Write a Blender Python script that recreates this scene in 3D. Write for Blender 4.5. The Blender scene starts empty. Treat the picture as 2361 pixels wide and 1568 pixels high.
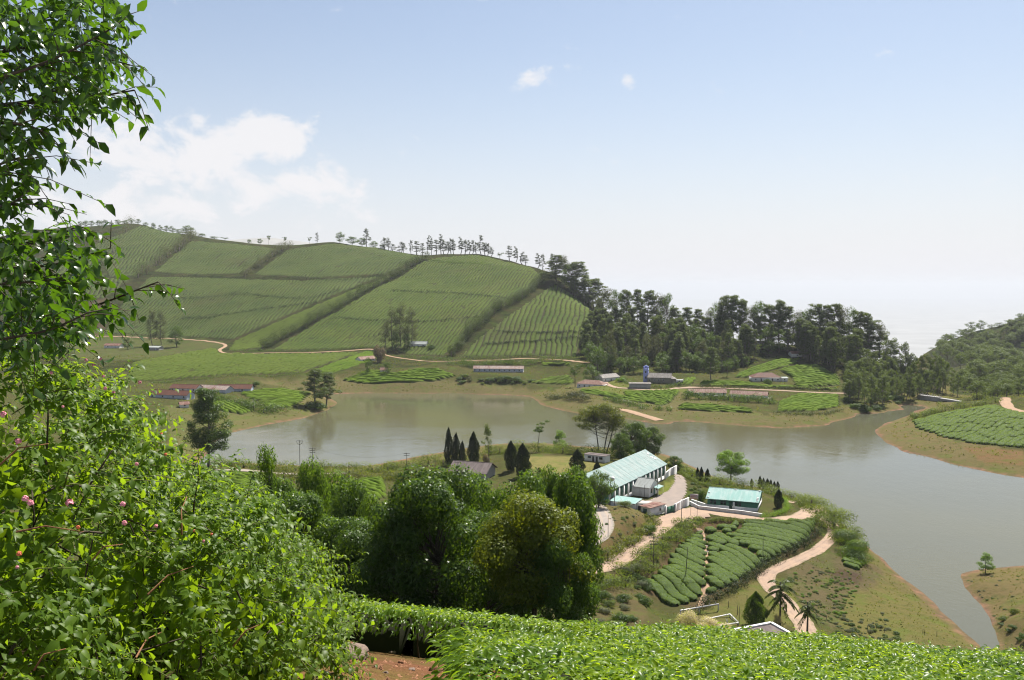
import bpy, bmesh, math, random
import numpy as np
R = math.radians
SC = bpy.context.scene
COL = SC.collection
# ------------------------------------------------------------------ camera
CAMZ = 75.0
FPX, CU, CV = 2100.0, 1180.5, 784.0      # focal length and centre on a 2361 x 1568 plate
PITCH = math.atan(124.0 / FPX)
cam_d = bpy.data.cameras.new('camera'); cam = bpy.data.objects.new('camera', cam_d); COL.objects.link(cam)
cam.location = (0, 0, CAMZ); cam.rotation_euler = (math.pi / 2 - PITCH, 0, 0)
cam_d.sensor_width = 36.0; cam_d.lens = 36.0 * FPX / 2361.0
cam_d.clip_start = 0.05; cam_d.clip_end = 200000.0
SC.camera = cam
# ------------------------------------------------------------------ sun, sky, exposure
SUN_EL, SUN_AZ = R(53), R(27)            # azimuth measured from the view direction (+Y) to the right (+X)
sun_d = bpy.data.lights.new('sun', 'SUN'); sun_d.energy = 5.0; sun_d.angle = R(0.53); sun_d.color = (1.0, 0.95, 0.87)
sun = bpy.data.objects.new('sun', sun_d); COL.objects.link(sun)
sun.rotation_euler = (math.pi / 2 - SUN_EL, 0, math.pi - SUN_AZ)
sun.location = (60, 60, 300)
W = bpy.data.worlds.new('World'); SC.world = W; W.use_nodes = True
SC.view_settings.view_transform = 'Standard'; SC.view_settings.look = 'None'
SC.view_settings.gamma = 1.0; SC.view_settings.exposure = 1.1
try: SC.view_settings.use_curve_mapping = False
except Exception: pass
SC.render.engine = 'CYCLES'
cy = SC.cycles
cy.max_bounces = 8; cy.diffuse_bounces = 3; cy.glossy_bounces = 2; cy.transmission_bounces = 4
cy.volume_bounces = 0; cy.transparent_max_bounces = 4; cy.use_denoising = True; cy.pixel_filter_type = 'BLACKMAN_HARRIS'; cy.filter_width = 1.15
cy.caustics_reflective = False; cy.caustics_refractive = False; cy.sample_clamp_indirect = 4.0

SKYK = 2 ** -1.1
def build_sky():
    nt = W.node_tree; N = nt.nodes; L = nt.links; N.clear()
    def nd(t, **k):
        n = N.new(t)
        for a, b in k.items(): setattr(n, a, b)
        return n
    def mth(op, a, b=None, c=None, clamp=False):
        n = nd('ShaderNodeMath', operation=op, use_clamp=clamp)
        for i, s in enumerate((a, b, c)):
            if s is None: continue
            if isinstance(s, (int, float)): n.inputs[i].default_value = s
            else: L.new(s, n.inputs[i])
        return n.outputs[0]
    sky = nd('ShaderNodeTexSky', sky_type='NISHITA')
    sky.sun_disc = False; sky.sun_elevation = SUN_EL; sky.sun_rotation = SUN_AZ
    sky.altitude = 1500.0; sky.air_density = 1.15; sky.dust_density = 3.2; sky.ozone_density = 1.6
    tc = nd('ShaderNodeTexCoord'); sp = nd('ShaderNodeSeparateXYZ'); L.new(tc.outputs['Generated'], sp.inputs[0])
    az = mth('ARCTAN2', sp.outputs[0], sp.outputs[1]); el = mth('ARCSINE', sp.outputs[2])
    # cumulus puffs: soft patches of noise at the bearings where the clouds stand
    blobs = [(300, 330, 120, 70, 1.0), (410, 385, 150, 95, 1.0), (640, 320, 95, 62, 1.15), (455, 280, 34, 34, .8), (700, 425, 150, 50, .95),
             (300, 460, 260, 60, .8), (1235, 172, 60, 30, .72), (1270, 190, 40, 20, .62), (1308, 160, 26, 22, .66), (1442, 186, 22, 18, .64), (1385, 180, 12, 9, .5), (560, 470, 260, 45, .55)]
    blobs_o = [(-1.4, .35, .25, .1, 1.), (-2.3, .2, .4, .12, 1.), (1.3, .25, .3, .1, .9), (2.2, .4, .35, .12, 1.), (3.0, .18, .3, .08, 1.)]
    field = None
    lst = []
    for u, v, su, sv, a in blobs:
        cx, cyy = (u - CU) / FPX, -(v - CV) / FPX
        d = np.array([cx, math.cos(PITCH) + cyy * math.sin(PITCH), -math.sin(PITCH) + cyy * math.cos(PITCH)]); d /= np.linalg.norm(d)
        lst.append((math.atan2(d[0], d[1]), math.asin(d[2]), su / FPX, sv / FPX, a))
    for a0, e0, sa, se, am in lst + blobs_o:
        da = mth('DIVIDE', mth('SUBTRACT', az, a0), sa); de = mth('DIVIDE', mth('SUBTRACT', el, e0), se)
        r2 = mth('ADD', mth('MULTIPLY', da, da), mth('MULTIPLY', de, de))
        g = mth('MULTIPLY', mth('EXPONENT', mth('MULTIPLY', r2, -0.75)), am)
        field = g if field is None else mth('MAXIMUM', field, g)
    cmb = nd('ShaderNodeCombineXYZ'); L.new(az, cmb.inputs[0]); L.new(mth('MULTIPLY', el, 1.5), cmb.inputs[1])
    ns = nd('ShaderNodeTexNoise'); ns.inputs['Scale'].default_value = 15.0; ns.inputs['Detail'].default_value = 12.0
    ns.inputs['Roughness'].default_value = .62; ns.inputs['Distortion'].default_value = .35; L.new(cmb.outputs[0], ns.inputs['Vector'])
    dens = mth('ADD', mth('MULTIPLY', mth('SUBTRACT', ns.outputs[0], .5), 7.0), mth('SUBTRACT', mth('MULTIPLY', field, 2.3), 1.2))
    mr = nd('ShaderNodeMapRange', interpolation_type='SMOOTHSTEP'); L.new(dens, mr.inputs[0])
    mr.inputs[1].default_value = -.35; mr.inputs[2].default_value = .85; mr.inputs[3].default_value = 0; mr.inputs[4].default_value = .9
    tn = nd('ShaderNodeMix', data_type='RGBA', blend_type='MULTIPLY'); tn.inputs[0].default_value = 1; tn.inputs[7].default_value = (.92, .975, 1.0, 1); L.new(sky.outputs[0], tn.inputs[6])
    bg = nd('ShaderNodeBackground'); bg.inputs[1].default_value = 0.054; L.new(tn.outputs[2], bg.inputs[0])
    # milky aerosol layer, thickest at the horizon all the way round
    hz = nd('ShaderNodeBackground'); hz.inputs[0].default_value = (.865, .862, .905, 1); hz.inputs[1].default_value = SKYK
    f = mth('ADD', .13, mth('MULTIPLY', .84, mth('EXPONENT', mth('MULTIPLY', -1., mth('POWER', mth('DIVIDE', mth('MAXIMUM', el, 0.), .165), 1.5)))))
    mh = nd('ShaderNodeMixShader'); L.new(f, mh.inputs[0]); L.new(bg.outputs[0], mh.inputs[1]); L.new(hz.outputs[0], mh.inputs[2])
    bc = nd('ShaderNodeBackground'); bc.inputs[0].default_value = (.93, .915, .93, 1); bc.inputs[1].default_value = SKYK
    mx = nd('ShaderNodeMixShader'); L.new(mr.outputs[0], mx.inputs[0]); L.new(mh.outputs[0], mx.inputs[1]); L.new(bc.outputs[0], mx.inputs[2])
    out = nd('ShaderNodeOutputWorld'); L.new(mx.outputs[0], out.inputs[0])
    W.cycles.sampling_method = 'MANUAL'; W.cycles.sample_map_resolution = 512
build_sky()

# ------------------------------------------------------------------ projection helpers
CP, SP = math.cos(PITCH), math.sin(PITCH)
def ray(u, v):
    cx, c2 = (u - CU) / FPX, -(v - CV) / FPX
    return np.array([cx, CP + c2 * SP, -SP + c2 * CP])
def at_z(u, v, z):
    d = ray(u, v); t = (z - CAMZ) / d[2]; return np.array([d[0] * t, d[1] * t, z])
def at_d(u, v, y):
    d = ray(u, v); t = y / d[1]; return np.array([d[0] * t, y, CAMZ + d[2] * t])
def project(P):
    P = np.asarray(P, float); x, y, z = P[..., 0], P[..., 1], P[..., 2] - CAMZ
    f = y * CP - z * SP; up = y * SP + z * CP
    f = np.where(f < .01, .01, f)
    return CU + FPX * x / f, CV - FPX * up / f
def inpoly(u, v, poly):
    u = np.asarray(u); v = np.asarray(v); r = np.zeros(u.shape, bool); n = len(poly)
    for i in range(n):
        (x0, y0), (x1, y1) = poly[i], poly[(i + 1) % n]
        if y0 == y1: continue
        c = ((y0 > v) != (y1 > v)) & (u < (x1 - x0) * (v - y0) / (y1 - y0) + x0)
        r ^= c
    return r
# ------------------------------------------------------------------ value noise (numpy)
_rng = np.random.default_rng(7); _perm = _rng.random((256, 256))
def vnoise(x, y):
    xi = np.floor(x).astype(int); yi = np.floor(y).astype(int); fx = x - xi; fy = y - yi
    fx = fx * fx * (3 - 2 * fx); fy = fy * fy * (3 - 2 * fy)
    a = _perm[xi & 255, yi & 255]; b = _perm[(xi + 1) & 255, yi & 255]; c = _perm[xi & 255, (yi + 1) & 255]; d = _perm[(xi + 1) & 255, (yi + 1) & 255]
    return (a * (1 - fx) + b * fx) * (1 - fy) + (c * (1 - fx) + d * fx) * fy - .5
def fbm(x, y, o=4):
    s = 0; a = 1.
    for i in range(o):
        s = s + a * vnoise(x + 17.3 * i, y - 9.1 * i); x = x * 2.03; y = y * 2.03; a *= .5
    return s

# ------------------------------------------------------------------ materials
MATS = {}
class NT:
    def __init__(s, name):
        s.m = bpy.data.materials.new(name); s.m.use_nodes = True; s.t = s.m.node_tree; s.t.nodes.clear()
        s.out = s.t.nodes.new('ShaderNodeOutputMaterial'); MATS[name] = s.m
    def n(s, t, **k):
        n = s.t.nodes.new(t)
        for a, b in k.items(): setattr(n, a, b)
        return n
    def l(s, a, b): s.t.links.new(a, b)
    def set(s, sock, v):
        if v is None: return
        if hasattr(v, 'is_linked') or hasattr(v, 'links'): s.l(v, sock)
        else:
            if isinstance(v, (tuple, list)) and len(v) == 3 and sock.type == 'RGBA': v = (*v, 1)
            sock.default_value = v
    def math(s, op, a, b=None, clamp=False):
        n = s.n('ShaderNodeMath', operation=op, use_clamp=clamp); s.set(n.inputs[0], a); s.set(n.inputs[1], b); return n.outputs[0]
    def noise(s, scale, detail=4, rough=.55, vec=None, dist=0):
        n = s.n('ShaderNodeTexNoise'); n.inputs['Scale'].default_value = scale; n.inputs['Detail'].default_value = detail
        n.inputs['Roughness'].default_value = rough; n.inputs['Distortion'].default_value = dist
        if vec is not None: s.l(vec, n.inputs['Vector'])
        return n.outputs[0]
    def pos(s): return s.n('ShaderNodeNewGeometry').outputs['Position']
    def obj(s): return s.n('ShaderNodeTexCoord').outputs['Object']
    def mapping(s, vec, scale=(1, 1, 1), rot=(0, 0, 0)):
        n = s.n('ShaderNodeMapping'); n.inputs['Scale'].default_value = scale; n.inputs['Rotation'].default_value = rot; s.l(vec, n.inputs[0]); return n.outputs[0]
    def rng(s, v, a, b, c=0., d=1., smooth=False):
        n = s.n('ShaderNodeMapRange'); s.set(n.inputs[0], v)
        if smooth: n.interpolation_type = 'SMOOTHSTEP'
        for i, x in enumerate((a, b, c, d)): n.inputs[i + 1].default_value = x
        return n.outputs[0]
    def mix(s, f, a, b, mode='MIX'):
        n = s.n('ShaderNodeMix', data_type='RGBA', blend_type=mode); s.set(n.inputs[0], f); s.set(n.inputs[6], a); s.set(n.inputs[7], b); return n.outputs[2]
    def attr(s, name): return s.n('ShaderNodeAttribute', attribute_name=name)
    def bump(s, h, strength=.5, dist=.1):
        n = s.n('ShaderNodeBump'); n.inputs['Strength'].default_value = strength; n.inputs['Distance'].default_value = dist; s.l(h, n.inputs['Height']); return n.outputs[0]
    def bsdf(s, col, rough=.8, spec=.3, normal=None, metal=0., final=True, **k):
        b = s.n('ShaderNodeBsdfPrincipled'); s.set(b.inputs['Base Color'], col); s.set(b.inputs['Roughness'], rough)
        s.set(b.inputs['Specular IOR Level'], spec); s.set(b.inputs['Metallic'], metal)
        if normal is not None: s.l(normal, b.inputs['Normal'])
        for a, v in k.items(): s.set(b.inputs[a], v)
        if final: s.l(b.outputs[0], s.out.inputs[0])
        return b
def leafmat(name, a, b, trans=.45, rough=.42, spec=.35, tcol=None, hue=.0):
    """foliage: two tones per leaf, light shining through"""
    m = NT(name); rnd = m.n('ShaderNodeNewGeometry').outputs['Random Per Island']
    col = m.mix(rnd, a, b)
    p = m.bsdf(col, rough, spec * .4, final=False)
    t = m.n('ShaderNodeBsdfTranslucent')
    tc = tcol or tuple(min(1, x * f) for x, f in zip(b, (2.3, 2.2, .6)))
    m.l(m.mix(rnd, tuple(x * .75 for x in tc), tc), t.inputs[0])
    x = m.n('ShaderNodeMixShader'); x.inputs[0].default_value = trans
    m.l(p.outputs[0], x.inputs[1]); m.l(t.outputs[0], x.inputs[2]); m.l(x.outputs[0], m.out.inputs[0])
    return m.m
def plain(name, col, rough=.8, spec=.3, var=.25, scale=3., bump=0., metal=0., col2=None):
    m = NT(name); n = m.noise(scale, 5, .6, m.obj())
    c2 = col2 or tuple(max(0, c * (1 - var)) for c in col)
    c = m.mix(m.rng(n, .35, .65, 0, 1), c2, col)
    nm = m.bump(m.noise(scale * 6, 4, .6, m.obj()), bump, .05) if bump else None
    m.bsdf(c, rough, spec, nm, metal)
    return m.m

# ------------------------------------------------------------------ mesh helpers
def mesh(name, V, F, mat=None, smooth=False, attrs=None):
    """V (n,3); F (m,k) array, or list of such arrays"""
    me = bpy.data.meshes.new(name); V = np.asarray(V, np.float32)
    Fs = F if isinstance(F, list) and isinstance(F[0], np.ndarray) else [F]
    Fs = [np.asarray(f, np.int32) for f in Fs if len(f)]
    tot = np.concatenate([np.full(len(f), f.shape[1], np.int32) for f in Fs]); idx = np.concatenate([f.ravel() for f in Fs])
    me.vertices.add(len(V)); me.vertices.foreach_set('co', V.ravel())
    me.loops.add(len(idx)); me.loops.foreach_set('vertex_index', idx)
    me.polygons.add(len(tot)); st = np.concatenate([[0], np.cumsum(tot)[:-1]]).astype(np.int32)
    me.polygons.foreach_set('loop_start', st); me.polygons.foreach_set('loop_total', tot)
    if smooth: me.polygons.foreach_set('use_smooth', np.ones(len(tot), bool))
    for k, a in (attrs or {}).items():
        a = np.asarray(a, np.float32)
        if a.ndim == 1: at = me.attributes.new(k, 'FLOAT', 'POINT'); at.data.foreach_set('value', a)
        else:
            at = me.attributes.new(k, 'FLOAT_COLOR', 'POINT'); at.data.foreach_set('color', np.c_[a, np.ones(len(a))].astype(np.float32).ravel())
    me.update(calc_edges=True)
    for x in (mat if isinstance(mat, list) else [mat]):
        if x is not None: me.materials.append(MATS[x] if isinstance(x, str) else x)
    return me
def link(name, data, parent=None, loc=(0, 0, 0), rz=0., sc=None):
    o = bpy.data.objects.new(name, data); COL.objects.link(o); o.location = [float(c) for c in loc]
    if rz: o.rotation_euler = (0, 0, rz)
    if sc is not None: o.scale = (sc, sc, sc) if isinstance(sc, (int, float)) else sc
    if parent is not None: o.parent = parent
    return o
def tag(o, label, cat, group=None, kind=None):
    if label: o['label'] = label
    if cat: o['category'] = cat
    if group: o['group'] = group
    if kind: o['kind'] = kind
    return o
_ONES = 'first second third fourth fifth sixth seventh eighth ninth tenth eleventh twelfth thirteenth fourteenth fifteenth sixteenth seventeenth eighteenth nineteenth'.split()
def ordw(n):
    if n < 20: return _ONES[n - 1]
    t = {2: 'twent', 3: 'thirt', 4: 'fort', 5: 'fift', 6: 'sixt', 7: 'sevent', 8: 'eight', 9: 'ninet'}[n // 10 % 10]
    return t + 'ieth' if n % 10 == 0 else t + 'y-' + _ONES[n % 10 - 1]
def empty(name, loc, label, cat, group=None, rz=0.):
    o = link(name, None, None, loc, rz); return tag(o, label, cat, group)
class MB:
    """collects simple shapes into one mesh"""
    def __init__(s): s.V = []; s.F3 = []; s.F4 = []; s.n = 0
    def add(s, V, F):
        V = np.asarray(V, float); F = np.asarray(F, int)
        (s.F4 if F.shape[1] == 4 else s.F3).append(F + s.n); s.V.append(V); s.n += len(V)
    def box(s, x0, x1, y0, y1, z0, z1):
        V = [(x, y, z) for z in (z0, z1) for x, y in ((x0, y0), (x1, y0), (x1, y1), (x0, y1))]
        s.add(V, [(3, 2, 1, 0), (4, 5, 6, 7), (0, 1, 5, 4), (1, 2, 6, 5), (2, 3, 7, 6), (3, 0, 4, 7)]); return s
    def prism(s, pts, a, b):
        """polygon pts (list of xyz) swept from offset a to offset b (vectors)"""
        p = np.asarray(pts, float); n = len(p); V = np.r_[p + a, p + b]
        s.add(V, [(i, (i + 1) % n, n + (i + 1) % n, n + i) for i in range(n)])
        for k in range(1, n - 1): s.add(V, [(0, k + 1, k)]); s.add(V, [(n, n + k, n + k + 1)])
        return s
    def quad(s, a, b, c, d): s.add([a, b, c, d], [(0, 1, 2, 3)]); return s
    def tube(s, pts, rad, k=6, cap=True):
        pts = np.asarray(pts, float); n = len(pts); rad = np.broadcast_to(rad, (n,))
        t = np.gradient(pts, axis=0); t /= np.linalg.norm(t, axis=1)[:, None] + 1e-9
        ref = np.where(np.abs(t[:, 2:3]) > .9, [[1., 0, 0]], [[0, 0, 1.]])
        a = np.cross(t, ref); a /= np.linalg.norm(a, axis=1)[:, None] + 1e-9; b = np.cross(t, a)
        ang = np.arange(k) * 2 * math.pi / k
        V = pts[:, None] + rad[:, None, None] * (np.cos(ang)[None, :, None] * a[:, None] + np.sin(ang)[None, :, None] * b[:, None])
        i = np.arange(n - 1)[:, None] * k; j = np.arange(k)[None]; j2 = (j + 1) % k
        F = np.stack([i + j, i + j2, i + k + j2, i + k + j], -1).reshape(-1, 4)
        s.add(V.reshape(-1, 3), F)
        if cap:
            base = s.n - n * k; e = base + (n - 1) * k
            for q in range(1, k - 1): s.F3.append(np.array([(e, e + q, e + q + 1)]))
        return s
    def build(s, name, mat, parent=None, smooth=False, loc=(0, 0, 0), rz=0., **k):
        return link(name, s.mesh(name, mat, smooth), parent, loc, rz, **k)
    def mesh(s, name, mat, smooth=False):
        F = ([np.concatenate(s.F4)] if s.F4 else []) + ([np.concatenate(s.F3)] if s.F3 else [])
        return mesh(name, np.concatenate(s.V), F, mat, smooth)
# ------------------------------------------------------------------ terrain: control points -> height field
CPTS = []
def cz(z, *uv):
    for u, v in uv: CPTS.append(at_z(u, v, z))
def cd(*uvd):
    for u, v, d in uvd: CPTS.append(at_d(u, v, d))
def cw(*p):
    for q in p: CPTS.append(np.array(q, float))
# shoreline, far side (left to right)
SH_FAR = [(440, 1075), (475, 1050), (500, 1015), (535, 997), (600, 983), (650, 973), (690, 966), (735, 950), (780, 932), (768, 921), (740, 915), (775, 907), (850, 906), (950, 906), (1060, 906), (1110, 909), (1180, 911),
          (1222, 914), (1240, 931), (1290, 945), (1340, 955), (1400, 962), (1450, 966), (1500, 975), (1530, 977), (1560, 970), (1600, 972), (1700, 981), (1800, 988), (1870, 982), (1940, 968), (1975, 957), (2040, 951), (2075, 940), (2105, 925)]
SH_R = [(2130, 935), (2095, 958), (2050, 972), (2016, 990), (2045, 1022), (2110, 1045), (2190, 1066), (2250, 1082), (2330, 1098), (2440, 1112), (2600, 1135)]
SH_NEAR = [(440, 1080), (520, 1066), (600, 1070), (700, 1074), (830, 1076), (880, 1070), (960, 1052), (1060, 1036), (1160, 1022), (1260, 1022), (1340, 1030), (1440, 1034), (1530, 1046), (1590, 1074), (1640, 1098), (1700, 1116), (1760, 1126),
           (1830, 1146), (1900, 1178), (1950, 1215), (1985, 1252), (2040, 1300), (2085, 1338), (2135, 1372), (2165, 1395), (2172, 1412), (2210, 1442), (2250, 1475), (2275, 1500), (2300, 1560)]
SH_CRK = [(2350, 1560), (2320, 1485), (2290, 1432), (2258, 1388), (2225, 1345), (2204, 1325), (2260, 1312), (2361, 1304), (2480, 1300), (2700, 1300)]
def dens(pl, n):
    out = []
    for (a, b), (c, d) in zip(pl[:-1], pl[1:]):
        for k in range(n): out.append((a + (c - a) * k / n, b + (d - b) * k / n))
    return out + [pl[-1]]
for s in (SH_FAR, SH_R, SH_NEAR, SH_CRK): cz(0., *dens(s, 2))
# lake bed
cz(-4., (640, 1030), (850, 930), (1000, 930), (1200, 940), (900, 1010), (1100, 990), (1300, 985), (1600, 1020), (1750, 1060), (1850, 1020), (1950, 1000), (1990, 972), (1900, 1110), (2050, 1100), (2150, 1150), (2300, 1200), (2100, 1260), (2200, 1280), (2440, 1200), (2600, 1210), (1990, 1180))
cz(-1.2, (2200, 1390), (2270, 1470), (2180, 1340), (2060, 955), (2100, 942))
cz(-3, (560, 1035), (700, 1000), (1460, 990))
# near hillside around the camera (world metres)
cw((0, 0, 73.4), (-4, 0, 74.2), (4, 0, 73.4), (0, -6, 74.5), (-8, -4, 76), (8, -6, 74.5), (-9, 4, 75.2), (-4, 4, 73.2), (-2, 4, 72.7), (1, 4, 72.3), (5, 4, 72.25), (9, 5, 71.7),
   (-1.2, 9.3, 71.05), (0.5, 9.3, 70.7), (3, 9, 70.68), (6, 9, 70.5), (10, 10, 69.5), (-4, 9, 71.4), (-8, 10, 72),
   (-2, 14, 69.3), (1, 14, 68.9), (4, 14, 68.85), (8, 14, 68.4), (12, 15, 67.3), (-7, 15, 69.4),
   (-5, 24, 66.0), (-1, 22, 65.9), (3, 20, 65.9), (8, 19, 66.0), (14, 20, 65.0), (-13, 24, 66.5),
   (-8, 34, 60.6), (0, 34, 59.6), (10, 32, 60.2), (20, 32, 60.), (-18, 34, 62.0),
   (-30, 10, 74), (-40, 40, 66), (30, 10, 71), (45, 40, 60), (40, -10, 74), (-30, -20, 80), (0, -40, 85), (30, -40, 84), (60, 0, 74), (-60, 0, 80))
cw((-9, 60, 50.2), (3, 60, 48.5), (14, 58, 48.8), (30, 60, 47.5), (-24, 60, 53), (-45, 70, 54), (55, 70, 46),
   (-14, 95, 34), (5, 95, 31.5), (28, 95, 30), (-40, 100, 40), (-75, 100, 50), (55, 100, 34), (90, 100, 40), (-110, 130, 52), (110, 140, 34), (130, 190, 14), (100, 160, 12),
   (-20, 135, 23), (-55, 140, 29), (10, 135, 19), (38, 135, 15), (60, 140, 10.5), (85, 150, 6))
# slopes left of the centre down to the lake
cz(17, (600, 1240), (760, 1230), (500, 1180)); cz(12, (420, 1110), (560, 1130), (860, 1180), (980, 1180)); cz(8.5, (430, 1085), (640, 1098), (850, 1130), (980, 1130)); cz(5, (520, 1085), (700, 1092), (880, 1095))
cz(3, (640, 1080), (800, 1086), (930, 1070), (1000, 1062)); cz(22, (350, 1130), (250, 1160)); cz(9, (380, 1060), (300, 1060))
# factory spur
cz(9.5, (1050, 1105), (1130, 1110), (1250, 1085), (1300, 1062), (1230, 1058), (1360, 1075)); cz(5, (1120, 1050), (1200, 1040), (1400, 1045), (1000, 1085))
cz(10, (1430, 1145), (1500, 1150), (1535, 1108), (1575, 1110), (1575, 1140), (1555, 1095), (1480, 1165), (1400, 1120)); cz(10, (1560, 1170), (1500, 1195), (1600, 1175))
cz(11, (1350, 1160), (1250, 1130)); cz(13.5, (1385, 1165), (1440, 1165), (1400, 1190), (1370, 1200), (1390, 1230), (1345, 1250)); cz(15, (1440, 1180), (1420, 1215), (1290, 1240)); cz(13.5, (1470, 1200), (1420, 1245), (1390, 1275))
cz(10.3, (1540, 1200), (1490, 1240), (1440, 1285)); cz(10.8, (1400, 1310), (1350, 1325)); cz(9.8, (1590, 1190), (1520, 1250), (1450, 1310)); cz(14, (1250, 1330), (1180, 1300)); cz(16, (1080, 1290))
cz(9.6, (1660, 1176), (1760, 1188), (1640, 1160), (1750, 1165), (1640, 1145), (1770, 1150)); cz(9, (1820, 1160), (1860, 1175), (1820, 1195)); cz(4.5, (1640, 1112), (1720, 1128), (1800, 1146))
cz(6, (1590, 1092), (1560, 1072), (1850, 1162)); cz(9.2, (1620, 1198), (1720, 1204), (1850, 1206)); cz(8.4, (1890, 1185))
cz(8.6, (1640, 1225), (1720, 1225), (1800, 1220), (1870, 1215)); cz(7.4, (1590, 1240), (1660, 1280), (1760, 1270), (1840, 1240)); cz(7.2, (1530, 1300), (1600, 1330), (1690, 1330)); cz(7.4, (1500, 1350), (1560, 1385), (1640, 1375))
cz(5.6, (1900, 1215), (1885, 1245), (1810, 1290), (1745, 1325), (1700, 1360), (1640, 1405)); cz(5.2, (1925, 1225), (1900, 1262), (1830, 1295), (1775, 1325), (1765, 1350), (1800, 1385), (1850, 1440)); cz(6.4, (1900, 1190))
cz(4.4, (1970, 1250), (1960, 1290), (1900, 1320), (1850, 1350)); cz(3.2, (2010, 1340), (1950, 1380), (1930, 1440)); cz(1.6, (2050, 1360), (2110, 1400), (2140, 1440), (2180, 1470)); cz(3, (2050, 1450), (2100, 1500), (2000, 1480))
cz(6, (1560, 1410), (1700, 1400), (1760, 1430), (1650, 1445), (1820, 1470)); cz(10, (1450, 1370), (1480, 1420), (1400, 1400)); cz(8, (1560, 1450), (1700, 1500))
# creek bank right
cz(2.6, (2270, 1345), (2310, 1330), (2361, 1330)); cz(4, (2330, 1420), (2361, 1450), (2430, 1360)); cz(7, (2480, 1420), (2420, 1500)); cz(12, (2640, 1420), (2560, 1530))
# left cape with the red-roofed lines
cz(3.2, (720, 935), (690, 945)); cz(4.5, (640, 920), (600, 930), (560, 925)); cz(7, (620, 895), (540, 905), (450, 920), (500, 905)); cz(8, (400, 925), (340, 920), (440, 900)); cz(1.5, (640, 960), (560, 975)); cz(3.4, (540, 955), (470, 985), (420, 1010)); cz(5, (400, 975), (300, 1000))
cz(4, (690, 893), (640, 890)); cz(2.4, (800, 896), (900, 897), (1000, 897)); cz(4, (850, 889), (1050, 888)); cz(8, (590, 880), (460, 885), (380, 888), (250, 900)); cz(6, (720, 880), (1100, 885))
cz(9, (880, 868), (800, 875), (960, 870), (1040, 868)); cz(12, (900, 848), (840, 850), (960, 848)); cz(12, (700, 862), (560, 866), (360, 880), (200, 890)); cz(9.5, (1100, 862), (1200, 862)); cz(12, (1080, 850), (1220, 846)); cz(6, (1150, 880), (1230, 885)); cz(9, (1290, 860)); cz(5, (1290, 885), (1340, 890))
cz(17, (520, 822), (800, 815), (650, 815), (860, 822), (1000, 834), (1150, 834), (1310, 834)); cz(14.5, (600, 842), (420, 850), (760, 838), (300, 855)); cz(17, (1250, 831), (1340, 838)); cz(14, (880, 832))
cz(18, (300, 822), (400, 815), (200, 825)); cz(22, (230, 778), (350, 785), (450, 790), (100, 785)); cz(21, (500, 797))
# the tea hill: foot -> ridge, 1/d interpolated
RID = [(-250, 600, 1500), (-60, 560, 1560), (100, 530, 1600), (190, 522, 1580), (320, 512, 1520), (440, 540, 1440), (560, 556, 1400), (650, 566, 1350), (770, 556, 1280), (870, 570, 1240), (985, 591, 1180), (1030, 585, 1160), (1110, 585, 1130), (1180, 600, 1090), (1235, 615, 1050), (1285, 630, 1010), (1335, 665, 960)]
FOOT = [(-300, 790, 960), (-80, 785, 960), (60, 780, 960), (180, 772, 965), (260, 772, 950), (400, 776, 935), (500, 792, 860), (600, 806, 815), (700, 806, 815), (760, 803, 815), (860, 800, 810), (960, 820, 780), (1060, 824, 765), (1150, 824, 765), (1240, 824, 765), (1320, 824, 765), (1370, 826, 770)]
def hill(row, fr, bulge):
    for (u, v, d), (uf, vf, df) in zip(RID, FOOT):
        f = fr; vv = vf + (v - vf) * f; uu = uf + (u - uf) * f
        dd = 1. / (1 / df + (1 / d - 1 / df) * f) * (1 - bulge)
        CPTS.append(at_d(uu, vv, dd))
hill(0, 0., 0); hill(0, .25, .012); hill(0, .5, .02); hill(0, .75, .016); hill(0, 1., 0)
for u, v, d in RID:
    p = at_d(u, v, d); k = d + 130; CPTS.append(np.array([p[0] * k / d, k, p[2] - 22])); k = d + 420; CPTS.append(np.array([p[0] * k / d, k, p[2] - 130]))
# wooded ridge behind the church and down to the weir
cd((1400, 745, 850), (1480, 768, 815), (1560, 780, 800), (1640, 785, 790), (1740, 785, 775), (1830, 795, 750), (1920, 805, 735), (2000, 825, 705), (2070, 850, 680), (2130, 880, 655), (2185, 905, 640))
cd((1400, 800, 760), (1500, 830, 715), (1600, 835, 705), (1700, 830, 705), (1800, 832, 695), (1900, 840, 680), (1980, 860, 655))
for u, d, z in ((1400, 950, 20), (1560, 900, 8), (1740, 880, -2), (1920, 850, -8), (2070, 800, -15), (2185, 760, -20), (1480, 1150, -60), (1740, 1100, -80), (2000, 1050, -80), (2250, 900, -35), (2200, 1100, -70), (1400, 1500, -200), (1740, 1500, -220), (2100, 1500, -200)):
    CPTS.append(np.array([(u - CU) / FPX * d, d, z]))
cz(9, (1490, 880), (1560, 885), (1430, 880), (1380, 890), (1640, 880)); cz(13, (1540, 850), (1450, 852), (1620, 850)); cz(8.6, (1750, 882), (1830, 880)); cz(14, (1850, 845), (1760, 850)); cz(10, (1920, 870)); cz(5.5, (1600, 908), (1760, 912), (1680, 905)); cz(7, (1590, 893), (1700, 897), (1900, 905), (1960, 900))
cz(6.5, (1340, 895), (1400, 900), (1480, 900), (1540, 905)); cz(3.6, (1350, 925), (1450, 925), (1550, 930), (1660, 945), (1740, 950)); cz(2.2, (1290, 925), (1700, 960), (1500, 955), (1600, 955)); cz(3.5, (1800, 953), (1880, 955), (1940, 945)); cz(5, (1860, 925), (1940, 920), (1800, 925)); cz(2.2, (1800, 970), (1900, 968), (1400, 945)); cz(3, (1990, 940), (2050, 930))
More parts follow.
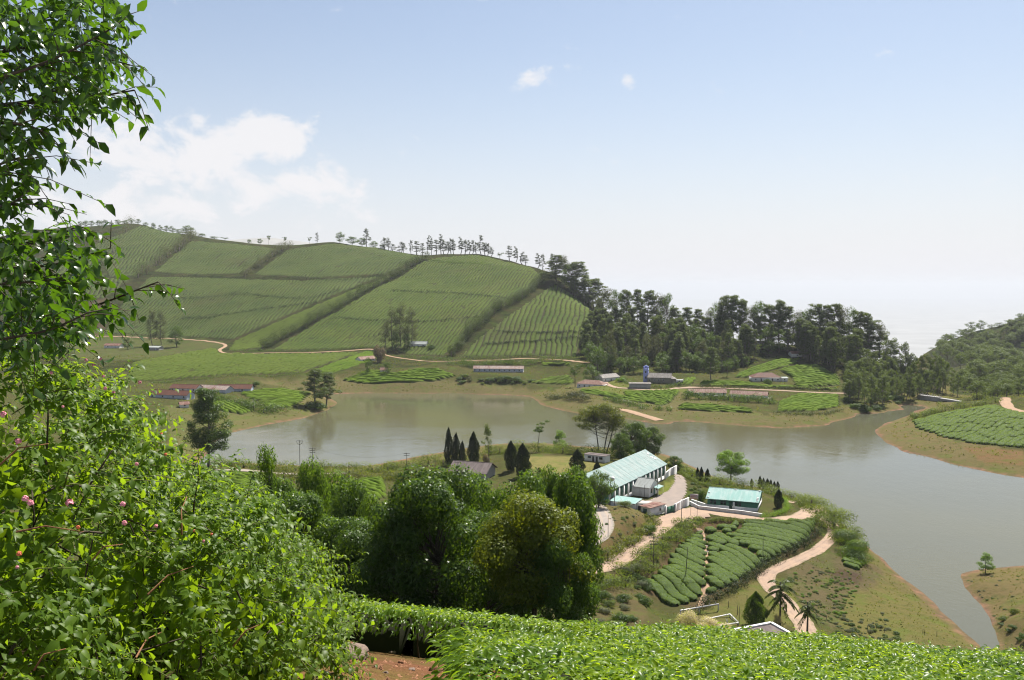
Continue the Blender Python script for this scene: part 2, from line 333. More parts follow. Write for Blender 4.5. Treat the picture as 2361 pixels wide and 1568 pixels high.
# weir, right cape, right hill
cz(3.5, (2100, 915), (2140, 918), (2200, 925)); cz(2, (2160, 945), (2110, 968), (2060, 985)); cz(1.8, (2100, 1030), (2200, 1055), (2300, 1070)); cz(4, (2120, 985), (2180, 1015), (2280, 1035), (2361, 1040)); cz(7, (2200, 960), (2300, 985), (2400, 1000)); cz(9, (2250, 945), (2330, 940), (2420, 950)); cz(12, (2361, 915), (2500, 930)); cz(9, (2280, 922)); cz(5, (2230, 935))
cd((2250, 890, 690), (2361, 885, 690), (2300, 850, 860), (2230, 850, 900), (2361, 820, 950), (2200, 840, 1050), (2138, 808, 1200), (2180, 785, 1200), (2240, 762, 1200), (2310, 748, 1180), (2361, 738, 1150), (2450, 715, 1150), (2600, 690, 1150), (2500, 820, 950), (2600, 860, 700), (2450, 890, 640))
for u, v, d in ((2138, 808, 1200), (2240, 762, 1200), (2361, 738, 1150), (2600, 690, 1150)):
    p = at_d(u, v, d); CPTS.append(np.array([p[0] * 1.3, d * 1.3, p[2] - 130]))
for a in range(-46, 47, 8):
    for d, z in ((2300, -330), (3600, -560)):
        if d < 2500 and a < 5: z = -60
        CPTS.append(np.array([d * math.tan(R(a)), d, z]))
CPTS = np.array(CPTS)
# drop near duplicates
keep = []
for i, p in enumerate(CPTS):
    if all(np.hypot(*(p[:2] - CPTS[j][:2])) > .35 + .004 * np.hypot(*p[:2]) for j in keep): keep.append(i)
CPTS = CPTS[keep]
def rbf_fit(P):
    n = len(P); D = np.hypot(P[:, None, 0] - P[None, :, 0], P[:, None, 1] - P[None, :, 1])
    A = np.zeros((n + 3, n + 3)); A[:n, :n] = D - np.eye(n) * .05; A[:n, n] = 1; A[:n, n + 1:] = P[:, :2] * .01; A[n:, :n] = A[:n, n:].T
    return np.linalg.solve(A, np.r_[P[:, 2], 0, 0, 0])
_w = rbf_fit(CPTS)
def h_raw(x, y):
    x = np.asarray(x, float).ravel(); y = np.asarray(y, float).ravel(); out = np.empty(len(x)); n = len(CPTS)
    for i in range(0, len(x), 20000):
        a, b = x[i:i + 20000], y[i:i + 20000]
        D = np.hypot(a[:, None] - CPTS[None, :, 0], b[:, None] - CPTS[None, :, 1]).astype(np.float32)
        out[i:i + 20000] = D @ _w[:n].astype(np.float32) + _w[n] + .01 * (_w[n + 1] * a + _w[n + 2] * b)
    return out
NT_, NR_ = 440, 640
TH = np.linspace(R(-43), R(43), NT_); LR = np.linspace(math.log(1.5), math.log(3400), NR_); RR = np.exp(LR)
# polar grid: fine near the viewpoint, coarse far away (tessellation only)
GX = RR[:, None] * np.sin(TH)[None]; GY = RR[:, None] * np.cos(TH)[None]
GZ = h_raw(GX, GY).reshape(GX.shape)
def smooth(Z):
    Zp = np.pad(Z, 1, mode='edge'); return (Zp[:-2, 1:-1] + Zp[2:, 1:-1] + Zp[1:-1, :-2] + Zp[1:-1, 2:] + 4 * Z) / 8
GZ = smooth(smooth(GZ))
amp = np.clip(GZ / 6, .25, 1) * np.clip(np.hypot(GX, GY) / 120, .1, 1)
GZ += fbm(GX / 14, GY / 14, 4) * .55 * amp * (GZ > -.6) + fbm(GX / 70 + 9, GY / 70, 3) * 1.6 * np.clip((GZ - 14) / 20, 0, 1) * np.clip((np.hypot(GX, GY) - 250) / 300, 0, 1)
def H(x, y):
    """bilinear height on the grid"""
    x = np.asarray(x, float); y = np.asarray(y, float)
    fi = np.clip((np.log(np.maximum(np.hypot(x, y), 1.5)) - LR[0]) / (LR[1] - LR[0]), 0, NR_ - 1.001); fj = np.clip((np.arctan2(x, y) - TH[0]) / (TH[1] - TH[0]), 0, NT_ - 1.001)
    i = fi.astype(int); j = fj.astype(int); a = fi - i; b = fj - j
    return (GZ[i, j] * (1 - b) + GZ[i, j + 1] * b) * (1 - a) + (GZ[i + 1, j] * (1 - b) + GZ[i + 1, j + 1] * b) * a
def G(u, v, dmin=30., dmax=3300.):
    """where the line of sight through a plate point meets the ground"""
    d = ray(u, v); k = math.hypot(d[0], d[1]); r = np.exp(np.linspace(math.log(dmin), math.log(dmax), 2600)); t = r / k
    x, y, z = d[0] * t, d[1] * t, CAMZ + d[2] * t
    hh = np.maximum(H(x, y), 0.)
    below = np.nonzero(z < hh)[0]
    if len(below) == 0: i = len(t) - 1
    else: i = below[0]
    if 0 < i < len(t) - 1:
        a0 = z[i - 1] - hh[i - 1]; a1 = z[i] - hh[i]; f = a0 / (a0 - a1 + 1e-9) if a0 > 0 else 1.
        tt = t[i - 1] + (t[i] - t[i - 1]) * f
    else: tt = t[i]
    x, y = d[0] * tt, d[1] * tt
    return np.array([x, y, float(max(H(x, y), 0))])
def flat(x, y, r0, r1, z=None):
    """level a building pad"""
    global GZ
    if z is None: z = float(H(x, y))
    D = np.hypot(GX - x, GY - y); w = np.clip((r1 - D) / (r1 - r0), 0, 1); w = w * w * (3 - 2 * w)
    GZ = GZ * (1 - w) + z * w; return z
def spline(P, step):
    P = np.asarray(P, float); Q = np.r_[[2 * P[0] - P[1]], P, [2 * P[-1] - P[-2]]]; out = []
    for i in range(1, len(Q) - 2):
        n = max(2, int(np.linalg.norm(Q[i + 1] - Q[i]) / step)); t = np.linspace(0, 1, n, endpoint=False)[:, None]
        out.append(.5 * (2 * Q[i] + (Q[i + 1] - Q[i - 1]) * t + (2 * Q[i - 1] - 5 * Q[i] + 4 * Q[i + 1] - Q[i + 2]) * t * t + (3 * Q[i] - Q[i - 1] - 3 * Q[i + 1] + Q[i + 2]) * t ** 3))
    return np.r_[np.concatenate(out), [P[-1]]]
def path_px(uv, step=2., dmin=30.): return spline(np.array([G(u, v, dmin) for u, v in uv]), step)
def bench(P, w0, w1):
    """level the ground across a road"""
    global GZ
    lo = P.min(0) - w1; hi = P.max(0) + w1
    m = (GX > lo[0]) & (GX < hi[0]) & (GY > lo[1]) & (GY < hi[1]); x = GX[m]; y = GY[m]; best = np.full(x.shape, 1e9); bz = np.zeros(x.shape)
    for a, b in zip(P[:-1], P[1:]):
        e = b - a; L2 = e[0] ** 2 + e[1] ** 2 + 1e-9; t = np.clip(((x - a[0]) * e[0] + (y - a[1]) * e[1]) / L2, 0, 1)
        d = np.hypot(x - a[0] - t * e[0], y - a[1] - t * e[1]); q = d < best; best[q] = d[q]; bz[q] = (a[2] + t * e[2])[q]
    w = np.clip((w1 - best) / (w1 - w0), 0, 1); w = w * w * (3 - 2 * w); GZ[m] = GZ[m] * (1 - w) + bz * w
def smooth_z(P, k=9):
    z = np.pad(P[:, 2], k, mode='edge'); P = P.copy(); P[:, 2] = np.convolve(z, np.ones(2 * k + 1) / (2 * k + 1), 'valid'); return P
# ------------------------------------------------------------------ pads and roads are levelled before the ground is meshed
PAD = {}
def pad(key, u, v, r0, r1, dz=0.): 
    p = G(u, v); z = flat(p[0], p[1], r0, r1, p[2] + dz); PAD[key] = np.array([p[0], p[1], z]); return PAD[key]
pad('factory', 1475, 1140, 19, 27); pad('hall', 1690, 1170, 13, 17); pad('lodge', 1090, 1098, 9, 14); pad('lawn', 1280, 1066, 17, 28)
pad('church', 1525, 878, 17, 26); pad('lineA', 1148, 858, 22, 30); pad('bung', 1765, 878, 11, 17)
pad('sub', 1655, 1420, 12, 17)
ROADS = {}
def road(key, uv, w, mat, label, cat='road', dmin=100., lev=True):
    P = smooth_z(path_px(uv, 1.5 if dmin < 150 else 3., dmin), 6)
    if lev: bench(P, w * .6, w * 1.5)
    ROADS[key] = (P, w, mat, label, cat)
road('gate', [(1318, 1338), (1350, 1322), (1420, 1297), (1480, 1258), (1525, 1218), (1565, 1190), (1610, 1178), (1680, 1187), (1760, 1198), (1815, 1197), (1855, 1186), (1866, 1172), (1845, 1160), (1812, 1153)], 5.2, 'road_pale', 'pale dusty estate road')
road('lake', [(1886, 1172), (1902, 1188), (1920, 1216), (1919, 1238), (1885, 1268), (1805, 1306), (1768, 1328), (1774, 1352), (1806, 1382), (1842, 1425), (1868, 1470)], 3.9, 'road_pale', 'pale lane down')
road('loop', [(1330, 1268), (1372, 1248), (1396, 1212), (1388, 1180), (1362, 1155), (1330, 1145)], 4.4, 'road_grey', 'grey bend')
road('hill', [(150, 776), (230, 776), (310, 778), (430, 783), (498, 790), (520, 797), (506, 808), (530, 816), (620, 814), (720, 813), (800, 809), (868, 806), (885, 818), (935, 828), (1010, 834), (1120, 831), (1230, 828), (1330, 833), (1365, 838)], 3.4, 'road_dirt', 'hill foot', dmin=500.)
road('village', [(1395, 872), (1392, 880), (1412, 891), (1450, 897), (1520, 900), (1590, 894), (1700, 897), (1800, 901), (1880, 905), (1950, 908)], 4., 'road_pale', 'village', dmin=400.)
road('ramp', [(1395, 940), (1440, 946), (1485, 958), (1522, 972)], 6., 'road_dirt', 'ramp', dmin=350.)
road('lane', [(470, 915), (500, 906), (540, 893)], 3., 'road_pale', 'lane', dmin=350.)
road('cape', [(2316, 918), (2320, 930), (2332, 944), (2370, 952)], 6., 'road_dirt', 'cape', dmin=300.)
road('shore', [(495, 1082), (560, 1087), (640, 1090), (720, 1093), (800, 1092)], 4., 'road_grey', 'shore', dmin=200.)
GRID_R = np.hypot(GX, GY)
U_, V_ = project(np.stack([GX, GY, GZ], -1))
base = np.empty(GX.shape + (3,)); base[:] = (.075, .085, .03)
def paint(poly, col, d0=0, d1=9e9, k=1.):
    m = inpoly(U_, V_, poly) & (GRID_R > d0) & (GRID_R < d1); base[m] = base[m] * (1 - k) + np.array(col) * k
base[GRID_R > 700] = (.034, .046, .018)
base[GX * 0 + GZ > 15] = base[GX * 0 + GZ > 15] * .9
GR1, GR2, DRY, SOIL, RED = (.125, .15, .035), (.16, .165, .06), (.2, .165, .075), (.2, .125, .075), (.3, .14, .075)
SAND = (.34, .235, .14)
base[(GZ < 3.2) & (GRID_R > 120)] = (.165, .15, .062)
paint([(1200, 1050), (1340, 1050), (1400, 1060), (1370, 1095), (1240, 1098)], (.25, .24, .085), 200, 450)
paint([(1370, 1150), (1460, 1150), (1520, 1200), (1500, 1240), (1440, 1285), (1370, 1300), (1340, 1280)], DRY, 150, 400, .7)
paint([(1485, 1200), (1540, 1195), (1500, 1250), (1420, 1300), (1350, 1325), (1350, 1310)], GR1, 150, 400)
paint([(1400, 1200), (1480, 1195), (1520, 1225), (1420, 1280), (1360, 1305)], (.13, .085, .04), 150, 400, .6)
paint([(1535, 1112), (1558, 1105), (1558, 1140), (1520, 1165), (1500, 1160)], (.19, .22, .05), 150, 400)
paint([(1620, 1205), (1700, 1203), (1640, 1225), (1600, 1230), (1580, 1260), (1560, 1280), (1500, 1380), (1485, 1340)], SOIL, 150, 400, .8)
paint([(1590, 1195), (1880, 1205), (1900, 1240), (1730, 1340), (1600, 1410), (1480, 1370), (1540, 1270)], (.11, .075, .045), 150, 400, .8)
paint([(1700, 1350), (1760, 1335), (1790, 1380), (1830, 1440), (1700, 1480), (1600, 1420)], (.15, .15, .05), 150, 300)
paint([(1810, 1320), (1880, 1280), (1960, 1260), (2040, 1320), (2000, 1370), (1920, 1450), (1850, 1400)], (.13, .115, .06), 150, 320)
paint([(1900, 1310), (1990, 1320), (1980, 1345), (1930, 1345)], (.09, .065, .05), 150, 320)
paint([(1950, 1370), (2050, 1345), (2130, 1400), (2180, 1440), (2260, 1490), (2000, 1500), (1930, 1440)], (.17, .165, .055), 150, 320, .8)
paint([(1780, 1345), (1790, 1330), (1850, 1400), (1900, 1470), (1850, 1470)], (.17, .18, .05), 150, 320)
paint([(2200, 1310), (2400, 1300), (2420, 1500), (2300, 1480)], (.19, .155, .07), 120, 400, .8)
paint([(1260, 1420), (1350, 1330), (1480, 1300), (1500, 1390), (1480, 1450)], (.12, .1, .05), 100, 260, .7)
paint([(780, 870), (1110, 880), (1220, 900), (1220, 912), (780, 910), (690, 900), (590, 880)], (.17, .155, .07), 400, 800)
paint([(380, 935), (540, 950), (640, 950), (780, 930), (640, 970), (500, 1010), (400, 1060)], (.15, .16, .06), 300, 800, .8)
paint([(1230, 915), (1340, 880), (1590, 905), (1760, 955), (1950, 955), (1940, 970), (1800, 990), (1500, 980), (1300, 950)], (.16, .15, .065), 350, 800)
paint([(1340, 890), (1400, 872), (1500, 896), (1590, 895), (1580, 905), (1400, 912)], (.16, .19, .05), 400, 800)
paint([(2015, 990), (2110, 955), (2130, 985), (2200, 1015), (2361, 1040), (2361, 1060), (2190, 1060), (2050, 1020)], (.18, .155, .07), 250, 700)
paint([(2220, 1030), (2361, 1040), (2361, 1075), (2260, 1065)], (.24, .13, .07), 250, 700, .6)
paint([(2130, 800), (2361, 730), (2500, 700), (2600, 900), (2361, 910), (2200, 910)], (.045, .06, .024), 620, 2000)
paint([(160, 700), (245, 690), (240, 775), (120, 780)], (.15, .1, .07), 700, 1400, .7)
paint([(1000, 745), (1090, 735), (1070, 770), (1000, 785)], (.14, .095, .06), 600, 1200, .6)
paint([(300, 770), (520, 790), (500, 810), (330, 830), (180, 830), (150, 780)], (.09, .11, .04), 700, 1200)
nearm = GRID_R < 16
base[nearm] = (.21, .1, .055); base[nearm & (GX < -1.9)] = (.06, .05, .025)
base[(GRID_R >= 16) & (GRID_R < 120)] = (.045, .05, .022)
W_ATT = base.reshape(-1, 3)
m = NT('ground'); P_ = m.pos(); sx = m.n('ShaderNodeSeparateXYZ'); m.l(P_, sx.inputs[0])
col = m.mix(1., m.attr('col').outputs['Color'], (.66, .63, .64), 'MULTIPLY')
n1 = m.noise(.06, 6, .65, P_); n2 = m.noise(.45, 6, .7, P_); n3 = m.noise(4., 5, .7, P_)
n4 = m.noise(.14, 6, .7, P_)
c = m.mix(m.rng(n1, .38, .66, 0, .8), col, m.mix(.6, (.15, .105, .055), col))
c = m.mix(m.rng(n4, .5, .64, 0, .75), c, m.mix(.6, col, (.075, .12, .018)))
c = m.mix(m.rng(n2, .5, .68, 0, .8), c, m.mix(.6, col, (.04, .06, .015)))
c = m.mix(m.rng(n3, .38, .66, 0, .65), c, m.mix(.3, c, (.02, .025, .01)))
zz = m.math('ADD', sx.outputs[2], m.math('MULTIPLY', m.math('SUBTRACT', m.noise(.12, 5, .7, P_), .5), -1.9))
mudf = m.math('MULTIPLY', m.attr('shore').outputs['Fac'], m.rng(zz, .0, .6, 1., 0., True))
mudf = m.math('MULTIPLY', mudf, m.rng(m.noise(.03, 4, .6, P_), .35, .6, .35, 1.))
mud = m.mix(m.rng(m.noise(.35, 4, .6, P_), .4, .6), (.2, .115, .075), (.11, .075, .05))
c = m.mix(mudf, c, mud)
m.bsdf(c, 1., .0, m.bump(m.math('ADD', n2, m.math('MULTIPLY', n3, .35)), .8, .5))
idx = np.arange(NR_ * NT_).reshape(NR_, NT_)
F = np.stack([idx[:-1, :-1], idx[:-1, 1:], idx[1:, 1:], idx[1:, :-1]], -1).reshape(-1, 4)[:, ::-1]
def build_ground():
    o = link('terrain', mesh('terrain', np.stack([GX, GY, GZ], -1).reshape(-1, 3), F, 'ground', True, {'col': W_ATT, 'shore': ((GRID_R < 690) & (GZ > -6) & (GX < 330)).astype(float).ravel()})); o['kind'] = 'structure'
build_ground()
# low plain far beyond the escarpment
plain('plain_haze_tone', (.3, .3, .29), .95, .1, .3, .002)  # pale grey: part of the distant haze is put into this colour
S = 45000.
o = link('plain', mesh('plain', [(-S, -S, -565), (S, -S, -565), (S, S, -565), (-S, S, -565)], [(0, 1, 2, 3)], 'plain_haze_tone')); o['kind'] = 'structure'
# ------------------------------------------------------------------ lake
m = NT('lake_water'); P_ = m.pos()
w1 = m.noise(1.1, 3, .6, m.mapping(P_, (1, .55, 1), (0, 0, .35))); w2 = m.noise(.22, 3, .5, m.mapping(P_, (1, .5, 1), (0, 0, -.2))); gust = m.rng(m.noise(.011, 4, .6, m.mapping(P_, (1, 1.8, 1))), .38, .62, .35, 1.)
hh = m.math('ADD', m.math('MULTIPLY', w1, gust), m.math('MULTIPLY', w2, .8))
murk = m.mix(m.rng(m.noise(.006, 3, .5, P_), .35, .65), (.1, .092, .046), (.082, .082, .055))
m.bsdf(murk, m.rng(gust, .35, 1, .02, .08), .5, m.bump(hh, .13, .5), **{'IOR': 1.33})
lk = [at_z(*p, 0) for p in [(300, 1200), (1180, 1200), (2361, 1700)]]
o = link('lake_water', mesh('lake_water', [(-420, 150, 0), (420, 150, 0), (420, 420, 0), (330, 560, 0), (330, 640, 0), (200, 700, 0), (-420, 700, 0)], [(0, 1, 2, 3, 4, 5, 6)], 'lake_water')); o['kind'] = 'structure'
# ------------------------------------------------------------------ roads
def roadmat(name, a, b, patch):
    m = NT(name); P_ = m.pos(); n = m.noise(.35, 6, .7, P_); n2 = m.noise(2.5, 5, .7, P_)
    c = m.mix(m.rng(n, .38, .62), a, b); c = m.mix(m.rng(n2, .55, .7, 0, .7), c, patch)
    ac = m.math('ABSOLUTE', m.attr('across').outputs['Fac']); rut = m.math('MULTIPLY', m.rng(m.math('ABSOLUTE', m.math('SUBTRACT', ac, .22)), .0, .12, 1., 0., True), m.rng(n, .35, .6))
    c = m.mix(m.math('MULTIPLY', rut, .45), c, patch); c = m.mix(m.math('MULTIPLY', m.rng(ac, .36, .5), m.rng(m.noise(.8, 5, .7, P_), .42, .6)), c, (.1, .1, .04))
    m.bsdf(c, .95, .1, m.bump(n2, .5, .15))
roadmat('road_pale', (.34, .24, .168), (.28, .205, .155), (.17, .125, .095))
roadmat('road_grey', (.27, .235, .205), (.23, .20, .18), (.4, .3, .2))
roadmat('road_dirt', (.33, .215, .14), (.28, .19, .125), (.21, .15, .1))
roadmat('yard_concrete', (.25, .205, .175), (.20, .17, .15), (.34, .255, .19))
def ribbon(P, w, dz=.05, seg=8, rough=.16):
    t = np.gradient(P, axis=0); t[:, 2] = 0; t /= np.linalg.norm(t, axis=1)[:, None]; nn = np.stack([-t[:, 1], t[:, 0], t[:, 2] * 0], 1)
    s = np.linspace(-.5, .5, seg + 1); V = []
    for k in s:
        wob = w * (k + (np.sign(k) * rough * fbm(np.arange(len(P)) * .23 + k * 50, np.zeros(len(P)), 3) if abs(k) == .5 else 0))
        q = P + nn * wob[:, None] if hasattr(wob, '__len__') else P + nn * wob
        q = q.copy(); q[:, 2] = np.maximum(H(q[:, 0], q[:, 1]), P[:, 2] - .6) + dz * (1.2 - abs(k)); V.append(q)
    V = np.stack(V, 1); n = len(P); i = np.arange(n * (seg + 1)).reshape(n, seg + 1)
    return V.reshape(-1, 3), np.stack([i[:-1, :-1], i[:-1, 1:], i[1:, 1:], i[1:, :-1]], -1).reshape(-1, 4)[:, ::-1]
RN = {'gate': 'estate_road', 'lake': 'lake_road', 'loop': 'loop_road', 'hill': 'hill_road', 'village': 'village_road', 'ramp': 'boat_ramp', 'lane': 'village_lane', 'cape': 'cape_road', 'shore': 'shore_road'}
for k, (P, w, mt, lb, ct) in ROADS.items():
    V, F_ = ribbon(P, w, .12 if P[:, 1].mean() < 350 else .3); o = link(RN[k], mesh(RN[k], V, F_, mt, True, {'across': np.tile(np.linspace(-.5, .5, 9), len(P))})); o['kind'] = 'structure'
def sheet(name, uv, mat, dz, step=1.2, z=None):
    """ground-hugging polygon sheet"""
    P = np.array([G(u, v)[:2] for u, v in uv]); lo, hi = P.min(0), P.max(0)
    xs = np.arange(lo[0], hi[0] + step, step); ys = np.arange(lo[1], hi[1] + step, step); X, Y = np.meshgrid(xs, ys, indexing='ij')
    M = inpoly(X, Y, [tuple(p) for p in P]); i = np.arange(X.size).reshape(X.shape); q = M[:-1, :-1] & M[1:, :-1] & M[1:, 1:] & M[:-1, 1:]
    F_ = np.stack([i[:-1, :-1], i[1:, :-1], i[1:, 1:], i[:-1, 1:]], -1)[q]
    Z = H(X, Y) + dz if z is None else np.full(X.shape, z)
    used, inv = np.unique(F_, return_inverse=True)
    o = link(name, mesh(name, np.stack([X, Y, Z], -1).reshape(-1, 3)[used], inv.reshape(-1, 4), mat, True)); return o
o = sheet('factory_yard', [(1553, 1092), (1577, 1098), (1586, 1115), (1585, 1140), (1572, 1162), (1545, 1178), (1508, 1170), (1480, 1158), (1500, 1150), (1540, 1130), (1552, 1112)], 'yard_concrete', .08, .8); o['kind'] = 'structure'
o = sheet('gate_apron', [(1500, 1200), (1545, 1178), (1600, 1168), (1640, 1178), (1640, 1192), (1590, 1200), (1530, 1225), (1505, 1215)], 'road_pale', .16, .8); o['kind'] = 'structure'
# ------------------------------------------------------------------ haze: one closed box of thin even air round everything
m = NT('haze_air'); v = m.n('ShaderNodeVolumePrincipled'); v.inputs['Color'].default_value = (.63, .665, .72, 1); v.inputs['Density'].default_value = 0.000058
v.inputs['Anisotropy'].default_value = .25; m.l(v.outputs[0], m.out.inputs['Volume'])
B = 44000.
o = MB().box(-B, B, -B, B, -566.5, 215).build('haze', 'haze_air'); o['kind'] = 'stuff'; o['label'] = 'thin pale daylight haze over the whole valley'
# ------------------------------------------------------------------ tea fields with clipped rows as real relief
def teamat(name, a, b, soil=(.05, .045, .022)):
    m = NT(name); P_ = m.pos(); n1 = m.noise(.03, 5, .6, P_); n2 = m.noise(.5, 4, .7, P_); n3 = m.noise(3.2, 4, .7, P_)
    bt = m.attr('tone').outputs['Fac']
    c = m.mix(m.rng(n1, .36, .64), a, b); c = m.mix(m.rng(bt, 0, 1, 0, .45), c, m.mix(.5, b, (.13, .15, .03)))
    c = m.mix(m.rng(m.noise(.012, 6, .7, P_), .56, .72, 0, .7), c, (.1, .095, .035)); c = m.mix(m.rng(n2, .5, .75, 0, .5), c, tuple(x * .6 for x in a)); c = m.mix(m.rng(n3, .45, .7, 0, .55), c, tuple(x * .5 for x in a))
    c = m.mix(m.rng(m.attr('gap').outputs['Fac'], .25, .75), c, soil)
    nm = m.bump(n3, .9, .35)
    p = m.bsdf(c, .8, .04, nm, final=False); t = m.n('ShaderNodeBsdfTranslucent'); m.l(m.mix(.5, c, (.11, .15, .015)), t.inputs[0]); m.l(nm, t.inputs[1])
    x = m.n('ShaderNodeMixShader'); x.inputs[0].default_value = .3; m.l(p.outputs[0], x.inputs[1]); m.l(t.outputs[0], x.inputs[2]); m.l(x.outputs[0], m.out.inputs[0])
teamat('tea_hill', (.07, .115, .02), (.115, .158, .027)); teamat('tea_far', (.064, .102, .024), (.098, .135, .032)); teamat('tea_bright', (.095, .165, .012), (.13, .205, .015)); teamat('tea_spur', (.09, .135, .018), (.11, .155, .02))
def grid_field(name, label, W, D, spacing, hgt, mat, seg=2.2, seed=1, warp=.35, group=None, notch=.6, wob=0., miss_t=.4, brick=.5):
    """W world outline (n,2); D unit row direction"""
    rg = np.random.default_rng(seed); W = np.asarray(W)[:, :2]; D = np.asarray(D)[:2] / np.linalg.norm(np.asarray(D)[:2]); E = np.array([-D[1], D[0]])
    c = W.mean(0); S_ = (W - c) @ D; T_ = (W - c) @ E
    rows = np.arange(math.floor(T_.min() / spacing) - 1, math.ceil(T_.max() / spacing) + 1); ph = np.array([0., .075, .15, .5, .85, .925])
    prof = np.array([0., .1, .9, 1., .9, .1]); gapw = np.array([1., .8, .1, 0, .1, .8])
    t = (rows[:, None] + ph).ravel() * spacing; pr = np.tile(prof, len(rows)); gp = np.tile(gapw, len(rows))
    s = np.arange(S_.min() - seg, S_.max() + seg, seg); T, Sg = np.meshgrid(t, s, indexing='ij')
    w = spacing * warp * fbm(Sg / (spacing * 7) + seed, T / (spacing * 9), 3) + wob * np.sin(Sg / 38. + seed) * spacing
    w = w + spacing * brick * (_perm[np.floor((Sg + 14 * fbm(Sg / 60, T / 25 + seed, 2)) / 17.).astype(int) & 255, np.floor(T / 46.).astype(int) & 255] - .5)
    rj = np.repeat(np.arange(len(rows)), 6)
    X = c[0] + (Sg * D[0]) + (T + w) * E[0]; Y = c[1] + (Sg * D[1]) + (T + w) * E[1]
    M = inpoly(X, Y, [tuple(p) for p in W])
    i = np.arange(X.size).reshape(X.shape); q = M[:-1, :-1] & M[1:, :-1] & M[1:, 1:] & M[:-1, 1:]
    cnt = np.zeros(X.shape, int)
    for a, b in ((0, 0), (1, 0), (1, 1), (0, 1)): cnt[a:a + X.shape[0] - 1, b:b + X.shape[1] - 1] += q
    inner = cnt == 4
    # bushes in a row: random heights, notches between them
    blen = rg.integers(2, 6, (len(rows), 1)); k = (np.arange(len(s))[None] + rg.integers(0, 9, (len(rows), 1)))
    bush = k // blen; notchm = (k % blen == 0) * rg.choice([0, .5, 1.], (len(rows), len(s)), p=[.25, .35, .4])
    hv = .8 + .4 * rg.random((len(rows), 4000))[np.arange(len(rows))[:, None], bush % 4000]; tone = rg.random((len(rows), 4000))[np.arange(len(rows))[:, None], bush % 4000]
    rel = pr[:, None] * hgt * hv[rj] * (1 - notch * notchm[rj]) + .1 * hgt * rg.standard_normal(X.shape) * (pr[:, None] > .5)
    miss = (vnoise(X / 6 + seed, Y / 6) > miss_t); rel = np.where(miss, rel * .35, rel)
    rel = np.where(inner, rel, -.25)
    Z = H(X, Y) + rel + .03
    gap = np.where(inner, np.maximum(gp[:, None] * np.ones(X.shape), notchm[rj] * .35), .8); gap = np.where(miss, np.maximum(gap, .6), gap)
    F_ = np.stack([i[:-1, :-1], i[1:, :-1], i[1:, 1:], i[:-1, 1:]], -1)[q]
    used, inv = np.unique(F_, return_inverse=True)
    if len(used) == 0: print('EMPTY FIELD', name, label); return
    o = link(name, mesh(name, np.stack([X, Y, Z], -1).reshape(-1, 3)[used], inv.reshape(-1, 4), mat, True, {'gap': gap.ravel()[used], 'tone': tone[rj].ravel()[used]}))
    return tag(o, label, 'tea field', group, 'stuff')
def pxpoly(uv, n=3, dmin=300.): return np.array([G(u, v, dmin)[:2] for u, v in dens(uv + [uv[0]], n)[:-1]])
FIELD_PX = []
def field(label, uv, a, b, sp, h, mat, seed, dmin=300., **k):
    FIELD_PX.append(uv)
    return grid_field('tea_field', label, pxpoly(uv, 3, dmin), G(*b, dmin) - G(*a, dmin), sp, h, mat, seed=seed, **k)
GRP = None
field('tea slope right of the second windbreak hedge, below the wood', [(1279, 652), (1318, 678), (1392, 742), (1345, 770), (1332, 822), (1250, 820), (1058, 823), (1098, 783), (1166, 731), (1240, 680)], (1230, 700), (1190, 815), 4.6, 1.05, 'tea_hill', 1, 500.)
field('broad tea slope between the two diagonal windbreak hedges', [(622, 808), (700, 762), (976, 603), (1012, 594), (1100, 588), (1228, 618), (1258, 642), (1185, 692), (1112, 742), (1046, 800), (1020, 822), (940, 818), (885, 803)], (1100, 640), (985, 760), 3.7, .95, 'tea_hill', 2, 500.)
field('smooth pale tea spur left of the long windbreak hedge', [(522, 810), (536, 788), (640, 742), (760, 690), (885, 640), (915, 628), (760, 722), (600, 803)], (870, 650), (600, 790), 3.4, .9, 'tea_spur', 3, 500., notch=.25)
field('wide shaded tea slope below the horizontal hill path', [(232, 770), (290, 690), (345, 638), (470, 640), (560, 643), (700, 647), (880, 637), (760, 686), (640, 738), (536, 784), (430, 778)], (700, 660), (600, 760), 4.1, .95, 'tea_far', 4, 500.)
field('upper tea slope under the brown knoll on the ridge', [(585, 634), (664, 576), (770, 562), (880, 574), (978, 594), (890, 632), (720, 642)], (800, 580), (720, 636), 4.4, .95, 'tea_far', 5, 500.)
field('upper tea slope between two short windbreak hedges', [(352, 628), (440, 556), (550, 563), (640, 574), (556, 632), (450, 634)], (560, 570), (480, 630), 4.6, .95, 'tea_far', 6, 500.)
field('highest tea slope at the left under the ridge trees', [(212, 566), (330, 520), (418, 536), (425, 552), (318, 638), (250, 640)], (380, 540), (300, 630), 5., .95, 'tea_far', 7, 500.)
field('tea slope behind the overhanging leaves at the far left', [(100, 640), (205, 575), (245, 640), (300, 645), (240, 690), (140, 690)], (200, 590), (120, 690), 6., 1.05, 'tea_far', 8, 500.)
field('low rolling tea field above the red roofed lines', [(300, 838), (500, 802), (512, 816), (620, 818), (830, 814), (700, 860), (620, 866), (540, 864), (430, 874), (350, 880), (280, 878)], (700, 825), (560, 862), 4., 1.4, 'tea_spur', 9, 450.)
field('bright tea strip with level rows beside the low rolling field', [(708, 861), (836, 813), (900, 808), (885, 826), (820, 846), (760, 866)], (760, 850), (880, 822), 3., 1.5, 'tea_bright', 10, 450., warp=.25, miss_t=.6, brick=0., notch=.15)
field('bright lakeside tea field below the small red roofed cottages', [(782, 878), (850, 852), (905, 862), (960, 852), (1010, 851), (1060, 868), (1010, 880), (930, 884), (830, 886)], (800, 872), (1010, 866), 2.8, 1.5, 'tea_bright', 11, 450., warp=.25, miss_t=.6, brick=0., notch=.15)
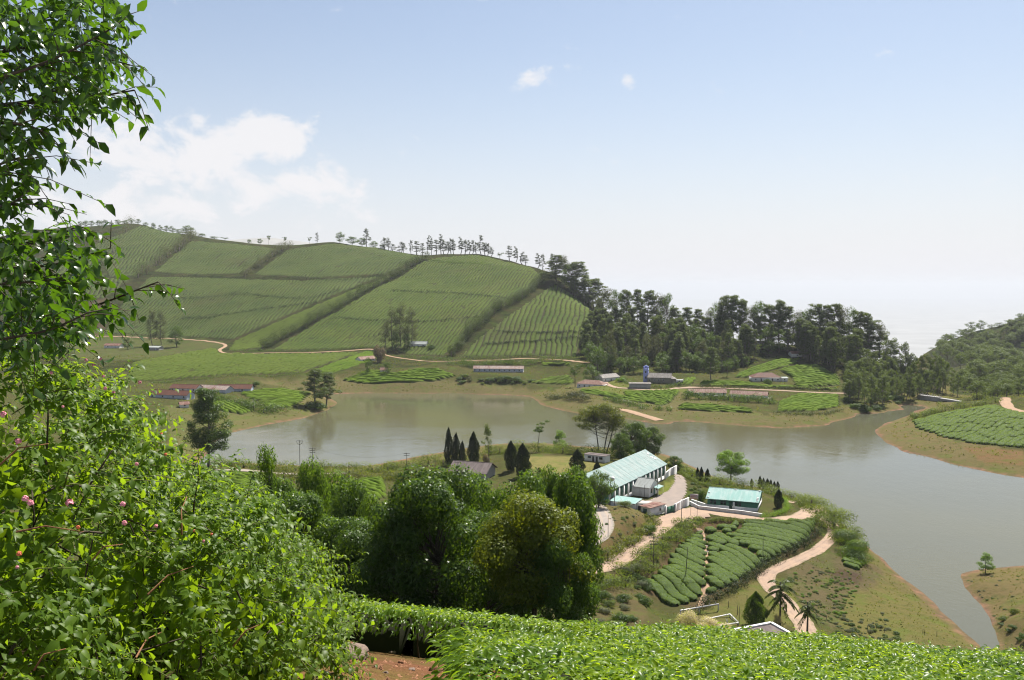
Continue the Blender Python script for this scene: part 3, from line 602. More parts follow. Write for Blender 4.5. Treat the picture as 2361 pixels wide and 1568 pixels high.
field('tea rows on the left cape beside the waterside trees', [(545, 908), (600, 899), (645, 897), (700, 906), (722, 908), (690, 938), (612, 946), (590, 928)], (600, 915), (700, 920), 2.6, 1.4, 'tea_bright', 12, 380., warp=.25, miss_t=.6, brick=0., notch=.1)
field('small tea plot below the red roofed lines', [(470, 905), (540, 928), (590, 950), (560, 958), (510, 950), (475, 930)], (480, 915), (560, 950), 3., 1.4, 'tea_bright', 13, 380., warp=.25, miss_t=.6, brick=0.)
field('bright round tea slope behind the red hipped bungalow', [(1790, 851), (1850, 840), (1888, 842), (1938, 868), (1944, 890), (1880, 893), (1830, 892), (1822, 872)], (1800, 862), (1930, 880), 2.8, 1.5, 'tea_bright', 14, 400., warp=.25, miss_t=.6, brick=0., notch=.12)
field('tea strip rising past the bungalow to the wood', [(1700, 862), (1780, 832), (1850, 824), (1840, 838), (1770, 858), (1738, 872), (1690, 872)], (1700, 868), (1800, 840), 2.8, 1.5, 'tea_bright', 15, 400., warp=.25, miss_t=.6, brick=0., notch=.12)
field('tea strip below the bungalow above the village road', [(1608, 880), (1700, 880), (1760, 889), (1880, 896), (1940, 897), (1940, 902), (1820, 897), (1700, 892), (1604, 890)], (1620, 884), (1800, 893), 2.6, 1.4, 'tea_bright', 16, 400., warp=.25, miss_t=.6, brick=0., notch=.1)
field('bright lakeshore tea plot right of the rusty sheds', [(1790, 928), (1842, 908), (1940, 911), (1942, 938), (1880, 950), (1786, 951)], (1800, 940), (1935, 925), 2.6, 1.4, 'tea_bright', 17, 400., warp=.25, miss_t=.6, brick=0., notch=.12)
field('thin tea strip on the shore below the rusty sheds', [(1562, 932), (1660, 936), (1740, 944), (1740, 953), (1640, 950), (1556, 944)], (1570, 938), (1720, 948), 2.4, 1.3, 'tea_bright', 18, 380., warp=.25, miss_t=.6, brick=0., notch=.2)
field('tea plot with slanting rows below the church', [(1430, 903), (1560, 900), (1572, 902), (1552, 928), (1530, 938), (1470, 925), (1440, 916)], (1450, 908), (1550, 930), 2.6, 1.4, 'tea_bright', 19, 380., warp=.25, miss_t=.6, brick=0., notch=.15)
field('thin tea terraces below the white walled house', [(1338, 898), (1400, 904), (1450, 917), (1530, 930), (1480, 930), (1400, 916), (1330, 906)], (1340, 902), (1480, 926), 2.6, 1.3, 'tea_bright', 20, 380., warp=.25, miss_t=.6, brick=0., notch=.2)
field('small bright tea plot left of the church trees', [(1216, 885), (1262, 872), (1316, 864), (1330, 880), (1320, 888), (1250, 886)], (1220, 884), (1310, 868), 2.8, 1.4, 'tea_bright', 21, 400., warp=.25, miss_t=.6, brick=0., notch=.2)
field('little tea strip under the hill road', [(1242, 838), (1320, 836), (1318, 844), (1250, 845)], (1245, 842), (1315, 839), 2.8, 1.4, 'tea_bright', 22, 400., warp=.25, miss_t=.6, brick=0., notch=.1)
field('tea plot beside the church garden wall', [(1585, 872), (1610, 870), (1598, 890), (1562, 892), (1555, 888)], (1562, 889), (1600, 872), 2.6, 1.4, 'tea_bright', 23, 400., warp=.25, miss_t=.6, brick=0., notch=.1)
field('tea slope between the lower road and the small tea processing cottages', [(1000, 818), (1052, 776), (1100, 742), (1096, 752), (1046, 806), (1020, 820)], (1090, 750), (1020, 815), 3.4, 1., 'tea_spur', 24, 450.)
field('tea field on the near left slope above the lake', [(390, 1066), (450, 1078), (500, 1090), (640, 1100), (620, 1180), (480, 1180), (380, 1130)], (400, 1090), (560, 1120), 2.6, 1.4, 'tea_bright', 25, 100., warp=.25, miss_t=.6, brick=0., notch=.12)
field('tea plot on the near shore left of the big dark tree', [(820, 1106), (890, 1106), (900, 1150), (840, 1160), (800, 1130)], (825, 1110), (890, 1130), 2.6, 1.4, 'tea_bright', 26, 100., warp=.25, miss_t=.6, brick=0., notch=.15)
# ------------------------------------------------------------------ plants: generators
leafmat('leaf_euc', (.045, .072, .025), (.08, .112, .037), .42, .5, .25)
leafmat('leaf_euc_far', (.035, .052, .028), (.055, .075, .035), .3, .6, .2)
leafmat('leaf_dark', (.034, .062, .015), (.062, .105, .022), .4, .42, .35)
leafmat('leaf_mid', (.045, .085, .018), (.075, .125, .026), .42, .45, .3)
leafmat('leaf_bright', (.075, .14, .02), (.11, .19, .03), .48, .45, .3)
leafmat('leaf_yellow', (.07, .1, .012), (.125, .15, .018), .38, .45, .3)
leafmat('leaf_near', (.03, .064, .012), (.068, .118, .018), .36, .4, .4)
leafmat('leaf_near_mid', (.04, .08, .013), (.082, .14, .02), .38, .4, .35)
leafmat('leaf_near_bright', (.05, .1, .014), (.09, .155, .02), .4, .42, .3)
leafmat('leaf_olive', (.06, .08, .018), (.095, .115, .024), .42, .45, .3)
leafmat('leaf_cypress', (.018, .03, .014), (.032, .046, .02), .2, .6, .2)
leafmat('leaf_shrub', (.055, .085, .022), (.1, .135, .035), .42, .5, .25)
leafmat('leaf_grey', (.075, .09, .06), (.12, .13, .085), .35, .6, .2)
leafmat('leaf_wind', (.032, .05, .018), (.055, .078, .024), .3, .6, .2)
leafmat('leaf_hedge', (.055, .085, .02), (.095, .13, .03), .4, .5, .25)
leafmat('leaf_tea', (.08, .135, .011), (.125, .185, .015), .45, .4, .3)
leafmat('leaf_scrub_far', (.045, .055, .03), (.075, .085, .045), .3, .6, .2)
leafmat('leaf_flower_pale', (.42, .33, .24), (.55, .46, .36), .3, .8, .1)
leafmat('leaf_mauve', (.12, .095, .085), (.18, .15, .13), .25, .8, .1)
leafmat('leaf_palm', (.04, .06, .016), (.075, .1, .025), .35, .45, .3)
def barkmat(name, a, b):
    m = NT(name); P_ = m.obj(); n = m.noise(5., 5, .65, m.mapping(P_, (1, 1, .25))); m.bsdf(m.mix(m.rng(n, .35, .65), a, b), .9, .15, m.bump(n, .6, .05))
barkmat('bark_dark', (.06, .045, .034), (.11, .085, .065)); barkmat('bark_pale', (.2, .175, .15), (.13, .11, .09)); barkmat('bark_grey', (.13, .115, .1), (.08, .07, .06))
def unit(a): return a / (np.linalg.norm(a, axis=-1, keepdims=True) + 1e-9)
def rdir(rg, n): return unit(rg.standard_normal((n, 3)))
def leaves(P, A, Nn, L, Wd, fold=.25):
    """folded diamond leaves: centres P, axis A, facing Nn"""
    n = len(P); A = unit(A); S_ = unit(np.cross(A, Nn)); N2 = np.cross(S_, A)
    L = np.broadcast_to(L, (n,))[:, None]; Wd = np.broadcast_to(Wd, (n,))[:, None]
    V = np.stack([P - A * L * .5, P + S_ * Wd * .5 - N2 * fold * Wd + A * L * .05, P + A * L * .5 - N2 * fold * Wd * .6, P - S_ * Wd * .5 - N2 * fold * Wd + A * L * .05], 1)
    return V.reshape(-1, 3), np.arange(4 * n).reshape(n, 4)
def cluster_leaves(rg, C, Rr, n, L, asp=.5, droop=.12, shell=.5, up=.45):
    """C (k,3) clump centres, Rr (k,3) radii"""
    k = rg.integers(0, len(C), n) if np.isscalar(n) else np.repeat(np.arange(len(C)), n); m = len(k)
    d = rdir(rg, m); r = (shell + (1 - shell) * np.sqrt(rg.random(m)))[:, None]
    P = C[k] + d * Rr[k] * r + .06 * Rr[k] * rg.standard_normal((m, 3))
    N2 = unit(d * 1.15 + rdir(rg, m) * .6 + [0, 0, up]); A = np.cross(N2, rdir(rg, m)); A[:, 2] -= droop * rg.random(m)
    return leaves(P, A, N2, L * (.7 + .6 * rg.random(m)), L * asp * (.7 + .6 * rg.random(m)))
def limb(mb, a, b, r0, r1, rg, bend=.12, n=5, k=6):
    t = np.linspace(0, 1, n)[:, None]; a = np.asarray(a, float); b = np.asarray(b, float); l = np.linalg.norm(b - a)
    off = rg.standard_normal(3) * bend * l * .5; off[2] = abs(off[2]) * .2 - .12 * l * bend
    pts = a + (b - a) * t + off * (4 * t * (1 - t)); mb.tube(pts, r0 + (r1 - r0) * t[:, 0], k); return pts
def make_tree(seed, h, cr, cz0, nclump, clump, leaf, nleaf, mat, bark='bark_dark', trunk_r=None, shape='round', asp=.5, flat=.75, trunks=1, lean=(0, 0), shell=.5, twigs=True, fork=.45):
    """h height, cr crown radius, cz0 crown bottom; returns (trunk mesh, crown mesh)"""
    rg = np.random.default_rng(seed); mb = MB(); tr = trunk_r or h * .018
    cz1 = h - clump * .45; C = []
    for i in range(nclump):
        f = (i + .5) / nclump; a = i * 2.39996 + rg.random() * .9; zf = rg.random() if shape != 'dome' else .35 + .65 * rg.random()
        if shape == 'round': prof = math.sqrt(max(.02, 1 - (2 * zf - 1) ** 2)) ** .8
        elif shape == 'cone': prof = (1 - zf) ** .8 * .95 + .06
        elif shape == 'tall': prof = (.45 + .55 * math.sin(math.pi * min(1, zf * 1.15) ** .8)) * (1 - .25 * zf)
        elif shape == 'umbrella': prof = .35 + .65 * zf
        elif shape == 'dome': prof = math.sqrt(max(.05, 1 - ((zf - .35) / .68) ** 2))
        rad = cr * prof * (.45 + .55 * math.sqrt(rg.random())) * (.85 + .3 * rg.random()) * (1 + .22 * math.sin(3 * a + seed) + .16 * math.sin(5 * zf + 2 * a + seed * 2.))
        C.append((math.cos(a) * rad, math.sin(a) * rad, cz0 + (cz1 - cz0) * zf))
    C = np.array(C); C[:, 0] += lean[0] * C[:, 2] / h; C[:, 1] += lean[1] * C[:, 2] / h
    Rr = clump * (.65 + .7 * rg.random((nclump, 1))) * np.array([[1, 1, flat]])
    for q in range(trunks):
        b0 = np.array([0, 0, -.6]) if trunks == 1 else np.array([math.cos(q * 2.5) * cr * .12, math.sin(q * 2.5) * cr * .12, -.6])
        top = np.array([lean[0] + rg.normal() * cr * .12 + b0[0] * 2.5, lean[1] + rg.normal() * cr * .12 + b0[1] * 2.5, cz0 + (cz1 - cz0) * (.8 if shape in ('tall', 'cone') else fork)])
        tp = limb(mb, b0, top, tr * (1.2 if trunks == 1 else .8), tr * .4, rg, .08, 9, 8)
        own = range(q, nclump, trunks)
        for i in own:
            zt = np.clip(C[i, 2] - np.hypot(C[i, 0], C[i, 1]) * .7, h * .12, top[2]); j = int(np.clip(np.searchsorted(tp[:, 2], zt), 1, len(tp) - 1))
            limb(mb, tp[j], C[i], tr * .34, tr * .1, rg, .22, 5, 5)
            if twigs:
                for _ in range(2): limb(mb, C[i], C[i] + rdir(rg, 1)[0] * Rr[i] * .8, tr * .1, tr * .03, rg, .2, 3, 4)
    w = Rr[:, 0] ** 2; cnt = np.maximum(1, (nleaf * w / w.sum())).astype(int)
    V, F_ = cluster_leaves(rg, C, Rr, cnt, leaf, asp, shell=shell)
    return mb.mesh('trunk', bark, True), mesh('crown', V, F_, mat)
def make_cypress(seed, h, r, leaf, n, mat='leaf_cypress', spiky=0., belly=.35):
    rg = np.random.default_rng(seed); z = rg.random(n) ** .85; prof = np.where(z < belly, .55 + .45 * (z / belly), np.cos((z - belly) / (1 - belly) * math.pi / 2) ** .8)
    a = rg.random(n) * 2 * math.pi; wob = 1 + .22 * np.sin(a * 3 + z * 14 + seed) + spiky * np.sin(a * 5 + z * 9)
    rr = r * prof * wob * (.75 + .25 * rg.random(n)); P = np.stack([np.cos(a) * rr, np.sin(a) * rr, z * h * .97 + .15], 1)
    if spiky: P[:, 2] += spiky * 1.4 * h * .12 * np.maximum(0, np.sin(a * 3 + seed)) * z
    out = np.stack([np.cos(a), np.sin(a), 0 * a + .5], 1); A = np.stack([np.cos(a) * .25, np.sin(a) * .25, 0 * a + 1.], 1) + .35 * rdir(rg, n)
    V, F_ = leaves(P, A, unit(out + .6 * rdir(rg, n)), leaf * (.7 + .7 * rg.random(n)), leaf * .45)
    mb = MB(); mb.tube([(0, 0, -.5), (0, 0, h * .3), (0, 0, h * .85)], [r * .16, r * .1, r * .02], 7)
    return mb.mesh('trunk', 'bark_dark', True), mesh('crown', V, F_, mat)
def make_shrub(seed, leaf, n, mat, nc=9, flat=.75, spread=1., asp=.5):
    """unit-sized mound, radius about 1, height about 1.3"""
    rg = np.random.default_rng(seed); C = []
    for i in range(nc):
        a = i * 2.4 + rg.random(); r = spread * .62 * math.sqrt((i + .3) / nc); C.append((math.cos(a) * r, math.sin(a) * r, .3 + .55 * rg.random() * (1.1 - r)))
    C = np.array(C); Rr = (.34 + .2 * rg.random((nc, 1))) * np.array([[1, 1, flat]])
    V, F_ = cluster_leaves(rg, C, Rr, n, leaf, asp, .15, .35); V[:, 2] = np.maximum(V[:, 2], -.1)
    mb = MB()
    for c in C[:6]: limb(mb, (0, 0, -.3), c, .05, .015, rg, .2, 4, 4)
    return mb.mesh('stem', 'bark_grey', True), mesh('foliage', V, F_, mat)
PROTO = {}
def proto(key, H0, W0, meshes, names=('trunk', 'crown')): PROTO.setdefault(key, []).append((H0, W0, meshes, names))
for s in range(5): proto('euc', 26, 11, make_tree(100 + s, 26, 5., 3.5 if s % 2 else 6, 84, 1.4, .6, 7500, 'leaf_euc', 'bark_pale', .3, 'tall', .5, .7, shell=.25))
for s in range(3): proto('euc_thin', 22, 6, make_tree(120 + s, 22, 2.0 + .4 * s, 6 - s, 46, .85, .5, 2000, 'leaf_euc_far', 'bark_pale', .26, 'tall', .45, .7))
for s in range(3): proto('euc_low', 13, 6, make_tree(130 + s, 13, 2.5, 2.2, 32, 1., .42, 2600, 'leaf_euc', 'bark_pale', .16, 'tall', .45, .75))
for s in range(3): proto('round_far', 12, 11, make_tree(140 + s, 12, 4.2, 2.2, 34, 1.5, .5, 2600, 'leaf_dark', 'bark_dark', .25, 'round'))
for s in range(3): proto('scrub_far', 9, 11, make_tree(150 + s, 9, 4.2, 1., 30, 1.5, .55, 2000, 'leaf_euc', 'bark_dark', .22, 'dome'))
for s in range(2): proto('umbrella_far', 11, 12, make_tree(155 + s, 11, 5, 6, 22, 1.25, .5, 1400, 'leaf_dark', 'bark_dark', .22, 'umbrella', .5, .45))
for s in range(2): proto('casuarina', 24, 12, make_tree(160 + s, 24, 4.6, 4, 46, 1.6, .7, 3600, 'leaf_scrub_far', 'bark_grey', .26, 'tall', .25, 1., twigs=False))
for s in range(3): proto('cypress', 8, 2.4, make_cypress(170 + s, 8, 1.2, .3, 5200))
for s in range(2): proto('cypress_spiky', 10, 3.2, make_cypress(175 + s, 10, 1.3, .34, 6000, spiky=.3, belly=.25))
for s in range(2): proto('cypress_small', 4, 1.2, make_cypress(178 + s, 4, .6, .22, 1500, belly=.4))
for s in range(4): proto('shrub', 1.25, 2.1, make_shrub(180 + s, .11, 2200, 'leaf_shrub'), ('stem', 'foliage'))
for s in range(3): proto('shrub_dark', 1.25, 2.1, make_shrub(186 + s, .11, 2200, 'leaf_dark'), ('stem', 'foliage'))
for s in range(2): proto('shrub_bright', 1.25, 2.1, make_shrub(190 + s, .11, 2200, 'leaf_bright'), ('stem', 'foliage'))
for s in range(2): proto('shrub_grey', 1.25, 2.1, make_shrub(193 + s, .11, 2000, 'leaf_grey'), ('stem', 'foliage'))
for s in range(2): proto('shrub_mauve', 1.25, 2.1, make_shrub(196 + s, .14, 1600, 'leaf_mauve'), ('stem', 'foliage'))
RP = random.Random(11)
def plant(key, loc, sz, sxy, name, label, cat, group=None, rz=None, variant=None):
    """copy a prototype: sz, sxy are scale factors"""
    L_ = PROTO[key]; h0, w0, ms, nm = L_[RP.randrange(len(L_)) if variant is None else variant % len(L_)]
    o = link(name, None, None, loc, RP.random() * 6.28 if rz is None else rz); tag(o, label, cat, group)
    for me, n in zip(ms, nm):
        c = link(n, me, o); c.scale = (sxy, sxy, sz)
    return o
def tree_px(key, u, vb, vt, wpx, name, label, cat='tree', group=None, dmin=150., d=None, rz=None, variant=None, sink=0.):
    """base at plate point (u,vb) on the ground (or at distance d), top at row vt, crown wpx wide"""
    if d is None: b = G(u, vb, dmin)
    else:
        b = at_d(u, 900, d); b[2] = float(H(b[0], b[1]))
    top = at_d(u, vt, b[1])[2]; hh = max(.4, top - b[2]); h0, w0 = PROTO[key][0][:2]
    b[2] -= sink
    return plant(key, b, hh / h0, (wpx * b[1] / FPX) / w0 if wpx else hh / h0, name, label, cat, group, rz, variant)
# ------------------------------------------------------------------ buildings
def roofmat(name, a, b, stain, sc=.6, rust=.5):
    m = NT(name); P_ = m.obj(); r = m.n('ShaderNodeObjectInfo').outputs['Random']
    st = m.noise(sc, 6, .7, m.mapping(P_, (2.2, .35, 1))); n2 = m.noise(1.6, 6, .75, P_)
    c = m.mix(m.math('MULTIPLY', r, .6), a, b); c = m.mix(m.rng(st, .42, .6), c, m.mix(.75, c, stain)); c = m.mix(m.rng(n2, .56, .7, 0, rust), c, stain); c = m.mix(m.rng(m.noise(.45, 6, .75, m.mapping(P_, (1.5, .6, 1))), .54, .7, 0, .55), c, m.mix(.6, c, (.2, .17, .14))); c = m.mix(1., c, (.72, .74, .74), 'MULTIPLY')
    wv = m.n('ShaderNodeTexWave'); wv.inputs['Scale'].default_value = 3.6; m.l(P_, wv.inputs[0])
    m.bsdf(c, .7, .12, m.bump(wv.outputs[1], .35, .04))
roofmat('roof_teal', (.24, .35, .335), (.31, .41, .395), (.42, .46, .44), .5, .55); roofmat('roof_aqua', (.23, .41, .37), (.28, .45, .42), (.4, .5, .48), .4, .35)
roofmat('roof_rust', (.17, .065, .05), (.24, .105, .08), (.36, .25, .19), .6, .45); roofmat('roof_redtile', (.155, .056, .036), (.19, .075, .048), (.1, .05, .036), .6, .6)
roofmat('roof_asb', (.3, .27, .245), (.37, .33, .3), (.17, .14, .125), .5, .5); roofmat('roof_brown', (.17, .13, .125), (.22, .175, .165), (.1, .075, .07), .5, .5); roofmat('roof_white', (.45, .47, .45), (.4, .42, .4), (.3, .3, .28), .5, .5)
roofmat('roof_mixed', (.22, .08, .055), (.42, .33, .27), (.48, .42, .38), .9, .7)
def wallmat(name, col, stain=(.25, .22, .19), amt=.5):
    m = NT(name); P_ = m.obj(); n = m.noise(.9, 6, .7, m.mapping(P_, (1, 1, .4))); m.bsdf(m.mix(m.rng(n, .5, .75, 0, amt), col, stain), .85, .2, m.bump(m.noise(9, 4, .6, P_), .2, .03))
wallmat('wall_white', (.66, .65, .63)); wallmat('wall_green', (.055, .16, .11), (.04, .09, .07)); wallmat('wall_blue', (.43, .47, .54), (.5, .48, .46), .8); wallmat('wall_lilac', (.27, .31, .58), (.25, .28, .45), .3); wallmat('wall_grey', (.3, .29, .28), (.15, .14, .13)); wallmat('wall_stone', (.2, .19, .15), (.11, .1, .085)); wallmat('wall_dark', (.06, .05, .045), (.03, .03, .03))
plain('paint_green', (.03, .085, .055), .5, .4); plain('wood_dark', (.05, .04, .035)); plain('timber', (.2, .15, .11), .9); plain('metal_grey', (.35, .35, .35), .45, .5, metal=.6); plain('pole_dark', (.05, .045, .04), .8); plain('concrete', (.45, .42, .38), .9, .2, .3, 2.); plain('white_paint', (.75, .74, .72), .5)
m = NT('glass_dark'); m.bsdf((.03, .035, .04), .08, .6)
def rot2(a): return np.array([[math.cos(a), -math.sin(a)], [math.sin(a), math.cos(a)]])
def house(name, label, loc, rz, Lx, Wy, eave, rise, wall='wall_white', roof='roof_rust', over=.5, ops=(), sheets=1, hip=0., plinth=None, cat='building', group=None, trim=None, lift=0., rowbreak=1):
    """gabled (or hipped) house: x along the ridge, y across; ops = (side, centre, width, sill, head, kind)"""
    root = empty(name, loc, label, cat, group, rz); x0, x1, y0, y1 = -Lx / 2, Lx / 2, -Wy / 2, Wy / 2
    mb = MB()
    if hip: mb.box(x0, x1, y0, y1, -.8, eave)
    else:
        mb.prism([(x0, y0, -.8), (x0, y1, -.8), (x0, y1, eave), (x0, 0, eave + rise), (x0, y0, eave)], np.zeros(3), np.array([Lx, 0, 0]))
    mb.build('wall', wall, root)
    if plinth: MB().box(x0 - .04, x1 + .04, y0 - .04, y1 + .04, -.8, plinth[1]).build('plinth', plinth[0], root)
    sl = rise / (Wy / 2); ze = eave - over * sl; th = .09
    if hip:
        hx = hip; X0, X1, Y0, Y1 = x0 - over, x1 + over, y0 - over, y1 + over; zt = eave + rise
        for k, q in enumerate((((X0, Y0, ze), (X1, Y0, ze), (x1 - hx, 0, zt), (x0 + hx, 0, zt)), ((X1, Y1, ze), (X0, Y1, ze), (x0 + hx, 0, zt), (x1 - hx, 0, zt)), ((X1, Y0, ze), (X1, Y1, ze), (x1 - hx, 0, zt)), ((X0, Y1, ze), (X0, Y0, ze), (x0 + hx, 0, zt)))):
            MB().prism(q, np.array([0, 0, .02]), np.array([0, 0, .02 + th])).build('roof_slope', roof, root)
    else:
        for sgn in (-1, 1):
            xs = np.linspace(x0 - over, x1 + over, sheets + 1)
            for i in range(sheets):
                dz = .02 + (.025 * (i % 2) if sheets > 1 else 0) + RP.random() * .01; ye = sgn * (Wy / 2 + over)
                for r in range(rowbreak):
                    f0, f1 = r / rowbreak, (r + 1) / rowbreak; ya, yb = ye * (1 - f0), ye * (1 - f1); za = ze + (eave + rise - ze) * f0; zb = ze + (eave + rise - ze) * f1
                    q = [(xs[i] - .03, ya, za), (xs[i + 1] + .03, ya, za), (xs[i + 1] + .03, yb, zb), (xs[i] - .03, yb, zb)]
                    if sgn > 0: q = q[::-1]
                    MB().prism(q, np.array([0, 0, dz + .03 * r]), np.array([0, 0, dz + th + .03 * r])).build('roof_sheet' if sheets > 1 else 'roof', roof, root)
        MB().tube([(x0 - over, 0, eave + rise + .1), (x1 + over, 0, eave + rise + .1)], .14, 6).build('ridge_cap', roof, root)
    for side, c, w, s, h, kind in ops:
        d = .07; nm = {'door': 'door', 'win': 'window', 'pil': 'pilaster', 'vent': 'window', 'bdoor': 'door'}[kind]
        if kind == 'pil': d = .4
        if side in 'fb':
            yy = y0 if side == 'f' else y1; sg = -1 if side == 'f' else 1; b = (c - w / 2, c + w / 2, min(yy, yy + sg * d), max(yy, yy + sg * d)); g = (c - w / 2 + .1, c + w / 2 - .1, min(yy, yy + sg * (d + .02)), max(yy, yy + sg * (d + .02)))
        else:
            xx = x1 if side == 'r' else x0; sg = 1 if side == 'r' else -1; b = (min(xx, xx + sg * d), max(xx, xx + sg * d), c - w / 2, c + w / 2); g = (min(xx, xx + sg * (d + .02)), max(xx, xx + sg * (d + .02)), c - w / 2 + .1, c + w / 2 - .1)
        mt = {'door': trim or 'wood_dark', 'win': trim or 'white_paint', 'pil': 'wall_white', 'vent': trim or 'paint_green', 'bdoor': 'wall_blue'}[kind]
        p = MB().box(*b, s, h).build(nm, mt, root)
        if kind in ('win', 'vent'): MB().box(*g, s + .1, h - .1).build('pane', 'glass_dark' if kind == 'win' else 'paint_green', p)
        if kind in ('door', 'bdoor'): MB().box(g[0] + (g[1] - g[0]) * .8 if side in 'fb' else g[0], g[0] + (g[1] - g[0]) * .9 if side in 'fb' else g[1], g[2] if side in 'fb' else g[2] + (g[3] - g[2]) * .8, g[3] if side in 'fb' else g[2] + (g[3] - g[2]) * .9, (s + h) / 2 - .05, (s + h) / 2 + .05).build('handle', 'metal_grey', p)
    return root
def ang(a, b): return math.atan2(b[1] - a[1], b[0] - a[0])
ZF = PAD['factory'][2]
# ---- tea factory: long hall with a teal sheet roof
A = at_z(1401, 1129, ZF + 5.4); Bp = at_z(1534, 1067, ZF + 5.4); fa = ang(A, Bp); fd = np.array([math.cos(fa), math.sin(fa), 0]); fn = np.array([math.sin(fa), -math.cos(fa), 0])
FL = float(np.linalg.norm((Bp - A)[:2])); FW = 15.; fc = (A + Bp) / 2 - fn * (FW / 2 + .0); fc[2] = ZF
ops = []
nb = 13
for i in range(nb + 1): ops.append(('f', -FL / 2 + .9 + (FL - 1.8) * i / nb, .75, -.5, 4.7, 'pil'))
for i in range(nb):
    x = -FL / 2 + .9 + (FL - 1.8) * (i + .5) / nb; ops.append(('f', x, 1.5, 1.3, 4.4, 'vent'))
ops += [('r', -3.6, 1.6, 1.4, 3.6, 'vent'), ('r', 0, 2.2, 0, 3.2, 'door'), ('r', 3.6, 1.6, 1.4, 3.6, 'vent')]
fac = house('factory_building', 'long tea factory with pale teal sheet roof and white pilasters', fc, fa, FL, FW, 5.1, 3.9, 'wall_green', 'roof_teal', .55, ops, 30, plinth=('wall_white', 1.2), trim='paint_green', rowbreak=3)
for x, y in ((FL / 2 - 2.5, -3.6), (FL / 2 - 1.8, -1.9), (FL / 2 - 2., -4.6)): 
    zz = 5.1 + 3.9 * (1 - abs(y) / (FW / 2)); MB().prism([(x - .5, y - .35, zz + .12 - .18), (x + .5, y - .35, zz + .12 - .18), (x + .5, y + .35, zz + .12 + .18), (x - .5, y + .35, zz + .12 + .18)], np.array([0, 0, .1]), np.array([0, 0, .2])).build('roof_patch', 'white_paint', fac)
# office wing in front, gable to the yard
s0 = 18.4; wc = A + fd * (s0 + 3.9) + fn * 2.6; wc[2] = ZF
off = house('office_building', 'small white office with grey sheet gable roof against the factory wall', wc, fa - math.pi / 2, 6., 7.6, 3.1, 1.9, 'wall_white', 'roof_white', .45, [('r', -1.7, 1.2, 1., 2.3, 'win'), ('r', .6, 1., 0, 2.2, 'door'), ('r', 2.6, 1.1, 1., 2.3, 'win')], 7, trim='wall_green')
MB().prism([(3.4, -1.4, 2.75), (5.2, -1.4, 2.45), (5.2, 3.2, 2.45), (3.4, 3.2, 2.75)], np.zeros(3), np.array([0, 0, .08])).build('porch_awning', 'roof_aqua', off)
for yy in (-1.2, 3.): MB().tube([(5., yy, 0), (5., yy, 2.5)], .07, 6).build('porch_post', 'white_paint', off)
b = G(1440, 1160); b[2] = ZF - .2
sh = empty('store_shed', at_z(1443, 1151, ZF + 2.6) * [1, 1, 0] + [0, 0, ZF - 1], 'low shed with flat aqua roof below the office', 'shed', rz=fa - math.pi / 2)
MB().box(-3.8, 3.8, -2.4, 2.4, -2, 3.1).build('wall', 'wall_white', sh); MB().prism([(-4.1, -2.7, 3.15), (4.1, -2.7, 3.15), (4.1, 2.7, 3.6), (-4.1, 2.7, 3.6)], np.zeros(3), np.array([0, 0, .1])).build('roof', 'roof_aqua', sh)
sh = empty('grey_store', at_z(1481, 1158, ZF + 2.2) * [1, 1, 0] + [0, 0, ZF - .5], 'small grey flat-roofed store between aqua shed and guard house', 'shed', rz=fa - math.pi / 2)
MB().box(-2., 2., -1.9, 1.9, -1, 2.5).build('wall', 'wall_white', sh); MB().box(-2.2, 2.2, -2.1, 2.1, 2.5, 2.7).build('roof', 'concrete', sh)
MB().box(-.5, .5, -1.99, -1.8, 0, 2.0).build('door', 'wood_dark', sh)
g0 = at_z(1500, 1192, ZF); g1 = at_z(1531, 1183, ZF); ga = ang(g0, g1)
gc = (g0 + g1) / 2 + np.array([-math.sin(ga), math.cos(ga), 0]) * 1.6; gc[2] = ZF
gh = house('guard_house', 'white guard house with rusty red lean-to roof beside the green gate', gc, ga, float(np.linalg.norm(g1 - g0)) + .4, 3.4, 2.6, .02, 'wall_white', 'roof_rust', .35, [('l', .2, 1.3, 0, 2.1, 'vent'), ('f', 1.2, .9, 1., 2., 'win')], 5, plinth=('wall_white', .2))
# gate and yard walls
def wall_run(name, label, P, h, th, mat, pier=None):
    r = empty(name, P[0], label, 'wall'); o0 = np.asarray(P[0])
    for a, b in zip(P[:-1], P[1:]):
        a = np.asarray(a) - o0; b = np.asarray(b) - o0; d = b - a; l = np.linalg.norm(d[:2]); n = np.array([-d[1], d[0], 0]) / l * th / 2
        MB().prism([a - n, b - n, b + n, a + n], np.array([0, 0, -1.]), np.array([0, 0, h])).build('wall_panel', mat, r)
        MB().prism([a - n * 1.35, b - n * 1.35, b + n * 1.35, a + n * 1.35], np.array([0, 0, h]), np.array([0, 0, h + .09])).build('coping', 'white_paint', r)
        if pier:
            MB().box(-.22, .22, -.22, .22, -1, h + .25).build('pier', mat, r, loc=tuple(a))
    return r
def zpt(u, v, z): p = at_z(u, v, z); return p
wall_run('yard_wall', 'tall white wall right of the green gate', [zpt(1557, 1181, ZF), zpt(1572, 1172, ZF), zpt(1588, 1165, ZF)], 2.3, .25, 'wall_white', True)
wall_run('garden_wall', 'long low whitewashed wall in front of the aqua roofed hall', [np.r_[q[:2], H(q[0], q[1])] for q in (zpt(1590, 1163, ZF), zpt(1612, 1176, ZF - .2), zpt(1660, 1182, ZF - .3), zpt(1710, 1188, ZF - .4), zpt(1757, 1194, ZF - .4))], 1.0, .3, 'wall_white')
wall_run('ramp_wall', 'short slanting white wall behind the signboard', [np.r_[q[:2], H(q[0], q[1])] for q in (zpt(1594, 1158, ZF), zpt(1612, 1164, ZF), zpt(1630, 1170, ZF))], .9, .3, 'wall_white')
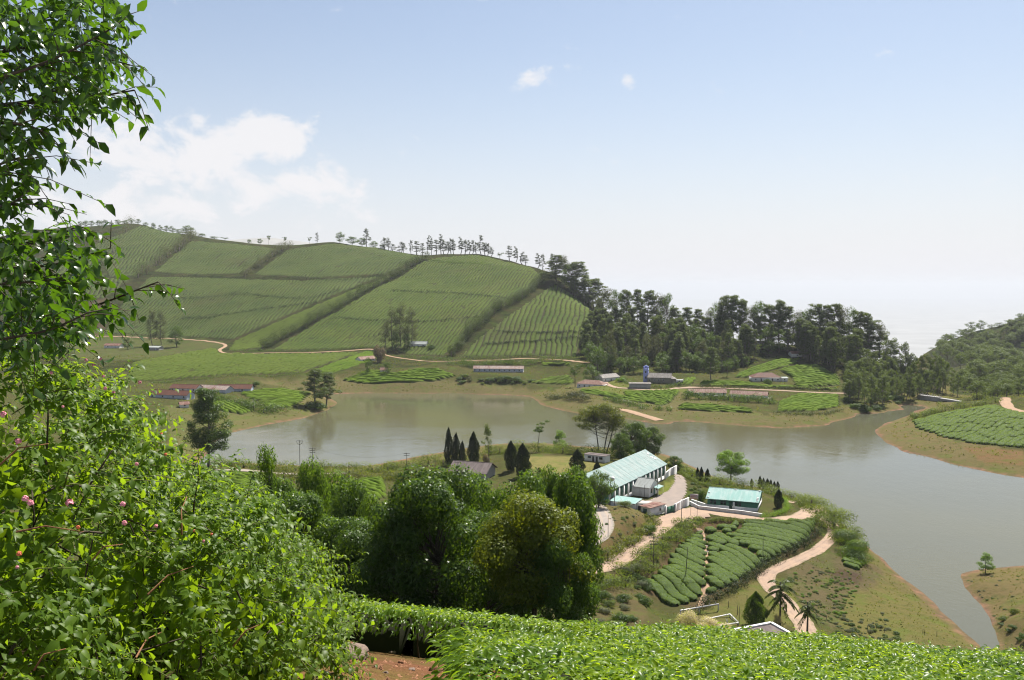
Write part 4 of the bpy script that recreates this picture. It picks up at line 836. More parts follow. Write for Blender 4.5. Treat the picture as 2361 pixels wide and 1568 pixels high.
wall_run('back_wall', 'weathered white wall behind the factory beside the lake', [zpt(1534, 1104, ZF), zpt(1546, 1094, ZF), zpt(1560, 1086, ZF)], 2., .25, 'wall_white', True)
ga0, ga1 = zpt(1536, 1186, ZF), zpt(1556, 1181, ZF); r = empty('yard_gate', ga0, 'dark green sheet metal yard gate', 'gate', rz=ang(ga0, ga1)); gl = float(np.linalg.norm(ga1 - ga0))
for k in range(2):
    p = MB().box(gl * k / 2 + .03, gl * (k + 1) / 2 - .03, -.04, .04, .1, 2.1).build('gate_leaf', 'wall_green', r)
    for zz in (.3, 1.1, 1.95): MB().box(gl * k / 2 + .05, gl * (k + 1) / 2 - .05, -.07, -.04, zz, zz + .08).build('rail', 'paint_green', p)
for x in (-.25, gl + .2): MB().box(x - .25, x + .25, -.25, .25, -.5, 2.5).build('gate_pier', 'wall_white', r)
# ---- lakeside hall with aqua roof
ZH = PAD['hall'][2]; a = at_z(1627, 1150, ZH + 2.6); b = at_z(1750, 1160, ZH + 2.6); ha = ang(a, b); hn = np.array([-math.sin(ha), math.cos(ha), 0]); HL = float(np.linalg.norm(b - a)) - 1.; hc = (a + b) / 2 + hn * 7.1; hc[2] = ZH
hops = [('f', x, .8, 1.2, 2.35, 'win') for x in (-6, -5, -3, -2.1, 1.2, 2.2)] + [('f', -.4, .9, 0, 2.3, 'door'), ('f', .5, .5, 0, 2.3, 'pil'), ('r', -2, 1, 1.2, 2.2, 'win'), ('r', 2, 1, 1.2, 2.2, 'win')]
hall = house('lakeside_hall', 'long hall with aqua sheet roof and green front behind low wall', hc, ha, HL, 13.6, 2.75, 1.75, 'wall_green', 'roof_aqua', .5, hops, 14, plinth=('wall_white', .95), trim='paint_green')
for x, y in ((HL / 2 - .1, -6.2), (HL / 2 - .1, -5.4), (HL / 2 - .1, -4.6), (HL / 2, -.3), (-HL / 2, -6.3), (-HL / 2, -3.5), (.2, -.4)):
    zz = 2.75 + 1.75 * (1 - abs(y) / 6.8); MB().box(x - .3, x + .3, y - .22, y + .22, zz + .1, zz + .3).build('roof_weight', 'white_paint', hall)
# ---- lodge with grey-brown roof, white store on the lawn
p = PAD['lodge']; house('lodge', 'lodge with broad grey brown sheet roof among the cypresses', p, -.32, 13., 10.5, 2.6, 2.4, 'wall_grey', 'roof_brown', .8, [('f', -3, 1.2, .9, 2., 'win'), ('f', 0, 1, 0, 2.1, 'door'), ('f', 3, 1.2, .9, 2., 'win')], 11, hip=0)
a = G(1354, 1062); b = G(1402, 1068); p = (a + b) / 2; house('lawn_store', 'small flat-roofed white store at the far edge of the lawn', p + [0, 2, -.1], ang(a, b), float(np.linalg.norm(b - a)), 4., 2.5, .03, 'wall_white', 'roof_brown', .25, [('f', -2.2, 1.6, 1.2, 2.2, 'win'), ('f', -.6, .8, 0, 2.1, 'door'), ('f', .9, .8, 0, 2.1, 'door'), ('f', 2.6, 1.6, 1.1, 2.2, 'win')], 1)
# ---- far side
def far_house(name, label, ul, ur, vb, depth, eave, rise, wall, roof, ops=0, dmin=380., vb2=None, kind='bdoor', **k):
    a = G(ul, vb, dmin); b = G(ur, vb2 or vb, dmin); l = float(np.linalg.norm((b - a)[:2])); aa = ang(a, b); n = np.array([-math.sin(aa), math.cos(aa), 0]); c = (a + b) / 2 + n * depth / 2; c[2] = min(a[2], b[2])
    flat_ops = []
    for i in range(ops):
        x = -l / 2 + l * (i + .5) / ops; flat_ops.append(('f', x, .9 if i % 2 else 1.1, 0 if i % 2 else .9, 2.05, kind if i % 2 else 'win'))
    return house(name, label, c + [0, 0, .15], aa, l, depth, eave, rise, wall, roof, .5, flat_ops, **k)
far_house('line_house', 'long blue fronted labour line with rusty roof on far bank', 1092, 1206, 858, 6., 2.7, 1.7, 'wall_blue', 'roof_mixed', 20, sheets=14, plinth=('wall_grey', .25), vb2=859)
far_house('line_house', 'red roofed row house ending at the lane on the left cape', 500, 578, 902, 8., 2.4, 2.2, 'wall_blue', 'roof_redtile', 6, sheets=8, vb2=905)
far_house('line_house', 'row house with patched white and rusty roof on the left cape', 452, 520, 900, 8., 2.4, 2.0, 'wall_blue', 'roof_mixed', 6, sheets=8, vb2=908)
far_house('line_house', 'dark red roofed row house behind the others on the left cape', 392, 452, 898, 8., 2.4, 2., 'wall_white', 'roof_redtile', 5, sheets=8, vb2=905)
far_house('line_house', 'long red roofed row house nearest the tall tree on the left cape', 345, 430, 915, 8., 2.6, 2.2, 'wall_blue', 'roof_redtile', 7, sheets=9, vb2=922)
far_house('hut', 'tiny red roofed hut below the red roofed rows', 416, 436, 940, 4., 2., 1.2, 'wall_white', 'roof_rust', 1)
far_house('cottage', 'white cottage with red roof under the round mauve tree', 832, 866, 836, 6., 2.4, 1.8, 'wall_white', 'roof_rust', 3, vb2=832)
far_house('cottage', 'little pale cottage between the two dark trees on lakeside tea', 877, 890, 861, 5., 2.5, 1.6, 'wall_white', 'roof_rust', 1)
far_house('cottage', 'pale grey roofed cottage on the tea slope beside hazy trees', 944, 982, 800, 7., 2.6, 2., 'wall_white', 'roof_white', 3, dmin=500)
far_house('shed', 'pale roofed shed in front of the tall hazy conifer', 338, 366, 808, 8., 2.6, .9, 'wall_grey', 'roof_white', 2, dmin=500)
far_house('house', 'white walled house with hipped rusty roof near the shore', 1330, 1388, 894, 9., 3., 2.2, 'wall_white', 'roof_rust', 5, hip=4., vb2=890, kind='door', plinth=('wall_blue', .5))
far_house('barn', 'long barn with weathered pale roof beside the road bend', 1390, 1428, 882, 8., 3., 2., 'wall_white', 'roof_asb', 3, vb2=874, kind='door', sheets=6)
far_house('flat_store', 'square grey flat roofed store below the blue church tower', 1452, 1500, 896, 7., 3.4, .04, 'wall_grey', 'roof_asb', 0, vb2=897)
far_house('rusty_shed', 'long rust red roofed shed left of its twin by the village road', 1588, 1674, 911, 7., 2.2, 1.9, 'wall_white', 'roof_rust', 8, sheets=10, vb2=914, kind='door')
far_house('rusty_shed', 'rust red roofed shed right of its twin among bushes', 1684, 1768, 916, 7., 2.0, 1.9, 'wall_white', 'roof_rust', 0, sheets=10, vb2=919)
far_house('bungalow', 'bungalow with hipped red roof below the round tea slope', 1736, 1800, 880, 10., 3., 2.6, 'wall_white', 'roof_redtile', 5, hip=5., vb2=880, kind='door')
far_house('outhouse', 'small white outhouse right of the hipped bungalow', 1802, 1816, 880, 4., 2.4, .6, 'wall_white', 'roof_white', 1)
far_house('cottage', 'white gabled cottage at the upper edge of the tea under the wood', 1826, 1850, 824, 6., 2.8, 1.6, 'wall_white', 'roof_rust', 1, vb2=822)
far_house('house', 'brown house half hidden in the wood above the church', 1542, 1572, 838, 7., 3., 1.8, 'wall_grey', 'roof_asb', 2, vb2=840)
far_house('cottage', 'house hidden among the trunks high in the wood', 1738, 1772, 800, 7., 3., 1.6, 'wall_grey', 'roof_asb', 2, dmin=500)
far_house('cottage', 'small roof behind trees at the far left of the valley', 240, 275, 803, 7., 2.5, 1.6, 'wall_white', 'roof_rust', 2, dmin=500)
# church: lilac tower, long nave, apse
cp = G(1489, 884, 400); cn = G(1550, 886, 400); ca = ang(cp, cn); n = np.array([-math.sin(ca), math.cos(ca), 0])
CZ = cp[2]; L_ = float(np.linalg.norm((cn - cp)[:2])) + 1
ch = house('church', 'small stone church with grey roof and lilac blue tower', (cp + cn) / 2 + n * 4 + [0, 0, .1], ca, L_ - 3, 7.5, 4.2, 2.6, 'wall_stone', 'roof_asb', .4, [('f', -L_ / 2 + 3 + k * 3.1, .8, 1.4, 3.4, 'win') for k in range(int((L_ - 4) / 3.1))], 6)
tw = MB(); tx = -L_ / 2 + .2; tw.box(tx - 1.7, tx + 1.7, -1.9, 1.7, -.8, 10.2); tw.build('tower', 'wall_lilac', ch)
for k, (dx, dy) in enumerate(((-1.4, -1.6), (1.4, -1.6), (-1.4, 1.4), (1.4, 1.4))): MB().box(tx + dx - .35, tx + dx + .35, dy - .35, dy + .35, 10.2, 11.3).build('pinnacle', 'wall_lilac', ch)
MB().box(tx - .8, tx + .8, -1., .8, 10.2, 11.8).build('belfry', 'wall_lilac', ch); MB().box(tx - .05, tx + .05, -.15, -.05, 11.8, 13.).build('cross', 'white_paint', ch)
for zz in (3., 6.8): MB().box(tx - .5, tx + .5, -1.97, -1.85, zz, zz + 1.5).build('window', 'glass_dark', ch)
MB().box(tx - 1.9, tx + 1.9, -2.1, 1.9, 8.9, 9.15).build('cornice', 'wall_lilac', ch)
mb = MB(); pts = [(L_ / 2 - 1.4 + 3.2 * math.cos(t), 3.2 * math.sin(t), 0) for t in np.linspace(-1.57, 1.57, 7)]; mb.prism(pts, np.array([0, 0, -.8]), np.array([0, 0, 3.4])); mb.build('apse', 'wall_stone', ch)
mb = MB(); pts = [(L_ / 2 - 1.4 + 3.6 * math.cos(t), 3.6 * math.sin(t), 3.4) for t in np.linspace(-1.57, 1.57, 7)]; ap = (L_ / 2 - 1.4, 0, 5.4)
for q in range(6): mb.add([pts[q], pts[q + 1], ap], [(0, 1, 2)])
mb.build('apse_roof', 'roof_asb', ch)
far_house('porch_shed', 'low pale roofed lean-to at the church apse', 1555, 1574, 884, 4., 2., .3, 'wall_white', 'roof_white', 0)
# weir between wood and right cape
a = at_z(2120, 912, 4.5); b = at_z(2168, 918, 4.5); c2 = at_z(2225, 927, 3.6)
r = empty('weir', a, 'grey concrete weir and low bridge at the lake outlet', 'weir'); d1, d2 = (b - a), (c2 - b)
for nm, p0, dd, h0, h1 in (('spillway', np.zeros(3), d1, -6, .6), ('bridge_deck', d1, d2, -1.2, .2)):
    n = np.array([-dd[1], dd[0], 0]); n = n / np.linalg.norm(n) * 1.6
    MB().prism([p0 - n, p0 + dd - n, p0 + dd + n, p0 + n], np.array([0, 0, h0]), np.array([0, 0, h1])).build(nm, 'wall_grey', r)
for k in range(9):
    q = d1 * (k + .5) / 9; MB().box(q[0] - .12, q[0] + .12, q[1] - .12, q[1] + .12, q[2] + .6, q[2] + 1.6).build('rail_post', 'concrete', r)
# ------------------------------------------------------------------ windbreak hedges and hedges
def strip(name, label, P, w, h, leaf, n, mat, cat='hedge', group=None, rough=.35, seed=3, boxy=.0, stems=True, asp=.55):
    """leafy hedge along a ground path"""
    rg = np.random.default_rng(seed); P = np.asarray(P); seg = np.linalg.norm(np.diff(P[:, :2], axis=0), axis=1); L_ = seg.sum(); k = max(3, int(L_ / (w * .55)))
    s = np.linspace(0, L_, k); cs = np.r_[0, np.cumsum(seg)]; c = np.stack([np.interp(s, cs, P[:, i]) for i in range(2)], 1); c += rg.normal(0, w * .13, c.shape)
    C = np.c_[c, H(c[:, 0], c[:, 1]) + h * (.5 + rough * .35 * rg.standard_normal(k))]; C = np.r_[C, C + np.c_[rg.normal(0, w * .22, (k, 2)), h * .25 * rg.standard_normal(k)]]
    Rr = np.c_[w * .5 * (.8 + .4 * rg.random(2 * k)), w * .5 * (.8 + .4 * rg.random(2 * k)), h * .55 * (.8 + rough * rg.random(2 * k))]
    V, F_ = cluster_leaves(rg, C, Rr, n, leaf, asp, .1, .45)
    g = H(V[:, 0], V[:, 1]); V[:, 2] = np.maximum(V[:, 2], g - .05); o0 = np.r_[P[0][:2], H(P[0][0], P[0][1])]
    r = empty(name, o0, label, cat, group); link('foliage', mesh('foliage', V - o0, F_, mat), r)
    if stems:
        for q in C[:k:max(1, k // 14)]: b = np.array([q[0], q[1], float(H(q[0], q[1])) - .3]); MB().tube([b - o0, q - o0], [w * .06, w * .03], 5).build('stem', 'bark_dark', r)
    return r
def pp(uv, dmin=450., step=6.): return path_px(uv, step, dmin)
strip('windbreak_hedge', 'long diagonal windbreak hedge down the middle of the tea hill', pp([(604, 806), (660, 778), (720, 745), (800, 700), (870, 660), (940, 620), (985, 597)]), 8, 10, .9, 20000, 'leaf_wind', seed=1)
strip('windbreak_hedge', 'windbreak hedge climbing to the wood on the right of the hill', pp([(1040, 820), (1075, 780), (1110, 748), (1150, 715), (1200, 690), (1240, 660), (1272, 640)]), 9, 10, .9, 18000, 'leaf_wind', seed=2)
strip('windbreak_hedge', 'short windbreak hedge below the brown knoll', pp([(560, 637), (600, 612), (640, 585), (662, 572)]), 14, 10, 1., 6000, 'leaf_scrub_far', seed=3)
strip('windbreak_hedge', 'mauve flowering windbreak hedge below the big ridge tree', pp([(322, 640), (360, 612), (400, 585), (430, 560), (445, 545)]), 20, 13, 1.2, 7000, 'leaf_scrub_far', seed=4)
strip('windbreak_hedge', 'mauve flowering windbreak hedge at the far left under the ridge', pp([(205, 590), (240, 565), (290, 535), (325, 515)]), 20, 12, 1.2, 7000, 'leaf_scrub_far', seed=5)
for k, uv in enumerate(([(345, 637), (470, 640), (600, 643), (760, 648), (880, 637)], [(645, 742), (500, 730), (400, 700)], [(690, 704), (820, 700), (900, 690)])): pass
strip('hill_dark_strip', 'thin dark leaf strip standing for shade along the level path across the left slopes', pp([(345, 637), (470, 640), (600, 643), (760, 648), (885, 636)]), 5, 3.2, .8, 4200, 'leaf_cypress', seed=6, stems=False)  # cypress-dark leaves here and below stand for shadowed paths across the tea
strip('hill_dark_strip', 'thin dark leaf strip standing for a shadowed path across the broad middle tea slope, upper of two', pp([(905, 672), (1000, 676), (1100, 682), (1185, 692)]), 3.6, 2.6, .7, 2600, 'leaf_cypress', seed=7, stems=False)
strip('hill_dark_strip', 'thin dark leaf strip standing for a shadowed path across the broad middle tea slope, lower of two', pp([(770, 735), (880, 742), (960, 745), (1110, 735)]), 3.6, 2.6, .7, 2600, 'leaf_cypress', seed=8, stems=False)
strip('hill_dark_strip', 'dark hedge under the curved top terrace of the hill', pp([(985, 600), (1030, 607), (1080, 609), (1130, 612)]), 5, 3., .8, 1500, 'leaf_dark', seed=9, stems=False)
strip('hill_dark_strip', 'thin dark leaf strip standing for a shadowed path across the tea slope right of the second windbreak', pp([(1140, 765), (1220, 770), (1330, 768)]), 3.6, 2.6, .7, 2400, 'leaf_cypress', seed=10, stems=False)
strip('hill_dark_strip', 'thin slanting dark leaf strip standing for a shadowed path low on the tea slope right of the second windbreak', pp([(1120, 795), (1220, 790), (1330, 780)]), 3.6, 2.6, .7, 2400, 'leaf_cypress', seed=11, stems=False)
strip('hill_dark_strip', 'thin slanting dark leaf strip standing for a shadowed path across the wide shaded slope, upper one', pp([(420, 690), (560, 680), (700, 690), (780, 672)]), 4., 2.8, .8, 2600, 'leaf_cypress', seed=12, stems=False)
strip('hill_dark_strip', 'thin slanting dark leaf strip standing for a shadowed path across the wide shaded slope, lower one', pp([(420, 735), (520, 728), (640, 710), (730, 700)]), 4., 2.8, .8, 2600, 'leaf_cypress', seed=13, stems=False)
strip('road_bank_scrub', 'dark scrub bank above the road at the hill foot', pp([(540, 810), (660, 810), (780, 806), (862, 802)]), 4., 2., .7, 2000, 'leaf_dark', seed=14, stems=False)
strip('road_bank_scrub', 'dark scrub bank above the road below the second windbreak', pp([(930, 824), (1020, 829), (1150, 826), (1240, 823), (1330, 828)]), 5., 2.6, .7, 2600, 'leaf_dark', seed=15, stems=False)
strip('road_bank_scrub', 'scrub bank behind the blue labour line', pp([(1040, 842), (1100, 843), (1180, 840), (1240, 836)]), 8., 4., .8, 3000, 'leaf_dark', seed=16, stems=False)
strip('shore_hedge', 'dark hedge edging the low rolling tea field', pp([(350, 883), (430, 877), (540, 867), (620, 869), (700, 863), (770, 868)]), 3., 1.3, .6, 2200, 'leaf_dark', seed=17, stems=False)
strip('shed_hedge', 'dark bushes in front of the rusty sheds', pp([(1585, 918), (1640, 922), (1700, 926), (1768, 930)], 380.), 9., 4.5, .8, 4200, 'leaf_dark', seed=18)
strip('road_bank_scrub', 'scrub bank below the village road under the bungalow', pp([(1605, 893), (1700, 896), (1800, 898), (1945, 904)], 400.), 4., 2.2, .7, 2600, 'leaf_scrub_far', seed=19, stems=False)
strip('shore_scrub', 'dark scrub at the lake edge below the tea terraces', pp([(1400, 922), (1450, 934), (1500, 944), (1540, 945)], 350.), 6., 3., .7, 2400, 'leaf_dark', seed=20, stems=False)
strip('shore_scrub', 'grey green scrub mound on the small cape', pp([(1275, 922), (1310, 918), (1350, 926)], 350.), 9., 4., .8, 2400, 'leaf_scrub_far', seed=21, stems=False)
strip('shore_scrub', 'scrub edge below the lakeshore tea plot', pp([(1790, 955), (1860, 957), (1940, 948)], 350.), 4., 1.8, .6, 1400, 'leaf_scrub_far', seed=22, stems=False)
strip('garden_hedge', 'dark hedge round the church garden', pp([(1435, 872), (1448, 886), (1500, 893), (1550, 892), (1582, 880)], 400.), 4., 2., .6, 2200, 'leaf_dark', seed=23, stems=False)
strip('cape_hedge', 'long dark hedge above the tea on the right cape', pp([(2108, 968), (2150, 955), (2200, 945), (2260, 934), (2290, 928)], 300., 4.), 6., 3.4, .6, 5200, 'leaf_hedge', seed=24)
strip('cape_hedge', 'scrub behind the dirt track on the right cape', pp([(2250, 920), (2300, 912), (2361, 908), (2440, 908)], 300., 4.), 12., 5., .8, 4200, 'leaf_shrub', seed=25)
strip('cape_scrub', 'dark scrub mound beside tea on the left cape', pp([(520, 925), (560, 938), (600, 952), (622, 948)], 350., 4.), 11., 5., .7, 4600, 'leaf_dark', seed=26)
# hedges on the factory spur
SPH = 150.
strip('clipped_hedge', 'clipped hedge between the pale road and the tea patch', pp([(1604, 1198), (1680, 1202), (1760, 1208), (1830, 1210), (1885, 1208)], SPH, 1.5), 1.5, 1.2, .24, 6500, 'leaf_hedge', seed=30, rough=.1)
strip('clipped_hedge', 'clipped hedge curving behind the aqua roofed hall', pp([(1572, 1094), (1600, 1112), (1640, 1125), (1700, 1130), (1760, 1138), (1785, 1146)], SPH, 1.5), 1.6, 1.3, .24, 6500, 'leaf_hedge', seed=31, rough=.1)
strip('clipped_hedge', 'bright clipped hedge on the bend right of the hall', pp([(1757, 1194), (1790, 1190), (1812, 1178), (1812, 1165), (1795, 1150)], SPH, 1.5), 2., 1.5, .24, 5500, 'leaf_bright', seed=32, rough=.1)
strip('road_scrub', 'scrub along the lower edge of the estate road', pp([(1600, 1205), (1560, 1235), (1520, 1265), (1480, 1300), (1430, 1340), (1390, 1360)], SPH, 1.5), 5.5, 2., .34, 12000, 'leaf_shrub', seed=33)
strip('bank_leaf_strip', 'dark scrub on the cut bank above the estate road', pp([(1505, 1205), (1480, 1235), (1440, 1265), (1395, 1290)], SPH, 1.5), 4.5, 2., .34, 6000, 'leaf_olive', seed=34)
strip('lake_scrub', 'leafy scrub belt along the lake behind the right bend', pp([(1790, 1146), (1840, 1160), (1880, 1182), (1920, 1210), (1950, 1238), (1968, 1262)], SPH, 1.5), 9., 4., .4, 17000, 'leaf_shrub', seed=35)
strip('lake_scrub', 'scrub belt along the lake behind the hall', pp([(1560, 1080), (1590, 1098), (1640, 1116), (1700, 1124), (1760, 1134)], SPH, 1.5), 6., 2.8, .36, 9000, 'leaf_shrub', seed=36)
strip('lake_scrub', 'scrub belt along the lake left of the cypresses', pp([(500, 1074), (600, 1082), (700, 1086), (800, 1090), (880, 1088), (960, 1078), (1020, 1072)], SPH, 2.), 8., 3.4, .45, 15000, 'leaf_shrub', seed=37)
strip('lake_scrub', 'scrub belt along the lake behind the lawn', pp([(1120, 1050), (1180, 1044), (1250, 1044), (1330, 1048), (1420, 1056)], SPH, 2.), 9., 4., .45, 12000, 'leaf_shrub', seed=38)
strip('lake_scrub', 'scrub below the road bend on the lake side', pp([(1945, 1250), (1965, 1275), (1990, 1300)], SPH, 1.5), 7., 3., .36, 7000, 'leaf_mid', seed=39)
strip('road_scrub', 'long scrub bank by the shore road left of the lodge', pp([(620, 1104), (740, 1108), (840, 1104), (930, 1108), (1010, 1116)], SPH, 2.), 9., 3., .45, 12000, 'leaf_olive', seed=40)
# ------------------------------------------------------------------ trees one by one
RG = random.Random(5)
def interp(x, tab):
    xs, ys = zip(*tab); return float(np.interp(x, xs, ys))
SKY = [(1270, 600), (1300, 582), (1330, 598), (1350, 640), (1395, 645), (1450, 668), (1500, 668), (1536, 672), (1560, 705), (1600, 708), (1650, 692), (1692, 678), (1720, 700), (1760, 692), (1800, 690), (1830, 712), (1870, 702), (1905, 705), (1935, 688), (1970, 712), (2000, 725), (2025, 735), (2050, 762), (2080, 785), (2110, 808), (2150, 808), (2190, 826), (2215, 860)]
def wood(n, poly, key, label, group, hmin, hmax, seed, dmin=450., over=0., name='eucalyptus_tree', cap=True):
    rg = random.Random(seed); us = [p[0] for p in poly]; vs = [p[1] for p in poly]; k = 0; t = 0
    while k < n and t < 6000:
        t += 1; u = rg.uniform(min(us), max(us)); v = rg.uniform(min(vs), max(vs))
        if not inpoly(np.array([u]), np.array([v]), poly)[0]: continue
        b = G(u, v, dmin); hh = rg.uniform(hmin, hmax)
        if cap:
            lim = at_d(u, interp(u, SKY) + rg.uniform(0, 26), b[1])[2] - b[2]; hh = min(hh, max(lim, hmin * .5))
        h0, w0 = PROTO[key][0][:2]; s = hh / h0
        plant(key, b - [0, 0, .2], s, max(.75, s) * rg.uniform(.85, 1.2), name, label, 'tree', group); k += 1
def sky_row(us, vb, vt, w, key, label, group, name='eucalyptus_tree', dmin=500.):
    for i, u in enumerate(us): tree_px(key if isinstance(key, str) else key[(i * 7) % len(key)], u, vb(u), vt(u) + RG.uniform(-4, 12), w * RG.uniform(.8, 1.25), name, label + ', %s from the left' % ordw(i + 1), 'tree', group, dmin)
sky_row([2042, 2056, 2070, 2084, 2098, 2112, 2126, 2140, 2154, 2168, 2182, 2196, 2208], lambda u: interp(u, [(2040, 868), (2130, 893), (2210, 915)]), lambda u: interp(u, SKY) + 4, 30, 'euc_low', 'young eucalyptus on the skyline above the lake outlet', 'skyline trees above the lake outlet')
GWOOD = 'trees of the dark wood behind the church'
sky_row([1284, 1300, 1318, 1332, 1352, 1372, 1398, 1420, 1445, 1470, 1498, 1520, 1537, 1556, 1585, 1610, 1635, 1655, 1672, 1692, 1712, 1730, 1752, 1775, 1798, 1815, 1838, 1860, 1880, 1905, 1925, 1942, 1960, 1978, 1995, 2012, 2030],
        lambda u: interp(u, [(1284, 650), (1335, 680), (1400, 752), (1480, 776), (1640, 795), (1740, 795), (1830, 802), (1920, 812), (2000, 832), (2040, 845)]), lambda u: interp(u, SKY), 54, ['euc', 'euc', 'casuarina', 'euc', 'round_far'], 'tall eucalyptus on the skyline of the dark wood', 'skyline trees of the dark wood')
wood(34, [(1285, 655), (1340, 690), (1400, 760), (1390, 800), (1345, 770), (1392, 742), (1320, 682)], 'euc', 'eucalyptus where the dark wood runs up to the tea hill', 'trees at the upper end of the dark wood', 14, 24, 1)
wood(30, [(1420, 770), (1560, 795), (1740, 800), (1900, 815), (1800, 822), (1600, 830), (1420, 810)], 'round_far', 'rounded tree filling the middle of the dark wood', 'rounded trees inside the dark wood', 12, 20, 31, name='broadleaf_tree')
wood(72, [(1400, 760), (1560, 792), (1740, 796), (1800, 812), (1700, 845), (1600, 855), (1450, 850), (1350, 845), (1345, 800)], 'euc', 'tall dark eucalyptus inside the wood behind the church', GWOOD, 18, 29, 2)
wood(26, [(1380, 780), (1560, 800), (1740, 806), (1700, 845), (1450, 850), (1360, 830)], 'casuarina', 'hazy olive feathery tree inside the wood behind the church', 'olive feathery trees in the church wood', 16, 24, 22, name='casuarina_tree')
wood(34, [(1790, 805), (1900, 815), (2000, 835), (1975, 862), (1930, 856), (1860, 830)], 'euc', 'tall dark eucalyptus above the round tea slope', 'trees above the round tea slope', 18, 29, 3)
wood(34, [(1340, 815), (1450, 835), (1600, 845), (1640, 862), (1560, 866), (1440, 862), (1370, 860), (1345, 840)], 'round_far', 'dark broadleaf tree at the lower edge of the church wood', 'broadleaf trees at the edge of the church wood', 8, 15, 4, name='broadleaf_tree')
wood(120, [(1955, 862), (2060, 855), (2130, 882), (2190, 908), (2150, 915), (2080, 925), (1990, 945), (1952, 925)], 'euc_low', 'young eucalyptus in the plantation beside the lake outlet', 'young eucalyptus plantation by the outlet', 11, 19, 5, cap=False)
wood(16, [(1950, 915), (2060, 912), (2100, 925), (2000, 955), (1950, 945)], 'shrub_dark', 'dark bush at the water edge under the plantation', 'bushes under the plantation', 3, 6, 6, cap=False, name='bush')
wood(22, [(1600, 835), (1700, 838), (1740, 850), (1650, 868), (1600, 862)], 'round_far', 'round dark tree in the gap right of the church', 'trees in the gap right of the church', 7, 13, 7, name='broadleaf_tree')
wood(150, [(2150, 806), (2361, 745), (2440, 740), (2440, 880), (2361, 890), (2260, 890), (2230, 860)], 'scrub_far', 'bushy tree on the hazy right hand hill', 'bushy trees on the hazy right hand hill', 8, 17, 8, cap=False, name='bushy_tree')
wood(60, [(2215, 880), (2361, 880), (2440, 890), (2361, 915), (2250, 922)], 'scrub_far', 'bushy tree in the hollow behind the right cape', 'bushy trees in the hollow behind the right cape', 7, 12, 9, cap=False, name='bushy_tree')
sky_row([2150, 2172, 2195, 2215, 2240, 2262, 2285, 2305, 2330, 2352], lambda u: interp(u, [(2140, 806), (2180, 785), (2240, 762), (2310, 748), (2361, 738)]) + 4, lambda u: interp(u, [(2140, 796), (2180, 770), (2240, 745), (2310, 735), (2361, 722)]), 26, 'round_far', 'dark tree on the crest of the hazy right hand hill', 'crest trees of the right hand hill', 'broadleaf_tree')
# eucalyptus row on the ridge
cx = [530, 560, 598, 640, 662, 682, 740, 785, 830, 880, 902, 940, 980, 1002, 1030, 1060, 1080, 1135, 1170, 1200, 1230, 1260, 1300, 1330, 1352, 1378, 1525, 1575, 1630, 1655, 1750, 1790, 1868]
cy_ = [245, 240, 255, 300, 262, 270, 250, 262, 248, 210, 240, 230, 208, 240, 250, 238, 260, 208, 255, 240, 275, 275, 210, 262, 280, 295, 300, 280, 318, 370, 370, 335, 346]
RIDV = [(p[0], p[1]) for p in RID]; RIDD = [(p[0], p[2]) for p in RID]
for k_, (x, y) in enumerate(zip(cx, cy_)):
    u = (1200 + .4659 * x) / 1.6264; v = (780 + .4659 * y) / 1.6264
    tree_px('euc_thin', u, interp(u, RIDV) + 3, v + RG.uniform(-5, 10), RG.uniform(11, 24), 'eucalyptus_tree', 'slender eucalyptus in the open row along the hill crest, %s from the left' % ordw(k_ + 1), 'tree', 'slender eucalyptus along the hill crest', d=interp(u, RIDD) - 3)
for u, vt, w, key, lb in ((1153, 582, 24, 'umbrella_far', 'flat topped tree in the crest row of slender eucalyptus'), (848, 525, 20, 'euc_thin', 'tall lone eucalyptus above the dark clump on the ridge'), (735, 535, 10, 'euc_thin', 'thin tree left of the dark clump on the ridge'),
                           (788, 535, 26, 'round_far', 'dark tree at the left end of the ridge clump'), (815, 545, 34, 'round_far', 'dark tree in the middle of the ridge clump'), (838, 548, 30, 'round_far', 'dark tree at the right of the ridge clump'), (865, 556, 26, 'round_far', 'low dark tree trailing off the ridge clump'), (886, 562, 22, 'round_far', 'lowest dark tree of the ridge clump'),
                           (440, 520, 38, 'round_far', 'big dark round tree on the left ridge'), (472, 538, 24, 'round_far', 'dark tree just right of the big ridge tree'), (500, 545, 26, 'round_far', 'dark tree on the sloping ridge'), (525, 547, 26, 'umbrella_far', 'flat topped dark tree on the sloping ridge'), (625, 543, 12, 'umbrella_far', 'tiny lone flat topped tree on the saddle'), (662, 546, 12, 'umbrella_far', 'tiny lone tree at the right of the saddle'), (580, 552, 14, 'round_far', 'small bush-like tree on the saddle'), (605, 550, 16, 'round_far', 'small tree in the middle of the saddle'), (718, 546, 12, 'umbrella_far', 'small tree left of the brown knoll')):
    tree_px(key, u, interp(u, RIDV) + 3, vt, w, 'ridge_tree', lb, 'tree', None, d=interp(u, RIDD) - 3)
for i, u in enumerate((196, 208, 222, 238, 252, 266, 282, 298, 312, 328, 345, 362, 378, 392, 405, 420)):
    tree_px('round_far', u, interp(u, RIDV) + 3, interp(u, RIDV) - RG.uniform(5, 14), RG.uniform(14, 22), 'ridge_tree', 'small dark tree in the line along the left hilltop, %s from the left' % ordw(i + 1), 'tree', 'small trees along the left hilltop', d=interp(u, RIDD) - 3)
